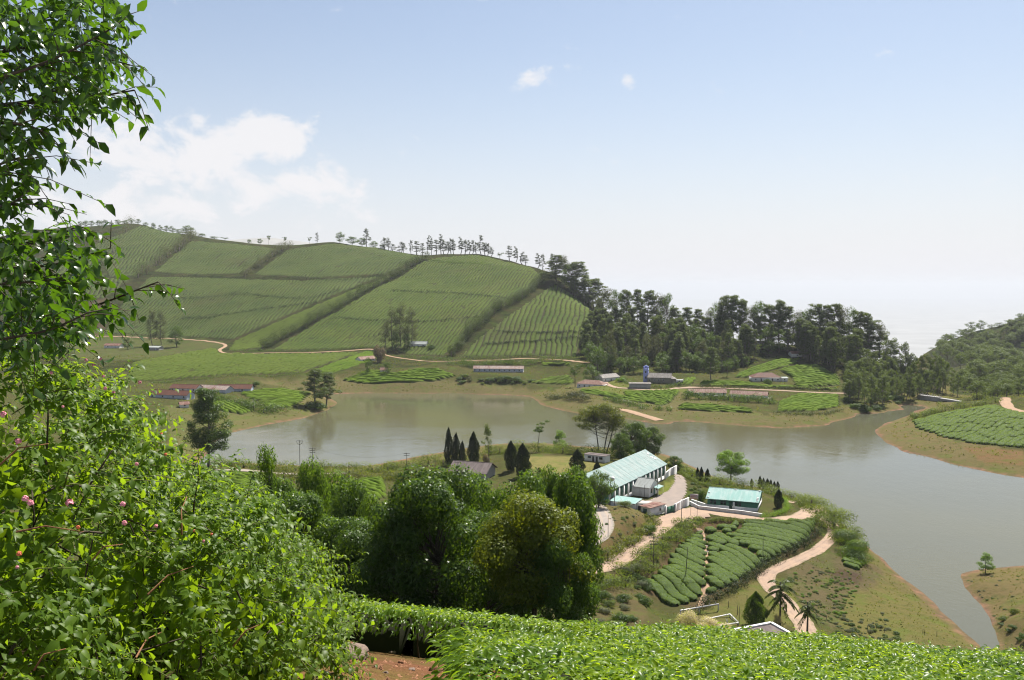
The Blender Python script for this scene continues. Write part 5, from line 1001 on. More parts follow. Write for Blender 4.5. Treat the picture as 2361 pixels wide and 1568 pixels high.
# distant blue hills behind the saddle
mb = MB(); prof = [(430, 566), (500, 556), (560, 551), (620, 548), (660, 552), (720, 560), (800, 575)]
pts = [at_d(u, v, 5200.) for u, v in prof]; n_ = len(pts); V = [p for p in pts] + [np.array([p[0], 4300., -100]) for p in pts] + [np.array([p[0], 6500., -100]) for p in pts]
mb.add(V, [(i, i + 1, n_ + i + 1, n_ + i) for i in range(n_ - 1)] + [(i + 1, i, 2 * n_ + i, 2 * n_ + i + 1) for i in range(n_ - 1)]); o = mb.build('distant_hills', 'plain_haze_tone'); o['kind'] = 'structure'
# single far trees
for key, u, vb, vt, w, nm, lb in (('casuarina', 352, 797, 705, 36, 'casuarina_tree', 'tall hazy conifer by the pale shed'), ('casuarina', 372, 795, 712, 34, 'casuarina_tree', 'second tall hazy conifer, right of the pale shed'), ('round_far', 408, 800, 752, 46, 'broadleaf_tree', 'round dark tree right of the tall hazy conifers'), ('round_far', 295, 806, 778, 30, 'broadleaf_tree', 'low dark tree left of the pale shed'),
                            ('casuarina', 905, 802, 705, 44, 'casuarina_tree', 'left of the tall hazy feathery trees on the tea slope'), ('casuarina', 925, 800, 695, 48, 'casuarina_tree', 'middle of the tall hazy feathery trees on the tea slope'), ('casuarina', 948, 798, 705, 44, 'casuarina_tree', 'right of the tall hazy feathery trees on the tea slope'), ('casuarina', 888, 800, 735, 34, 'casuarina_tree', 'lowest hazy feathery tree at the left of its clump'),
                            ('round_far', 912, 806, 765, 28, 'broadleaf_tree', 'dark round tree under the hazy feathery trees'), ('round_far', 938, 805, 768, 24, 'broadleaf_tree', 'second dark round tree under the hazy feathery trees'), ('shrub_mauve', 874, 836, 786, 36, 'flowering_tree', 'round mauve grey flowering tree at the road'), ('round_far', 893, 864, 835, 22, 'broadleaf_tree', 'dark tree right of the pale cottage on the lakeside tea'), ('round_far', 849, 862, 824, 24, 'broadleaf_tree', 'dark tree left of the pale cottage on the lakeside tea'), ('shrub_dark', 995, 806, 790, 24, 'bush', 'bush right of the grey roofed cottage'),
                            ('umbrella_far', 1326, 892, 838, 46, 'pine_tree', 'dark layered pine at the left of the hipped house'), ('round_far', 1362, 886, 842, 52, 'broadleaf_tree', 'dark tree behind the hipped rusty roof'), ('round_far', 1378, 868, 800, 54, 'broadleaf_tree', 'olive tree in front of the wood above the barn'), ('casuarina', 1408, 858, 752, 40, 'casuarina_tree', 'hazy feathery tree at the wood edge above the barn'), ('euc', 1640, 878, 800, 40, 'eucalyptus_tree', 'tree with rounded crown standing alone right of the church'), ('umbrella_far', 1676, 868, 832, 36, 'broadleaf_tree', 'spreading tree on the bare patch right of the church'), ('shrub_dark', 1770, 888, 868, 26, 'bush', 'bush in front of the hipped bungalow'), ('shrub_dark', 1590, 912, 895, 30, 'bush', 'bush at the left end of the rusty sheds'), ('cypress_small', 1440, 862, 845, 8, 'cypress_tree', 'tiny cypress in the church garden'), ('shrub_bright', 1430, 880, 868, 30, 'bush', 'yellow green bush in the church garden'),
                            ('euc', 728, 938, 850, 64, 'eucalyptus_tree', 'left of the two waterside trees on the cape tip'), ('euc', 752, 936, 858, 60, 'eucalyptus_tree', 'right of the two waterside trees on the cape tip'), ('shrub_dark', 728, 944, 918, 60, 'bush', 'dark bush under the waterside trees'), ('shrub_dark', 590, 892, 876, 22, 'bush', 'bush beside the red roofed row house'), ('shrub', 1070, 872, 858, 30, 'bush', 'bush in the waste ground before the blue labour line'), ('shrub_dark', 1165, 878, 862, 34, 'bush', 'dark bush below the blue labour line'), ('shrub_dark', 1190, 880, 864, 34, 'bush', 'dark bush below the right end of the blue labour line'), ('shrub_dark', 1130, 880, 866, 30, 'bush', 'dark bush below the middle of the blue labour line')):
    tree_px(key, u, vb, vt, w, nm, lb, 'tree' if 'tree' in nm else 'bush', None, 350.)
for i in range(26):
    u = RG.uniform(1060, 1230); v = RG.uniform(868, 888); tree_px(RG.choice(['shrub', 'shrub_dark', 'shrub_grey']), u, v, v - RG.uniform(5, 10), RG.uniform(12, 24), 'bush', 'low bush on the waste ground below the blue labour line', 'bush', 'low bushes below the labour line', 400.)
# ------------------------------------------------------------------ trees of the factory spur
proto('lone', 11, 9, make_tree(300, 11, 4.1, 4.2, 46, 1.15, .34, 9000, 'leaf_bright', 'bark_dark', .26, 'round', .55, .8, fork=.3))
proto('airy', 17, 13, make_tree(301, 17, 6.4, 5.5, 80, 1.5, .36, 17000, 'leaf_olive', 'bark_grey', .26, 'dome', .5, .6, trunks=3, fork=.5))
proto('roundmid', 10, 10, make_tree(302, 10, 4.4, 1.8, 60, 1.3, .36, 11000, 'leaf_dark', 'bark_dark', .28, 'round', .55))
proto('roundmid', 10, 10, make_tree(303, 10, 4.4, 1.5, 60, 1.3, .36, 11000, 'leaf_mid', 'bark_dark', .28, 'round', .55))
proto('tallmid', 24, 12, make_tree(304, 24, 5.2, 6., 80, 1.75, .45, 20000, 'leaf_dark', 'bark_grey', .3, 'tall', .45, .75))
proto('wisp', 10, 4, make_tree(305, 10, 1.4, 3.5, 18, .62, .28, 1500, 'leaf_euc', 'bark_grey', .12, 'tall', .45, .8, lean=(-1.4, 0)))
proto('umbel', 10, 5, make_tree(306, 10, 2.2, 6., 12, .7, .28, 1300, 'leaf_dark', 'bark_grey', .11, 'umbrella', .5, .45, lean=(-1.5, 0)))
proto('light', 9, 6, make_tree(307, 9, 2.4, 2., 30, .9, .3, 4000, 'leaf_bright', 'bark_grey', .13, 'tall', .5, .8))
SPT = (('lone', 1686, 1118, 1040, 76, 'broadleaf_tree', 'lone round green tree behind the aqua roofed hall'), ('airy', 1388, 1050, 928, 108, 'airy_tree', 'tall airy pale green tree behind the factory'), ('roundmid', 1462, 1058, 975, 74, 'broadleaf_tree', 'dark green tree right of the tall airy tree'), ('roundmid', 1498, 1058, 985, 66, 'broadleaf_tree', 'dark spreading tree nearest the lake behind the factory'), ('roundmid', 1432, 1062, 1000, 54, 'broadleaf_tree', 'dark tree at the foot of the tall airy tree'),
       ('cypress_spiky', 1035, 1072, 988, 26, 'cypress_tree', 'spiky cypress at the left of the cypress clump'), ('cypress_spiky', 1052, 1072, 1000, 26, 'cypress_tree', 'spiky cypress in the middle of the clump'), ('cypress_spiky', 1066, 1073, 1018, 20, 'cypress_tree', 'shorter cypress at the right of the clump'), ('cypress', 1092, 1075, 995, 28, 'cypress_tree', 'single tall dark cypress right of the clump'), ('wisp', 1130, 1080, 975, 32, 'leaning_tree', 'thin leaning tree by the lodge'),
       ('cypress', 1178, 1085, 1016, 30, 'cypress_tree', 'broad dark cypress left of the pair by the lawn'), ('cypress', 1205, 1100, 1022, 38, 'cypress_tree', 'broad dark cypress right of the pair by the lawn'), ('umbel', 1236, 1042, 966, 40, 'leaning_tree', 'thin tree with flat tufts leaning over the lake'), ('light', 1290, 1044, 992, 40, 'broadleaf_tree', 'small light green tree by the lake behind the lawn'), ('cypress', 1331, 1095, 1036, 36, 'cypress_tree', 'wide dark cypress at the near edge of the lawn'), ('cypress', 1377, 1120, 1064, 28, 'cypress_tree', 'dark cypress at the end of the factory roof'), ('cypress_small', 1243, 1092, 1078, 10, 'cypress_tree', 'tiny cypress on the lawn'),
       ('cypress', 1608, 1106, 1077, 9, 'cypress_tree', 'left of three slim cypresses by the hall'), ('cypress', 1617, 1110, 1076, 11, 'cypress_tree', 'middle of three slim cypresses by the hall'), ('cypress', 1631, 1113, 1080, 13, 'cypress_tree', 'right of three slim cypresses by the hall'), ('cypress_small', 1733, 1124, 1104, 9, 'cypress_tree', 'tiny lone cypress left of the cypress row'),
       ('cypress', 1752, 1126, 1097, 10, 'cypress_tree', 'first and tallest cypress of the row right of the hall'), ('cypress_small', 1760, 1128, 1102, 9, 'cypress_tree', 'second cypress of the row right of the hall'), ('cypress', 1769, 1131, 1103, 12, 'cypress_tree', 'third cypress of the row right of the hall'), ('cypress_small', 1777, 1133, 1106, 9, 'cypress_tree', 'fourth cypress of the row right of the hall'), ('cypress_small', 1785, 1135, 1110, 9, 'cypress_tree', 'fifth cypress of the row right of the hall'), ('cypress_small', 1793, 1137, 1110, 10, 'cypress_tree', 'last cypress of the row right of the hall'),
       ('cypress', 1795, 1172, 1128, 22, 'cypress_tree', 'dark broad cypress inside the bright hedge bend'), ('shrub_dark', 1617, 1158, 1120, 32, 'bush', 'tall dark bush at the left end of the hall'), ('tallmid', 480, 1078, 895, 112, 'tall_tree', 'tall dark tree with bare lower trunk at the left shore'), ('roundmid', 1380, 1172, 1088, 74, 'broadleaf_tree', 'leafy tree hiding the near gable of the factory'), ('shrub_mauve', 1120, 1068, 1042, 20, 'bush', 'pale mauve bush by the lodge'), ('roundmid', 1555, 1090, 1052, 40, 'broadleaf_tree', 'grey green tree at the right end of the factory'),
       ('light', 2272, 1322, 1275, 42, 'waterside_tree', 'small lone tree on the creek bank at the right'), ('shrub', 1440, 1168, 1150, 40, 'bush', 'bush on top of the cut bank'), ('shrub_dark', 1500, 1232, 1200, 40, 'bush', 'dark bush on the cut bank by the guard house'), ('roundmid', 1350, 1130, 1085, 60, 'broadleaf_tree', 'tree filling the gap left of the factory'))
for key, u, vb, vt, w, nm, lb in SPT: tree_px(key, u, vb, vt, w, nm, lb, 'bush' if nm == 'bush' else 'tree', None, 140.)
def scatter(n, poly, keys, name, label, cat, group, smin, smax, seed, dmin=140., flatk=1.):
    rg = random.Random(seed); us = [p[0] for p in poly]; vs = [p[1] for p in poly]; k = t = 0
    while k < n and t < 5000:
        t += 1; u = rg.uniform(min(us), max(us)); v = rg.uniform(min(vs), max(vs))
        if not inpoly(np.array([u]), np.array([v]), poly)[0]: continue
        b = G(u, v, dmin); s = rg.uniform(smin, smax); key = rg.choice(keys); k += 1
        if b[2] < .25: continue
        plant(key, b - [0, 0, .1 * s], s * flatk * rg.uniform(.7, 1.1), s, name, label, cat, group)
scatter(210, [(1815, 1330), (1880, 1300), (1960, 1320), (1990, 1370), (1930, 1440), (1880, 1440), (1850, 1390)], ['shrub', 'shrub_grey', 'shrub_bright', 'shrub'], 'low_shrub', 'low weedy shrub on the slope right of the lane', 'shrub', 'weedy shrubs right of the lane', .25, .75, 1, flatk=.8)
scatter(110, [(1930, 1420), (2030, 1410), (2080, 1470), (2050, 1500), (1900, 1490)], ['shrub', 'shrub_grey', 'shrub_dark'], 'grass_shrub', 'low shrub on the grass at the foot of the tea slope', 'shrub', 'shrubs at the foot of the tea slope', .25, .9, 2, 100., .8)
scatter(34, [(1350, 1340), (1480, 1300), (1500, 1380), (1480, 1440), (1360, 1440)], ['shrub', 'shrub_dark', 'shrub_grey'], 'shrub', 'rounded shrub on the slope left of the tea patch', 'shrub', 'shrubs left of the tea patch', .8, 2.2, 3, 100.)
scatter(40, [(1395, 1170), (1480, 1180), (1520, 1200), (1490, 1235), (1420, 1270), (1370, 1300), (1395, 1240)], ['shrub', 'shrub_grey', 'shrub_dark'], 'bank_shrub', 'low shrub on the cut bank below the factory', 'shrub', 'shrubs on the cut bank', .35, .9, 4, 140., .8)
scatter(30, [(1600, 1100), (1640, 1115), (1620, 1160), (1590, 1150), (1585, 1110)], ['shrub', 'shrub_dark'], 'bank_shrub', 'shrub on the bank between yard and hall', 'shrub', 'shrubs between yard and hall', .5, 1.1, 5)
scatter(40, [(2215, 1330), (2361, 1312), (2400, 1450), (2300, 1440)], ['shrub_grey', 'shrub'], 'creek_shrub', 'low dry shrub on the creek bank', 'shrub', 'dry shrubs on the creek bank', .25, .6, 6, 120., .6)
scatter(12, [(2300, 1440), (2361, 1400), (2420, 1480), (2340, 1500)], ['shrub', 'shrub_dark'], 'shrub', 'green shrub at the lower right corner of the creek bank', 'shrub', 'green shrubs on the creek bank', .8, 1.8, 7, 100.)
# ------------------------------------------------------------------ clipped tea hedges built one by one
def cushion(P, w, h, rg, leaf, dens_):
    """rounded clipped hedge along ground path P"""
    n = len(P); t = np.gradient(P, axis=0)[:, :2]; t /= np.linalg.norm(t, axis=1)[:, None] + 1e-9; nn = np.stack([-t[:, 1], t[:, 0]], 1)
    a = np.linspace(0, math.pi, 8); prx = -np.cos(a); prx = np.sign(prx) * np.abs(prx) ** .7; prz = np.sin(a) ** .3
    end = np.sqrt(np.clip(1 - np.abs(np.linspace(-1, 1, n)) ** 9, .0, 1)) * .75 + .25
    ww = w * .5 * end * (.85 + .3 * rg.random(n)); hh_ = h * (.45 + .55 * end) * (.88 + .2 * rg.random(n))
    X = P[:, None, 0] + nn[:, None, 0] * prx * ww[:, None]; Y = P[:, None, 1] + nn[:, None, 1] * prx * ww[:, None]; Z = H(X, Y) - .1 + prz[None] * hh_[:, None] + rg.normal(0, .04, X.shape) * prz
    i = np.arange(n * 8).reshape(n, 8); F_ = np.stack([i[:-1, :-1], i[1:, :-1], i[1:, 1:], i[:-1, 1:]], -1).reshape(-1, 4)
    V = np.stack([X, Y, Z], -1).reshape(-1, 3)
    A_ = V[F_[:, 0]]; B_ = V[F_[:, 1]]; D_ = V[F_[:, 3]]; C_ = V[F_[:, 2]]; nrm = np.cross(B_ - A_, D_ - A_); ar = np.linalg.norm(nrm, axis=1); m = max(8, int(ar.sum() * dens_)); q = rg.choice(len(F_), m, p=ar / ar.sum()); a1 = rg.random((m, 1)); b1 = rg.random((m, 1))
    Pt = A_[q] * (1 - a1) * (1 - b1) + B_[q] * a1 * (1 - b1) + C_[q] * a1 * b1 + D_[q] * (1 - a1) * b1; N_ = unit(nrm[q]); N_[N_[:, 2] < -.2] *= -1
    Pt = Pt + N_ * leaf * (.1 + .25 * rg.random((m, 1))); N2 = unit(N_ * .7 + .7 * rdir(rg, m)); A2 = np.cross(N2, rdir(rg, m))
    V2, F2 = leaves(Pt, A2, N2, leaf * (.7 + .6 * rg.random(m)), leaf * .5)
    return V, F_, V2, F2
m = NT('tea_body'); n2 = m.noise(1.5, 5, .7, m.pos()); m.bsdf(m.mix(m.rng(n2, .35, .65), (.035, .06, .012), (.055, .09, .014)), .8, .15)
def tea_rows(poly, a, b, spacing, width, height, seg, label, group, seed, leaf=.2, dens_=26, dmin=140., rot=None):
    rg = np.random.default_rng(seed); W = np.array([G(u, v, dmin)[:2] for u, v in dens(poly + [poly[0]], 2)[:-1]]); D = (G(*b, dmin) - G(*a, dmin))[:2]; D /= np.linalg.norm(D); E = np.array([-D[1], D[0]]); c = W.mean(0); S_ = (W - c) @ D; T_ = (W - c) @ E; cnt = 0
    if E[1] > 0: D, E, S_, T_ = -D, -E, -S_, -T_
    rown = 0
    for t in np.arange(T_.min() + spacing * .4, T_.max(), spacing):
        rown += 1; pc = 0; flip = D[0] < 0
        s = np.arange(S_.min(), S_.max(), .5); off = spacing * .7 * fbm(s / 14 + seed, np.full(len(s), t / 30), 2)
        X = c[0] + s * D[0] + (t + off) * E[0]; Y = c[1] + s * D[1] + (t + off) * E[1]; M = inpoly(X, Y, [tuple(p) for p in W]); i = 0
        while i < len(s):
            if not M[i]: i += 1; continue
            L_ = max(4, int(rg.uniform(seg * .6, seg * 1.4) / .5)); j = i
            while j < len(s) and M[j] and j - i < L_: j += 1
            if j - i >= 4:
                P = np.stack([X[i:j - 1], Y[i:j - 1], 0 * X[i:j - 1]], 1); V, F_, V2, F2 = cushion(P, width * rg.uniform(.88, 1.08), height * rg.uniform(.85, 1.15), rg, leaf, dens_); o0 = np.r_[P[0, :2], H(P[0, 0], P[0, 1])]
                pc += 1; r = empty('tea_hedge', o0, label + ', %s row from the back, %s piece from %s' % (ordw(rown), ordw(pc), 'right' if flip else 'left'), 'tea hedge', group); link('foliage', mesh('foliage', V2 - o0, F2, 'leaf_tea'), r); link('bush_body', mesh('bush_body', V - o0, F_, 'tea_body', True), r); cnt += 1
            i = j
    print('tea rows', label, cnt)
def C1(*p): return [(1291.2 + .3137 * x, 922.3 + .3137 * y) for x, y in p]
tea_rows(C1((965, 965), (1030, 980), (1052, 1080), (1062, 1200), (1050, 1420), (1000, 1490), (880, 1520), (760, 1500), (650, 1400), (630, 1320), (690, 1270), (780, 1210), (820, 1110), (930, 1040)), *C1((830, 1100), (1050, 1240)), 2.7, 3.1, 1.1, 16., 'tea hedge left of earth steps', 'tea hedges left of the earth steps', 1)
tea_rows(C1((1078, 950), (1110, 950), (1500, 1190), (1510, 1225), (1400, 1265), (1380, 1290), (1250, 1370), (1090, 1440), (1075, 1300), (1085, 1150)), *C1((1090, 1040), (1390, 1230)), 2.7, 3.1, 1.1, 16., 'tea hedge right of earth steps', 'tea hedges right of the earth steps', 2)
tea_rows(C1((1120, 925), (1260, 920), (1380, 885), (1620, 890), (1890, 905), (1880, 980), (1800, 1060), (1700, 1110), (1530, 1190), (1400, 1120), (1250, 1030)), *C1((1250, 940), (1640, 1000)), 2.7, 3.1, 1.1, 16., 'tea hedge below road hedge', 'tea hedges below the road hedge', 3)
tea_rows([(1932, 1290), (1955, 1262), (1990, 1275), (2000, 1300), (1985, 1318), (1940, 1306)], (1935, 1290), (1995, 1312), 2.8, 2.6, 1., 8., 'tea hedge in small lakeside plot', 'tea hedges in the small lakeside plot', 4)
tea_rows([(2108, 972), (2160, 958), (2290, 934), (2318, 945), (2361, 955), (2440, 965), (2440, 1042), (2361, 1034), (2240, 1024), (2170, 1008), (2115, 988)], (2310, 945), (2190, 1005), 3.4, 3.5, 1.2, 20., 'tea hedge on right cape', 'tea hedges on the right cape', 5, .36, 9, 280.)

# ------------------------------------------------------------------ rough grass and weeds on open ground
leafmat('leaf_weed', (.07, .09, .025), (.14, .15, .05), .35, .7, .1)
def rough_grass(n, dmin_, dmax_, size, seed, label, zmin=.5):
    rg = np.random.default_rng(seed); th = rg.uniform(R(-30), R(30), n); r = np.sqrt(rg.uniform(dmin_ ** 2, dmax_ ** 2, n)); x = r * np.sin(th); y = r * np.cos(th); z = H(x, y); ok = (z > zmin) & (z < 24) & (fbm(x / 9, y / 9, 3) > -.12)
    u, v = project(np.stack([x, y, z], -1)); ok &= (u > -50) & (u < 2420) & (v < 1600)
    for q in FIELD_PX: ok &= ~inpoly(u, v, q)
    for P, w, *_ in ROADS.values():
        lo = P.min(0) - 8; hi = P.max(0) + 8; m = ok & (x > lo[0]) & (x < hi[0]) & (y > lo[1]) & (y < hi[1]); ii = np.nonzero(m)[0]
        if len(ii): dd = np.hypot(x[ii, None] - P[None, :, 0], y[ii, None] - P[None, :, 1]).min(1); ok[ii[dd < w * .62]] = False
    for c, rad in (('factory', 20), ('hall', 12), ('church', 12), ('sub', 8), ('lawn', 16)): ok &= np.hypot(x - PAD[c][0], y - PAD[c][1]) > rad
    ok &= ~inpoly(u, v, [(1480, 1150), (1600, 1090), (1640, 1190), (1500, 1215)]); x, y, z = x[ok], y[ok], z[ok]; m = len(x); k = 3; P = np.repeat(np.stack([x, y, z], -1), k, 0) + rg.normal(0, size * .35, (m * k, 3)) * [1, 1, 0]; L_ = size * (.5 + rg.random(m * k)); P[:, 2] += L_ * .3
    A_ = unit(rg.normal(0, .6, (m * k, 3)) + [0, 0, .8]); V, F_ = leaves(P, A_, rdir(rg, m * k), L_, L_ * .5); o = link('rough_grass', mesh('rough_grass', V, F_, 'leaf_weed')); tag(o, label, 'grass', kind='stuff')
rough_grass(26000, 150, 360, .3, 1, 'rough grass and weeds on the factory spur'); rough_grass(26000, 360, 820, .7, 2, 'rough grass and weeds on the far shore', 1.)
# ------------------------------------------------------------------ trees on the near slope
def nb(key, *a, **k): proto(key, a[1], a[2] * 2.1, make_tree(*a, **k))
nb('n_dark', 400, 13, 4., 3.6, 58, 1.4, .22, 42000, 'leaf_near', 'bark_dark', .27, 'round', .75, .8, fork=.35)
nb('n_dark2', 401, 12, 3.6, 2.4, 50, 1.35, .22, 30000, 'leaf_near_mid', 'bark_dark', .22, 'dome', .75, .8)
nb('n_yellow', 402, 13, 3.6, 4., 50, 1.3, .21, 30000, 'leaf_yellow', 'bark_dark', .24, 'dome', .7, .8, trunks=2)
nb('n_olive', 403, 12, 3.6, 2.5, 50, 1.3, .22, 26000, 'leaf_near_mid', 'bark_dark', .22, 'round', .7, .8)
nb('n_bright', 404, 10, 3., 1.6, 46, 1.05, .21, 17000, 'leaf_near_bright', 'bark_grey', .18, 'round', .7, .8)
nb('n_feather', 405, 10, 2.4, 1.5, 50, .7, .2, 9000, 'leaf_near_bright', 'bark_grey', .13, 'tall', .5, .9)
proto('n_shrub', 1.25, 2.1, make_shrub(410, .075, 5200, 'leaf_near_mid', 14), ('stem', 'foliage')); proto('n_shrub', 1.25, 2.1, make_shrub(411, .075, 5200, 'leaf_shrub', 14), ('stem', 'foliage'))
proto('n_shrubd', 1.25, 2.1, make_shrub(412, .075, 5200, 'leaf_near', 14), ('stem', 'foliage')); proto('n_shrubd', 1.25, 2.1, make_shrub(413, .07, 5200, 'leaf_near_mid', 14), ('stem', 'foliage'))
NEAR = (('n_dark', 985, 62, 1078, 262, 'big dark broadleaf tree with bare trunk beyond the tea edge'), ('n_bright', 1062, 78, 1165, 150, 'bright green tree just right of the big dark tree'), ('n_yellow', 1228, 60, 1142, 235, 'yellow green tree in new leaf at the middle of the slope'), ('n_olive', 1180, 82, 1068, 190, 'olive green tree behind the yellow green one'), ('n_dark2', 1306, 72, 1082, 165, 'dark leafy tree at the right end of the slope trees'), ('n_dark2', 1292, 58, 1235, 140, 'leafy tree low at the right beside the estate road'), ('n_dark', 1130, 70, 1180, 170, 'shadowy tree between the big dark tree and the yellow one'),
        ('n_bright', 775, 118, 1092, 150, 'rounded green tree by the shore road'), ('n_bright', 712, 105, 1056, 92, 'upright green tree below the twin power poles'), ('n_feather', 618, 78, 1028, 92, 'light feathery tree standing above the lantana'), ('n_olive', 560, 66, 1115, 170, 'olive tree behind the lantana'), ('n_dark2', 800, 96, 1110, 130, 'darker tree right of the rounded green tree'), ('n_dark2', 700, 74, 1135, 190, 'leafy tree in the hollow behind the lantana'), ('n_dark', 830, 70, 1195, 190, 'dark tree in the shade left of the big dark tree'), ('n_olive', 905, 84, 1110, 130, 'olive tree showing behind the big dark tree'), ('n_feather', 1085, 110, 1100, 100, 'small feathery tree below the lodge'), ('n_dark2', 1270, 96, 1085, 130, 'dark tree behind the right end of the slope trees'), ('n_olive', 1010, 108, 1085, 120, 'tree below the lodge roof'), ('n_dark2', 640, 92, 1100, 150, 'tree at the foot of the near tea field'))
for key, u, d, vt, w, lb in NEAR: tree_px(key, u, 0, vt, w, 'slope_tree', lb, 'tree', 'trees on the near slope', d=d, sink=.3)
def nshrubs(n, us, ds, s0, s1, keys, label, group, seed):
    rg = random.Random(seed)
    for _ in range(n):
        u = rg.uniform(*us); d = rg.uniform(*ds); b = at_d(u, 900, d); b[2] = float(H(b[0], b[1])); s = rg.uniform(s0, s1); plant(rg.choice(keys), b - [0, 0, .2], s * rg.uniform(.9, 1.5), s, 'slope_shrub', label, 'shrub', group)
nshrubs(46, (780, 1120), (36, 62), .9, 2., ['n_shrub', 'n_shrubd'], 'leafy shrub in the undergrowth round the big dark tree', 'undergrowth round the big dark tree', 1)
nshrubs(44, (1100, 1420), (36, 64), .9, 1.9, ['n_shrubd', 'n_shrub'], 'leafy shrub in the undergrowth beneath the yellow green tree', 'undergrowth beneath the yellow green tree', 2)
nshrubs(50, (430, 860), (40, 80), 1.2, 2.4, ['n_shrubd', 'n_shrub'], 'leafy shrub in the hollow behind the lantana', 'undergrowth in the hollow', 3)
nshrubs(34, (1340, 1560), (60, 130), 1., 2.2, ['n_shrub', 'n_shrubd'], 'rounded shrub on the slope below the estate road', 'shrubs below the estate road', 4)
nshrubs(40, (700, 1330), (70, 130), 1.5, 3., ['n_shrubd', 'n_shrub'], 'shrub on the slope between the trees and the lodge', 'shrubs below the lodge', 5)
nshrubs(10, (2290, 2420), (40, 90), 1., 2., ['n_shrub'], 'shrub at the right foot of the tea slope', 'shrubs at the right foot of the tea slope', 6)
# ------------------------------------------------------------------ palms, garden conifer
def palm(u, vb, vt, label, seed, nf=16, hang=False):
    b = G(u, vb, 120.); top = at_d(u, vt, b[1])[2]; h = (top - b[2]) * .86; rg = np.random.default_rng(seed); r = empty('palm_tree', b, label, 'palm tree')
    mb = MB(); mb.tube([(0, 0, -.4), (.05, 0, h * .5), (0, .05, h)], [.24, .17, .13], 8); mb.build('trunk', 'bark_grey', r, True)
    for i in range(nf):
        a = i * 2.4 + rg.random() * .4; el = .9 - 1.5 * (i / nf) ** 1.1; L_ = h * .36 * (.85 + .3 * rg.random()); t = np.linspace(0, 1, 9)
        z0 = h * (.98 - .38 * (i / nf)); rad = L_ * t * math.cos(el * .6); zz = z0 + L_ * (t * math.sin(el) - .75 * t ** 2)
        pts = np.stack([np.cos(a) * rad, np.sin(a) * rad, zz], 1); ax = np.gradient(pts, axis=0); side = np.cross(ax, [0, 0, 1.]); side = unit(side)
        P = []; A = []; N = []
        for k in range(1, 9):
            for q in range(3):
                f = min(1., (k - q / 3) / 8); p = np.array([np.interp(f, t, pts[:, j]) for j in range(3)])
                for sg in (-1, 1):
                    d = unit(side[k] * sg + unit(ax[k]) * .5 + [0, 0, -.55 + .2 * rg.standard_normal()]); ll = L_ * .3 * (1 - .6 * abs(f - .45)); P.append(p + d * ll * .5); A.append(d * ll); N.append(np.array([0, 0, 1.]) + .3 * rg.standard_normal(3))
        P, A, N = map(np.array, (P, A, N)); ll = np.linalg.norm(A, axis=1); V, F_ = leaves(P, A, N, ll * 1.15, ll * .3); fr = link('frond', mesh('frond', V, F_, 'leaf_palm'), r)
        mb = MB(); mb.tube(pts, np.linspace(.035, .01, 9), 4); mb.build('midrib', 'bark_grey', fr)
    if hang:
        mb = MB(); mb.tube([(0, 0, h * .42), (.5, 0, h * .52), (1.15, 0, h * .53), (1.3, 0, h * .45), (1.3, 0, h * .3)], [.05, .05, .07, .13, .12], 6); mb.build('fruit_stalk', 'bark_dark', r, True)
        mb = MB(); mb.tube([(0, 0, h * .42), (-.5, 0, h * .5), (-.9, 0, h * .52)], [.05, .04, .03], 6); mb.build('cut_stalk', 'bark_grey', r, True)
palm(1798, 1440, 1326, 'tall palm with hanging fruit stalk beside the lane', 1, 18, True); palm(1861, 1462, 1376, 'shorter palm in front of the lane', 2, 15)
proto('garden_con', 6, 4, make_cypress(420, 6, 1.9, .3, 7000, 'leaf_dark', 0, .22)); tree_px('garden_con', 1742, 1442, 1364, 58, 'conifer_tree', 'small dark green conifer by the substation', 'tree', None, 120.)
proto('pale_bush', 1.25, 2.1, make_shrub(430, .09, 4200, 'leaf_flower_pale', 14), ('stem', 'foliage')); proto('pale_bush', 1.25, 2.1, make_shrub(431, .09, 4200, 'leaf_flower_pale', 14), ('stem', 'foliage'))
for u, vb, vt, w, lb in ((1585, 1452, 1400, 62, 'pale cream flowering bush at the left of the substation'), (1632, 1462, 1418, 70, 'pale cream flowering bush in front of the substation'), (1672, 1470, 1432, 60, 'low pale flowering bush beside the white parapet'), (1792, 1440, 1410, 26, 'pinkish grey bush right of the conifer')): tree_px('pale_bush', u, vb, vt, w, 'flowering_bush', lb, 'bush', None, 110.)
# ------------------------------------------------------------------ power poles, signboard, lamps
def pole(u, vb, vt, label, arms=2, mat='pole_dark', r=.11, dmin=140., lean=0., kind='power_pole', d=None, vee=False):
    b = G(u, vb, dmin) if d is None else at_d(u, vb, d)
    if d is not None: b[2] = float(H(b[0], b[1]))
    h = at_d(u, vt, b[1])[2] - b[2]; o = empty(kind, b, label, 'pole'); MB().tube([(0, 0, -.6), (lean * .5, 0, h * .5), (lean, 0, h)], [r, r * .9, r * .7], 7).build('shaft', mat, o)
    for k in range(arms):
        z = h - .25 - .75 * k; l = 1.1 - .1 * k; am = MB().box(lean - l, lean + l, -.06, .06, z - .07, z + .07).build('cross_arm', mat, o)
        for x in (-l + .12, 0 if k else -l * .4, l - .12): MB().tube([(lean + x, 0, z + .05), (lean + x, 0, z + .32)], [.06, .05], 6).build('insulator', 'wall_grey', am)
    if vee: 
        for sg in (-1, 1): MB().tube([(0, 0, h - 1.6), (sg * .9, 0, h - .9), (sg * 1.0, 0, h - .2)], .07, 5).build('vee_arm', mat, o)
    return b + [lean, 0, h]
PT = {}
PT['a'] = pole(1507, 1314, 1238, 'power pole with two cross arms beside the tea patch', 3); PT['b'] = pole(1571, 1209, 1155, 'slim pole by the gate road', 0, r=.09); PT['c'] = pole(1580, 1336, 1262, 'leaning slim pole in the left half of the tea patch', 0, r=.1, lean=.5); PT['d'] = pole(1759, 1288, 1238, 'slim pole in the upper tea patch', 0, r=.07)
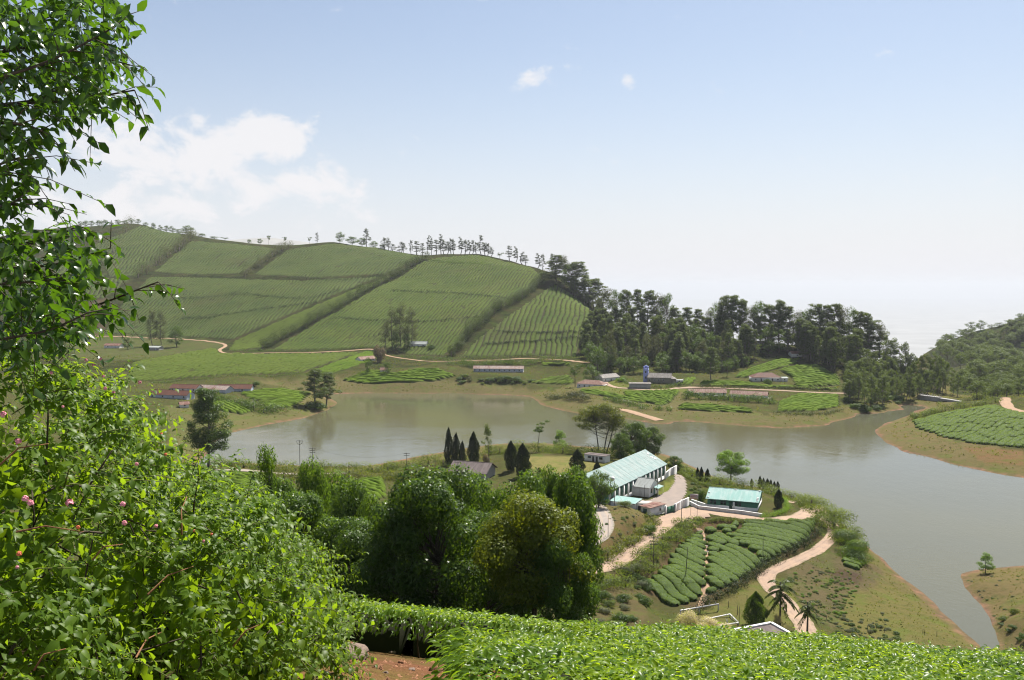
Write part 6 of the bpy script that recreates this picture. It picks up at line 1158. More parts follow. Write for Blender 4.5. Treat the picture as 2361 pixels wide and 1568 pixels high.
PT['e'] = pole(1404, 1160, 1104, 'dark pole on the bank left of the factory', 0, r=.1); pole(1402, 1238, 1188, 'slim pole beside the grey bend', 0, r=.07); PT['f'] = pole(1486, 1160, 1118, 'slim pole in front of the office', 0, r=.07); pole(1516, 1142, 1102, 'slim pole on the factory lawn', 0, r=.07)
PT['g'] = pole(692, 1110, 1015, 'power pole with V shaped top by the lake', 1, vee=True); PT['h'] = pole(721, 1110, 1032, 'power pole with three short arms by the lake', 3); PT['i'] = pole(938, 1098, 1044, 'distant power pole left of the cypresses', 2); PT['j'] = pole(1056, 1118, 1064, 'power pole in front of the lodge roof', 1); pole(1005, 1090, 1052, 'slim post left of the cypress clump', 0, r=.06); pole(1552, 1095, 1064, 'slim pole at the lake end of the factory', 0, r=.08)
def wire(a, b, label, sag=1.2):
    t = np.linspace(0, 1, 14)[:, None]; p = a + (b - a) * t; p[:, 2] -= sag * 4 * (t * (1 - t))[:, 0]; o0 = a.copy(); MB_ = MB().tube(p - o0, .022, 4); o = MB_.build('power_line', 'pole_dark', None, loc=o0); tag(o, label, 'wire')
wire(PT['g'], PT['h'], 'wire between the two lakeside power poles'); wire(PT['h'], PT['i'], 'long wire from the three armed pole towards the cypresses', 2.5); wire(PT['a'], PT['c'], 'wire over the left half of the tea patch', .5); wire(PT['a'], PT['e'], 'wire from the tea patch pole up to the factory bank', 1.5)
a = G(1594, 1190, 140.); b = at_d(1592, 1139, a[1]); sb = empty('signboard', G(1600, 1190, 140.), 'pale pink signboard on two posts at the gate', 'sign', rz=-.1); hz = at_d(1600, 1139, sb.location[1])[2] - sb.location[2]
plain('sign_face', (.62, .5, .5), .6); plain('sign_ink', (.35, .12, .13), .6)
for x in (-.9, .9): MB().tube([(x, 0, -.4), (x, 0, hz)], .05, 6).build('post', 'pole_dark', sb)
pn = MB().box(-1.15, 1.15, -.05, .0, hz - 1.5, hz).build('panel', 'sign_face', sb)
for k, (x0, x1) in enumerate(((-.85, .8), (-.95, .6), (-.7, .9))): MB().box(x0, x1, -.056, -.05, hz - .42 - k * .4, hz - .28 - k * .4).build('lettering', 'sign_ink', pn)
# water tank tower beside the factory
b = at_d(1412, 1130, A[1] - 4); b[2] = float(H(b[0], b[1])); tt = empty('tank_stand', b, 'small white water tank on a lattice stand by the factory', 'water tank'); ht = at_d(1412, 1108, b[1])[2] - b[2]
for sx_ in (-.7, .7):
    for sy in (-.7, .7): MB().tube([(sx_, sy, -.3), (sx_ * .7, sy * .7, ht)], .06, 5).build('leg', 'pole_dark', tt)
for zz in (ht * .35, ht * .7):
    for s_ in (-1, 1): MB().tube([(-.65, s_ * .6, zz - .6), (.65, s_ * .6, zz + .6)], .04, 4).build('brace', 'pole_dark', tt)
mb = MB(); mb.tube([(0, 0, ht), (0, 0, ht + .2), (0, 0, ht + .9), (0, 0, ht + 1.1)], [.3, .62, .62, .25], 12); mb.build('tank', 'white_paint', tt, True)
# earth steps and path through the tea patch
pth = path_px([(1589, 1199), (1600, 1209), (1612, 1222), (1622, 1240), (1626, 1262), (1627, 1290), (1628, 1320), (1627, 1350), (1624, 1375), (1618, 1398)], 1., 140.)
V, F_ = ribbon(pth, 1.5, .06, 3, .3); o = link('earth_path', mesh('earth_path', V, F_, 'road_dirt', True)); o['kind'] = 'structure'
for k in range(13):
    p = pth[int(k * 1.8)]; t = unit((pth[int(k * 1.8) + 2] - p) * [1, 1, 0]); o = MB().box(-.85, .85, -.14, .14, -.15, .2).build('step', 'timber' if k % 3 else 'concrete', bpy.data.objects['earth_path'], loc=(p[0], p[1], float(H(p[0], p[1]))), rz=math.atan2(t[1], t[0]) + math.pi / 2)
# bank edging the tea patch, its deep shadow put into dark leaf colour
strip('bank_leaf_strip', 'bank under the lower edge of the tea patch, deep shadow put into its dark leaves', path_px([(1885, 1225), (1860, 1258), (1800, 1290), (1740, 1330), (1700, 1352), (1650, 1385), (1610, 1408)], 1.5, 140.), 3., 2., .3, 8000, 'leaf_cypress', seed=50)
# ------------------------------------------------------------------ substation
sp = PAD['sub']; st = empty('substation_gantry', sp, 'grey steel substation gantry with posts and beams', 'gantry')
def bar(p, q, r, nm, mt='metal_grey', par=st): return MB().tube([np.asarray(p) - sp, np.asarray(q) - sp], r, 6).build(nm, mt, par)
def pz(u, v, d): return at_d(u, v, d)
d0 = sp[1]
a, b = pz(1569, 1408, d0), pz(1657, 1393, d0 + 3); bar(a, b, .17, 'beam')
for u, v, dd in ((1569, 1408, d0), (1612, 1400, d0 + 1.5), (1656, 1393, d0 + 3)):
    q = pz(u, v, dd); g = np.array([q[0], q[1], float(H(q[0], q[1])) - .3]); bar(g, q + [0, 0, .1], .12, 'post')
for k in range(6):
    q = a + (b - a) * (k + .5) / 6; bar(q, q + [0, 0, .6], .06, 'insulator', 'wall_grey')
a2, b2, c2_, e2 = pz(1617, 1430, d0 - 2), pz(1683, 1416, d0 - .5), pz(1703, 1436, d0 - 5), pz(1650, 1443, d0 - 7)
for p, q in ((a2, b2), (b2, c2_), (c2_, e2), (e2, a2)): bar(p, q, .13, 'beam', 'white_paint')
for q in (a2, b2, c2_, e2): g = np.array([q[0], q[1], float(H(q[0], q[1])) - .3]); bar(g, q, .11, 'post')
rgb = random.Random(3)
for k in range(14):
    f, g_ = rgb.random(), rgb.random(); q = a2 + (b2 - a2) * f + (e2 - a2) * g_; bar(q - [0, 0, .6], q + [rgb.uniform(-.5, .5), .2, .3], .05, 'insulator', 'wall_grey')
for u, vb, vt in ((1704, 1440, 1398), (1680, 1400, 1385), (1700, 1418, 1396), (1722, 1408, 1372), (1748, 1408, 1372), (1799, 1432, 1398)): pole(u, vb, vt, 'thin fence post near the substation, %s' % {1704: 'at the gantry corner', 1680: 'behind the gantry', 1700: 'right of the gantry', 1722: 'left of the conifer', 1748: 'behind the conifer', 1799: 'beside the tall palm'}[u], 0, r=.07, dmin=110., kind='fence_post')
a = G(1778, 1462, 110.); z1 = at_d(1778, 1434, a[1])[2]; pc = at_z(1778, 1434, z1); pl = at_z(1560, 1476, z1); pr = at_z(1850, 1474, z1); pb = pl + pr - pc
sh = empty('parapet_building', [pc[0], pc[1], a[2]], 'flat roofed substation hut with white parapet behind the tea', 'building'); o0 = np.array([pc[0], pc[1], a[2]])
MB().prism([(q - o0) * [1, 1, 0] for q in (pc, pl, pb, pr)], np.array([0, 0, -2.]), np.array([0, 0, z1 - a[2] - .35])).build('wall', 'wall_white', sh)
for p, q in ((pl, pc), (pc, pr), (pr, pb), (pb, pl)):
    d = q - p; n = unit(np.array([-d[1], d[0], 0])) * .3; MB().prism([p - n - o0, q - n - o0, q + n - o0, p + n - o0], np.array([0, 0, -.5]), np.zeros(3)).build('parapet', 'white_paint', sh)
MB().prism([(q - o0) * [1, 1, 0] for q in (pc, pl, pb, pr)], np.array([0, 0, z1 - a[2] - .34]), np.array([0, 0, z1 - a[2] - .3])).build('roof_deck', 'roof_brown', sh)
for u, v in ((1893, 1400), (1905, 1430), (2000, 1452), (2020, 1454), (2040, 1456), (2128, 1460), (2132, 1462), (2160, 1466)):
    pole(u, v, v - 11, 'short dark fence post on the grass, %s' % {1893: 'upper one by the lane', 1905: 'lower one by the lane', 2000: 'left of a row of three', 2020: 'middle of a row of three', 2040: 'right of a row of three', 2128: 'left of the pair by the creek', 2132: 'right of the pair by the creek', 2160: 'nearest the creek'}[u], 0, r=.06, dmin=110., kind='fence_post')
# ------------------------------------------------------------------ foreground: soil, tea, lantana, overhanging tree
leafmat('leaf_tea_new', (.13, .215, .01), (.21, .3, .013), .55, .36, .24, (.4, .54, .01)); leafmat('leaf_tea_old', (.055, .11, .01), (.095, .17, .013), .48, .3, .32, (.26, .4, .01))
leafmat('leaf_lantana', (.045, .092, .01), (.115, .185, .016), .47, .42, .3, (.3, .45, .012)); leafmat('leaf_over', (.022, .05, .008), (.048, .092, .011), .3, .22, .9, (.15, .32, .01)); leafmat('leaf_sage', (.13, .19, .07), (.2, .26, .11), .4, .6, .3)
barkmat('stem_orange', (.22, .11, .05), (.14, .07, .035)); barkmat('stem_green', (.12, .14, .04), (.09, .09, .035)); barkmat('bark_twig', (.05, .038, .03), (.09, .07, .05))
def leaf8_mesh(name, mat, L_=1., W_=.5, fold=.18, droop=.25, seed=0):
    rg = np.random.default_rng(seed); x = np.array([0, .3, .68, 1.]) * L_; z = -droop * L_ * (x / L_) ** 2; w = np.array([0, .5, .38, 0]) * W_ * (1 + .1 * rg.standard_normal()); f = fold * W_
    V = [(x[0], 0, z[0]), (x[1], w[1], z[1] + f), (x[1], 0, z[1]), (x[1], -w[1], z[1] + f), (x[2], w[2], z[2] + f * .8), (x[2], 0, z[2]), (x[2], -w[2], z[2] + f * .8), (x[3], 0, z[3])]
    return np.array(V), [np.array([(1, 4, 5, 2), (2, 5, 6, 3)]), np.array([(0, 1, 2), (0, 2, 3), (4, 7, 5), (5, 7, 6)])]
def frames(A, N):
    A = unit(A); S_ = unit(np.cross(N, A)); N2 = np.cross(A, S_); return np.stack([A, S_, N2], -1)     # columns
def leaf_batch(P, A, N, L_, tmpl):
    V0, Fs = tmpl; M = frames(A, N); L_ = np.broadcast_to(L_, (len(P),)); V = P[:, None] + np.einsum('nij,vj->nvi', M, V0) * L_[:, None, None]
    k = len(V0); off = (np.arange(len(P)) * k)[:, None, None]; return V.reshape(-1, 3), [(f[None] + off).reshape(-1, f.shape[1]) for f in Fs]
def leaf_objects(parent, P, A, N, L_, tmpl, mat, name='leaf'):
    from mathutils import Matrix
    me = mesh(name, tmpl[0], tmpl[1], mat); M = frames(A, N); L_ = np.broadcast_to(L_, (len(P),))
    for p, m3, s in zip(P, M, L_):
        o = bpy.data.objects.new(name, me); COL.objects.link(o); o.parent = parent
        o.matrix_local = Matrix([[*(m3[0] * s), p[0]], [*(m3[1] * s), p[1]], [*(m3[2] * s), p[2]], [0, 0, 0, 1]])
def split_leaves(parent, P, A, N, L_, tmpl, mat, score, k=300, name='leaf'):
    """the k largest-showing leaves singly, the rest as one mass"""
    L_ = np.broadcast_to(L_, (len(P),)); idx = np.argsort(-score); a, b = idx[:k], idx[k:]
    leaf_objects(parent, P[a], A[a], N[a], L_[a], tmpl, mat, name)
    if len(b):
        V, Fs = leaf_batch(P[b], A[b], N[b], L_[b], tmpl); o = link('leaf_mass', mesh('leaf_mass', V, Fs, mat), parent); o['kind'] = 'stuff'
def vis_score(Pw, L_):
    """how large a leaf shows: near, inside the picture, towards the viewer"""
    u, v = project(Pw); inn = (u > 0) & (u < 2361) & (v > 0) & (v < 1568); d = np.linalg.norm(Pw - [0, 0, CAMZ], axis=1); return np.where(inn, L_ / d, 0)
plain('tea_hollow_dark', (.022, .024, .012), .9, .1)  # near-black body: shade of the hollow under the tea leaves put into the colour
# --- tea table in front
TT = leaf8_mesh('t', None, 1., .5, .2, .3)
def tea_table(label, poly, hgt, nl, seed, dens_fall=True, k=300):
    rg = np.random.default_rng(seed); Wp = np.array(poly, float); lo, hi = Wp.min(0), Wp.max(0); o0 = np.r_[Wp.mean(0), H(*Wp.mean(0))]; r = empty('tea_hedge', o0, label, 'tea hedge', 'foreground tea hedges')
    st_ = .22; X, Y = np.meshgrid(np.arange(lo[0] - .5, hi[0] + .5, st_), np.arange(lo[1] - .5, hi[1] + .5, st_), indexing='ij'); M = inpoly(X, Y, [tuple(p) for p in Wp])
    ed = np.full(X.shape, 9.)
    for a, b in zip(Wp, np.roll(Wp, -1, 0)):
        e = b - a; t = np.clip(((X - a[0]) * e[0] + (Y - a[1]) * e[1]) / (e @ e), 0, 1); ed = np.minimum(ed, np.hypot(X - a[0] - t * e[0], Y - a[1] - t * e[1]))
    top = lambda x, y: H(x, y) + hgt + .12 * fbm(x * .9 + seed, y * .9, 3) + .05 * fbm(x * 3, y * 3, 2)
    inn = M & (ed > .34)
    Z = np.where(inn, top(X, Y) - .13, H(X, Y) - .1); i = np.arange(X.size).reshape(X.shape); near = M & (ed > .12); q = near[:-1, :-1] & near[1:, :-1] & near[1:, 1:] & near[:-1, 1:]
    F_ = np.stack([i[:-1, :-1], i[1:, :-1], i[1:, 1:], i[:-1, 1:]], -1)[q]; used, inv = np.unique(F_, return_inverse=True)
    link('bush_body', mesh('bush_body', np.stack([X, Y, Z], -1).reshape(-1, 3)[used] - o0, inv.reshape(-1, 4), 'tea_hollow_dark', True), r)
    # leaves on top (nearer = denser) and down the sides
    P = []
    while sum(len(p) for p in P) < nl:
        c = lo + rg.random((nl, 2)) * (hi - lo); c = c[inpoly(c[:, 0], c[:, 1], [tuple(p) for p in Wp])]
        if dens_fall: c = c[rg.random(len(c)) < np.clip((7.5 / np.hypot(c[:, 0], c[:, 1])) ** 1.5, 0, 1)]
        P.append(c)
    c = np.concatenate(P)[:nl]; edl = np.full(len(c), 9.)
    for a, b in zip(Wp, np.roll(Wp, -1, 0)):
        e = b - a; t = np.clip(((c[:, 0] - a[0]) * e[0] + (c[:, 1] - a[1]) * e[1]) / (e @ e), 0, 1); edl = np.minimum(edl, np.hypot(c[:, 0] - a[0] - t * e[0], c[:, 1] - a[1] - t * e[1]))
    zt = top(c[:, 0], c[:, 1]) - (1 - np.clip(edl / .3, 0, 1) ** .5) * .12 + rg.normal(-.01, .035, len(c))
    Pn = np.c_[c, zt]; a = rg.random(len(c)) * 6.283; el = .75 - .9 * rg.random(len(c)); A_ = np.stack([np.cos(a) * np.cos(el), np.sin(a) * np.cos(el), np.sin(el)], 1); N_ = unit(np.array([[0, 0, 1.]]) + .45 * rdir(rg, len(c))); L_ = .036 + .032 * rg.random(len(c))
    d = np.linalg.norm(Pn[:, :2], axis=1); L_ = L_ * np.clip(d / 10, 1, 1.5)
    new = rg.random(len(c)) < .62; new &= fbm(c[:, 0] * .7 + 3, c[:, 1] * .7, 3) > -.28
    side = []; 
    for a_, b_ in zip(Wp, np.roll(Wp, -1, 0)):
        l = np.linalg.norm(b_ - a_); m_ = int(l * 230); t = rg.random((m_, 1)); p2 = a_ + (b_ - a_) * t + rg.normal(0, .1, (m_, 2)); zz = H(p2[:, 0], p2[:, 1]); f = .3 + .7 * rg.random(m_) ** .6; n2 = np.array([b_[1] - a_[1], a_[0] - b_[0]]) / l
        if (Wp.mean(0) - (a_ + b_) / 2) @ n2 > 0: n2 = -n2
        side.append((np.c_[p2, zz + .12 + (hgt - .16) * f], np.tile(np.r_[n2, -.15], (m_, 1)) + .5 * rdir(rg, m_), np.tile(np.r_[n2 * .4, .8], (m_, 1)) + .4 * rdir(rg, m_)))
    Ps, As, Ns = (np.concatenate(z) for z in zip(*side)); Ls = .06 + .03 * rg.random(len(Ps))
    sc = vis_score(Pn, L_)
    split_leaves(r, Pn[new] - o0, A_[new], N_[new], L_[new], TT, 'leaf_tea_new', sc[new], k, 'shoot_leaf')
    old = ~new; V, Fs = leaf_batch(np.r_[Pn[old], Ps] - o0, np.r_[A_[old], As], np.r_[N_[old], Ns], np.r_[L_[old] * 1.1, Ls], TT); o = link('old_leaf_mass', mesh('old_leaf_mass', V, Fs, 'leaf_tea_old'), r); o['kind'] = 'stuff'
    mb = MB(); stp = rg.choice(len(Ps), min(90, len(Ps)), False)
    for q in stp:
        p = Ps[q] - o0; g = np.array([p[0] * 1., p[1], float(H(Ps[q][0], Ps[q][1])) - o0[2] - .1]); mb.tube([g - As[q] * [.1, .1, 0], (g + p) / 2, p - As[q] * .05], [.014, .01, .006], 4)
    o = mb.build('branch_mass', 'bark_twig', r); o['kind'] = 'stuff'
H2P = [(-.1, 4.6), (-.36, 6.4), (-.46, 8.1), (.05, 9.1), (1.2, 9.9), (3, 10.5), (6, 10.9), (10, 11.4), (15, 12.4), (15, 8), (10, 4.6), (5, 3.9)]
H1P = [(-3.4, 12.6), (-1.7, 12.1), (-.5, 11.7), (.5, 11.1), (1.4, 10.7), (3, 11.2), (6, 11.6), (10, 12.1), (15.5, 13.2), (16, 16), (12, 16.5), (7, 17.5), (3, 20), (-1, 23.5), (-5, 26), (-9, 27), (-7.5, 18)]
tea_table('clipped tea hedge filling the lower right corner with bright new shoots', H2P, .64, 72000, 1); tea_table('clipped tea hedge behind the bare soil, running down to the right', H1P, .68, 52000, 2)
# --- bare red soil with clods, stones
plain('clod', (.3, .15, .085), .95, .1, .4, 8., .6); plain('stone', (.26, .19, .15), .9, .15, .4, 6., .5)
def rock(loc, s, mat, name, label, cat, seed):
    bm = bmesh.new(); bmesh.ops.create_icosphere(bm, subdivisions=3, radius=1.); rg = np.random.default_rng(seed); k = rg.random(3) * 9
    for v in bm.verts:
        c = v.co; f = 1 + .28 * math.sin(c.x * 3 + k[0]) * math.sin(c.y * 3 + k[1]) + .16 * math.sin(c.z * 5 + k[2]) + .06 * rg.standard_normal(); v.co = c * f
    me = bpy.data.meshes.new(name); bm.to_mesh(me); bm.free(); me.materials.append(MATS[mat]); me.polygons.foreach_set('use_smooth', [True] * len(me.polygons)); o = link(name, me, None, loc, rg.random() * 6, (s * (1 + .3 * rg.random()), s * (.7 + .3 * rg.random()), s * .55)); return tag(o, label, cat)
rr = random.Random(8)
def soil_pt(u, v): p = G(u, v, 4.); return p
for i, (u, v, s, lb) in enumerate(((816, 1520, .17, 'largest grey brown stone at the foot of the lantana'), (804, 1496, .13, 'pale stone above the largest one at the lantana foot'), (905, 1508, .05, 'orange clod on the bare soil in front of the tea'), (925, 1530, .035, 'small flat stone on the bare soil'), (950, 1545, .03, 'little stone near the bottom edge of the soil'), (1000, 1548, .07, 'grey flat stone at the bottom edge of the soil'), (985, 1512, .05, 'clod in the shade of the tea'), (868, 1540, .035, 'small clod left on the soil'), (890, 1552, .025, 'tiny stone left on the soil'), (1035, 1535, .035, 'clod right on the soil'))):
    p = soil_pt(u, v); rock(p + [0, 0, s * .2], s, 'stone' if i % 2 == 0 else 'clod', 'stone', lb, 'stone', 50 + i)
P0 = np.array([G(u, v, 4.) for u, v in [(rr.uniform(780, 1150), rr.uniform(1490, 1620)) for _ in range(700)]]); mb = MB(); rgq = np.random.default_rng(4)
for p in P0:
    s = .007 + .03 * rgq.random() ** 3; o_ = np.array([(1, 0, 0), (-.6, .8, 0), (-.6, -.8, 0), (0, 0, .9)]) * s * (1 + .3 * rgq.standard_normal((4, 1))); mb.add(p + o_ + [0, 0, .002], [(0, 1, 3), (1, 2, 3), (2, 0, 3)])
o = mb.build('soil_crumbs', 'clod'); tag(o, 'loose crumbs of red soil in front of the tea', 'soil', kind='stuff')
# dry brush heap under the tea edge
rgq = np.random.default_rng(5); mb = MB(); c = soil_pt(985, 1500)
for k in range(260):
    p = c + rgq.normal(0, 1, 3) * [.28, .1, 0] + [0, .05, .02]; d = rdir(rgq, 1)[0] * [.2, .15, .14]; d[2] = abs(d[2]) + .02; mb.tube([p, p + d * .6 + rgq.normal(0, .02, 3), p + d], [.004, .003, .002], 3)
o = mb.build('dry_brush', 'stem_orange'); tag(o, 'heap of dry reddish twigs under the tea edge', 'brush')
# --- lantana thicket
ELL = np.array([(-3.35, 5.0, 73.58, 1.5, 1.5, 1.2), (-2.3, 5.8, 72.75, 1.15, 1.2, 1.12), (-2.1, 6.9, 72.0, .82, .9, .9), (-2.75, 4.0, 72.7, 1.25, 1.0, 1.15), (-4.6, 7.2, 73.3, 2.0, 1.6, 1.3), (-3.4, 7.6, 72.4, 1.6, 1.4, 1.25), (-5.6, 4.8, 74.2, 1.5, 1.4, 1.4), (-3.45, 11, 70.95, 1.45, 1.5, 1.2), (-4.8, 12.5, 70.95, 1.8, 1.8, 1.35), (-2.9, 8.6, 71.3, 1., 1.1, .95)])
LT = leaf8_mesh('l', None, 1., .55, .12, .45); r = empty('lantana_thicket', (-3.3, 5.4, float(H(-3.3, 5.4))), 'sprawling lantana thicket with pink flower heads at the lower left', 'shrub'); o0 = np.array(r.location)
rg = np.random.default_rng(21); ns = 7600; k = rg.choice(len(ELL), ns, p=(lambda a: a / a.sum())(ELL[:, 3] * ELL[:, 5])); d = rdir(rg, ns); d = unit(d + [.25, -.35, .3]); base_ = ELL[k, :3] + d * ELL[k, 3:] * (.72 + .2 * rg.random((ns, 1)))
inside = np.zeros(ns, bool)
for e in range(len(ELL)): inside |= ((((base_ - ELL[e, :3]) / ELL[e, 3:]) ** 2).sum(1) < .5)
inside |= (fbm(base_[:, 0] * 1.7 + base_[:, 1], base_[:, 2] * 1.7, 3) < -.3); base_ = base_[~inside]; d = d[~inside]; ns = len(base_)
grow = unit(d * .8 + rdir(rg, ns) * .7 + [.35, 0, .3]); ln = .16 + .34 * rg.random(ns) ** 1.5; ln[rg.random(ns) < .07] *= 1.9; nodes = 8; Ps, As, Ns_, Ls = [], [], [], []; shoots = []
for j in range(nodes):
    t = (j + .6) / nodes; p = base_ + grow * (ln * t)[:, None]; p[:, 2] -= .35 * ln * t * t; a0 = unit(np.cross(grow, [0, 0, 1.] if j % 2 else [.3, 1, .2]))
    for sg in (-1, 1):
        ax = unit(a0 * sg + grow * .35 + [0, 0, -.25] + .35 * rdir(rg, ns)); Ps.append(p); As.append(ax); Ns_.append(unit(np.array([[0, 0, 1.]]) + .5 * grow + .4 * rdir(rg, ns))); Ls.append((.024 + .056 * rg.random(ns) ** 1.3) * (1.15 - .35 * t))
Ps, As, Ns_, Ls = np.concatenate(Ps), np.concatenate(As), np.concatenate(Ns_), np.concatenate(Ls)
split_leaves(r, Ps - o0, As, Ns_, Ls, LT, 'leaf_lantana', vis_score(Ps, Ls) * (.7 + .3 * rg.random(len(Ps))), 300)
mb = MB()
for i in range(0, ns, 2): mb.tube([base_[i] - o0, base_[i] + grow[i] * ln[i] * .5 - o0 - [0, 0, .09 * ln[i]], base_[i] + grow[i] * ln[i] - o0 - [0, 0, .35 * ln[i]]], [.004, .003, .002], 3)
o = mb.build('twig_mass', 'stem_green', r); o['kind'] = 'stuff'
core = MB()
for e in ELL:      # dim inner tangle of stems
    for q in range(60):
        a_ = e[:3] + rdir(rg, 1)[0] * e[3:] * .75 * rg.random(); b_ = a_ + rdir(rg, 1)[0] * .5; core.tube([a_ - o0, (a_ + b_) / 2 + .05 * rg.standard_normal(3) - o0, b_ - o0], [.007, .006, .004], 4)
o = core.build('inner_stem_mass', 'bark_twig', r); o['kind'] = 'stuff'
IL = leaf8_mesh('il', None, 1., .6, .1, .3); ni = 12000; k = rg.integers(0, len(ELL), ni); pi_ = ELL[k, :3] + rdir(rg, ni) * ELL[k, 3:] * (.62 * rg.random((ni, 1)) ** .5); V, Fs = leaf_batch(pi_ - o0, rdir(rg, ni), unit(rdir(rg, ni) + [0, 0, .8]), .07 + .05 * rg.random(ni), IL); o = link('inner_leaf_mass', mesh('inner_leaf_mass', V, Fs, 'leaf_lantana'), r); o['kind'] = 'stuff'
def on_bush(u, v):
    dd = ray(u, v); best = None
    for e in ELL:
        a_ = dd / e[3:]; b_ = (np.array([0, 0, CAMZ]) - e[:3]) / e[3:]; A2 = a_ @ a_; B2 = 2 * a_ @ b_; C2 = b_ @ b_ - 1; D2 = B2 * B2 - 4 * A2 * C2
        if D2 > 0:
            t = (-B2 - math.sqrt(D2)) / (2 * A2)
            if t > 0 and (best is None or t < best): best = t
    return None if best is None else np.array([0, 0, CAMZ]) + dd * best
for (u0, v0), (u1, v1) in (((-20, 1080), (120, 1030)), ((20, 1235), (200, 1232)), ((330, 1380), (450, 1310)), ((300, 1530), (380, 1460)), ((200, 1300), (290, 1260)), ((530, 1500), (610, 1440)), ((410, 1240), (435, 1150)), ((60, 1560), (160, 1500)), ((230, 960), (330, 860)), ((380, 1130), (460, 1010)), ((90, 890), (300, 870))):
    p, q = on_bush(u0, v0), on_bush(u1, v1)
    if p is None: continue
    if q is None: continue
    mid = (p + q) / 2 + [0, -.06, .05]; MB().tube([p - o0 + [0, .06, 0], mid - o0 + [0, .03, 0], q - o0 + [0, -.03, .02]], [.005, .004, .002], 6).build('stem', 'stem_orange', r, True)
plain('petal_pink', (.75, .2, .33), .6, .2, .35, 30., col2=(.8, .42, .4)); plain('petal_orange', (.8, .22, .1), .6, .2, .3, 30.)
rgf = np.random.default_rng(9); nf = 26; dirs = unit(rdir(rgf, nf) + [0, -.3, .9]); FV, FF = leaf_batch(dirs * .55, unit(np.cross(dirs, rdir(rgf, nf))), dirs, .55, leaf8_mesh('p', None, 1., .9, .05, .1)); FV2, FF2 = leaf_batch(dirs * .5, unit(np.cross(dirs, rdir(rgf, nf))), dirs, .6, leaf8_mesh('p', None, 1., .9, .05, .1))
off = len(FV); fm = {m_: mesh('flower_head', np.r_[FV, FV2], [np.r_[a, b + off] for a, b in zip(FF, FF2)], m_) for m_ in ('petal_pink', 'petal_orange')}
for u, v, s, m_ in ((42, 1018, .022, 0), (8, 955, .02, 0), (58, 1150, .021, 0), (70, 1160, .021, 0), (160, 1160, .026, 0), (283, 1163, .02, 0), (287, 1206, .018, 0), (360, 1213, .014, 0), (180, 1216, .014, 1), (44, 1277, .017, 1), (243, 896, .015, 0), (198, 830, .013, 0), (232, 828, .013, 0), (215, 842, .012, 0), (322, 882, .015, 0), (238, 868, .014, 0), (382, 1048, .013, 1), (315, 1070, .014, 0), (118, 860, .013, 0), (448, 1224, .012, 1), (470, 1248, .012, 0), (40, 1308, .011, 0), (330, 922, .012, 1), (262, 905, .013, 0), (488, 1232, .011, 1), (145, 938, .01, 0), (372, 1000, .012, 1)):
    p = on_bush(u, v)
    if p is None: p = at_d(u, v, 5.2)
    p = p + unit(np.array([0, 0, CAMZ]) - p) * .16; o = link('flower_head', fm['petal_orange' if m_ else 'petal_pink'], r, p - o0, rgf.random() * 6, s)
# --- downy grey green plant at the edge of the lantana
b = G(752, 1500, 4.); r = empty('downy_plant', b, 'pale downy leaved plant at the right edge of the lantana', 'plant'); rg = np.random.default_rng(33); DL = leaf8_mesh('d', None, 1., .34, .1, .5); tops = []
for i in range(13):
    u, v = rg.uniform(700, 810), rg.uniform(1345, 1475); p = at_d(u, v, b[1] - .3 + .5 * rg.random()); s0 = np.array([.1 * rg.standard_normal(), .1 * rg.standard_normal(), 0]); MB().tube([s0, (s0 + p - b) / 2 + [0, 0, .1], p - b], [.01, .008, .005], 5).build('stem', 'stem_green', r, True); tops.append(p - b)
P, A_, N_, L_ = [], [], [], []
for t in tops:
    for q in range(15):
        a = q * 2.4; el = .9 - 1.2 * q / 15; P.append(t - [0, 0, .014 * q]); A_.append((math.cos(a) * math.cos(el), math.sin(a) * math.cos(el), math.sin(el))); N_.append((0, 0, 1.)); L_.append(.09 + .1 * rg.random() * (q / 15 + .3))
P, A_, N_, L_ = map(np.array, (P, A_, N_, L_)); leaf_objects(r, P, A_, N_ + .25 * rdir(rg, len(N_)), L_, DL, 'leaf_sage')
# --- tree overhanging from the left
OT = leaf8_mesh('o', None, 1., .5, .14, .5); base_t = np.array([-4.6, 4.2, float(H(-4.6, 4.2)) - .2]); r = empty('overhanging_tree', base_t, 'tree with glossy leaves overhanging the upper left corner', 'tree'); rg = np.random.default_rng(44)
MB().tube(np.array([(0, 0, -.3), (.1, .05, 1.), (0, .15, 2.2), (.1, .2, 3.4), (.3, .2, 4.6)]), [.17, .14, .12, .09, .05], 10).build('trunk', 'bark_twig', r, True)
BR = [[(-380, 260), (-150, 200), (0, 185), (150, 140), (300, 62)], [(-380, 330), (-100, 260), (60, 240), (200, 232), (345, 208)], [(-380, 160), (-150, 90), (0, 60), (140, 40), (260, 5)], [(-380, 200), (-100, 150), (100, 110), (220, 120), (335, 150)], [(-380, 60), (-150, 10), (0, -20), (180, -40), (290, -10)], [(-380, 380), (-150, 330), (0, 290), (80, 285), (150, 310)], [(-380, 520), (-120, 440), (-20, 400), (60, 370), (128, 352)], [(-380, 640), (-150, 580), (0, 560), (130, 560), (215, 520)], [(-380, 720), (-150, 640), (20, 620), (160, 610), (290, 572)], [(-380, 850), (-150, 760), (60, 740), (220, 715), (400, 650)], [(-380, 900), (-100, 800), (50, 780), (150, 760), (240, 720)], [(-380, 520), (-120, 500), (0, 480), (60, 470), (100, 440)], [(-380, 760), (-120, 690), (0, 660), (120, 650), (210, 655)], [(-380, 300), (-100, 210), (60, 180), (180, 190), (270, 250)], [(-380, 120), (-120, 60), (40, 110), (160, 80), (300, 105)]]
P, A_, N_, L_ = [], [], [], []; tw = MB()
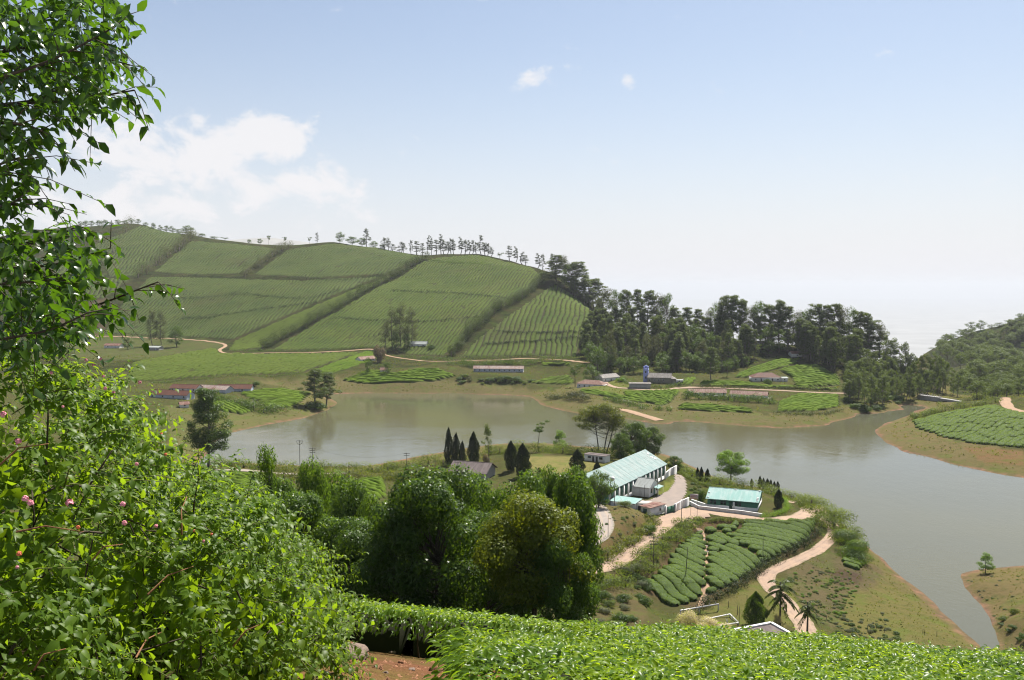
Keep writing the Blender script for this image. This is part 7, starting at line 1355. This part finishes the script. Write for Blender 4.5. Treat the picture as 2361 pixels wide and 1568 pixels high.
for bi, br in enumerate(BR):
    dd = 4.3 + .25 * (bi % 5) ; br = [(u_ - 35 * (i_ > 0), v_) for i_, (u_, v_) in enumerate(br)]; pts = np.array([at_d(u, v, dd + .12 * math.sin(i * 2. + bi)) for i, (u, v) in enumerate(br)]); pts = np.r_[[base_t + [.1, .15, min(4.2, max(1.2, pts[0][2] - base_t[2] - .3))]], pts]; sp_ = spline(pts, .05)
    MB().tube(sp_ - base_t, np.linspace(.024, .004, len(sp_)), 6).build('branch', 'bark_twig', r, True)
    u_, v_ = project(sp_); vis = np.nonzero(u_ > -60)[0]; dens_k = 2. if bi in (0, 1, 2, 3, 4, 13, 14) else 1.6
    for i in vis[::max(1, int(2 / dens_k))]:
        f = (i - vis[0]) / max(1, len(vis)); tl = (.42 * (1 - .75 * f) + .06) * (.5 + .8 * rg.random()); tg = unit(sp_[min(i + 1, len(sp_) - 1)] - sp_[i - 1]); dr = unit(rdir(rg, 1)[0] * [1, .7, 1] + tg * .9 + [.1, 0, -.12]); nn_ = max(2, int(tl / .042)); e_ = sp_[i] + dr * tl + [0, 0, -.25 * tl]
        tw.tube([sp_[i] - base_t, sp_[i] + dr * tl * .5 - base_t - [0, 0, .05 * tl], e_ - base_t], [.0035, .0025, .0015], 3)
        for j in range(nn_):
            t = (j + .6) / nn_; p = sp_[i] + dr * tl * t + [0, 0, -.25 * tl * t * t]; sd = unit(np.cross(dr, [0, 0, 1.])) * (1 if j % 2 else -1); P.append(p); A_.append(unit(sd * .8 + dr * .6 + [0, 0, -.35] + .35 * rg.standard_normal(3))); N_.append(unit(np.array([0, 0, 1.]) + .55 * rg.standard_normal(3))); L_.append(.048 + .036 * rg.random())
for poly, nfill in (([(-60, -40), (285, -40), (300, 60), (285, 190), (235, 258), (140, 268), (60, 250), (-60, 270)], 900), ([(-60, 500), (120, 530), (235, 585), (180, 690), (260, 715), (150, 800), (-60, 830)], 650), ([(-60, 280), (70, 290), (90, 370), (60, 480), (-60, 500)], 220)):
    q = 0
    while q < nfill:
        u_, v_ = rg.uniform(-60, 300), rg.uniform(-40, 830)
        if not inpoly(np.array([u_]), np.array([v_]), poly)[0] or vnoise(np.array([u_ / 45.]), np.array([v_ / 32.]))[0] < -.2: continue
        q += 1; P.append(at_d(u_, v_, 4.2 + 1.2 * rg.random())); A_.append(unit(np.array([.5, 0, -.5]) + .8 * rg.standard_normal(3))); N_.append(unit(np.array([0, 0, 1.]) + .6 * rg.standard_normal(3))); L_.append(.048 + .038 * rg.random())
P, A_, N_, L_ = map(np.array, (P, A_, N_, L_)); print('overhang leaves', len(P)); split_leaves(r, P - base_t, A_, N_, L_, OT, 'leaf_over', vis_score(P, L_) * (1 + project(P)[0] / 400.), 300); o = tw.build('twig_mass', 'bark_twig', r); o['kind'] = 'stuff'
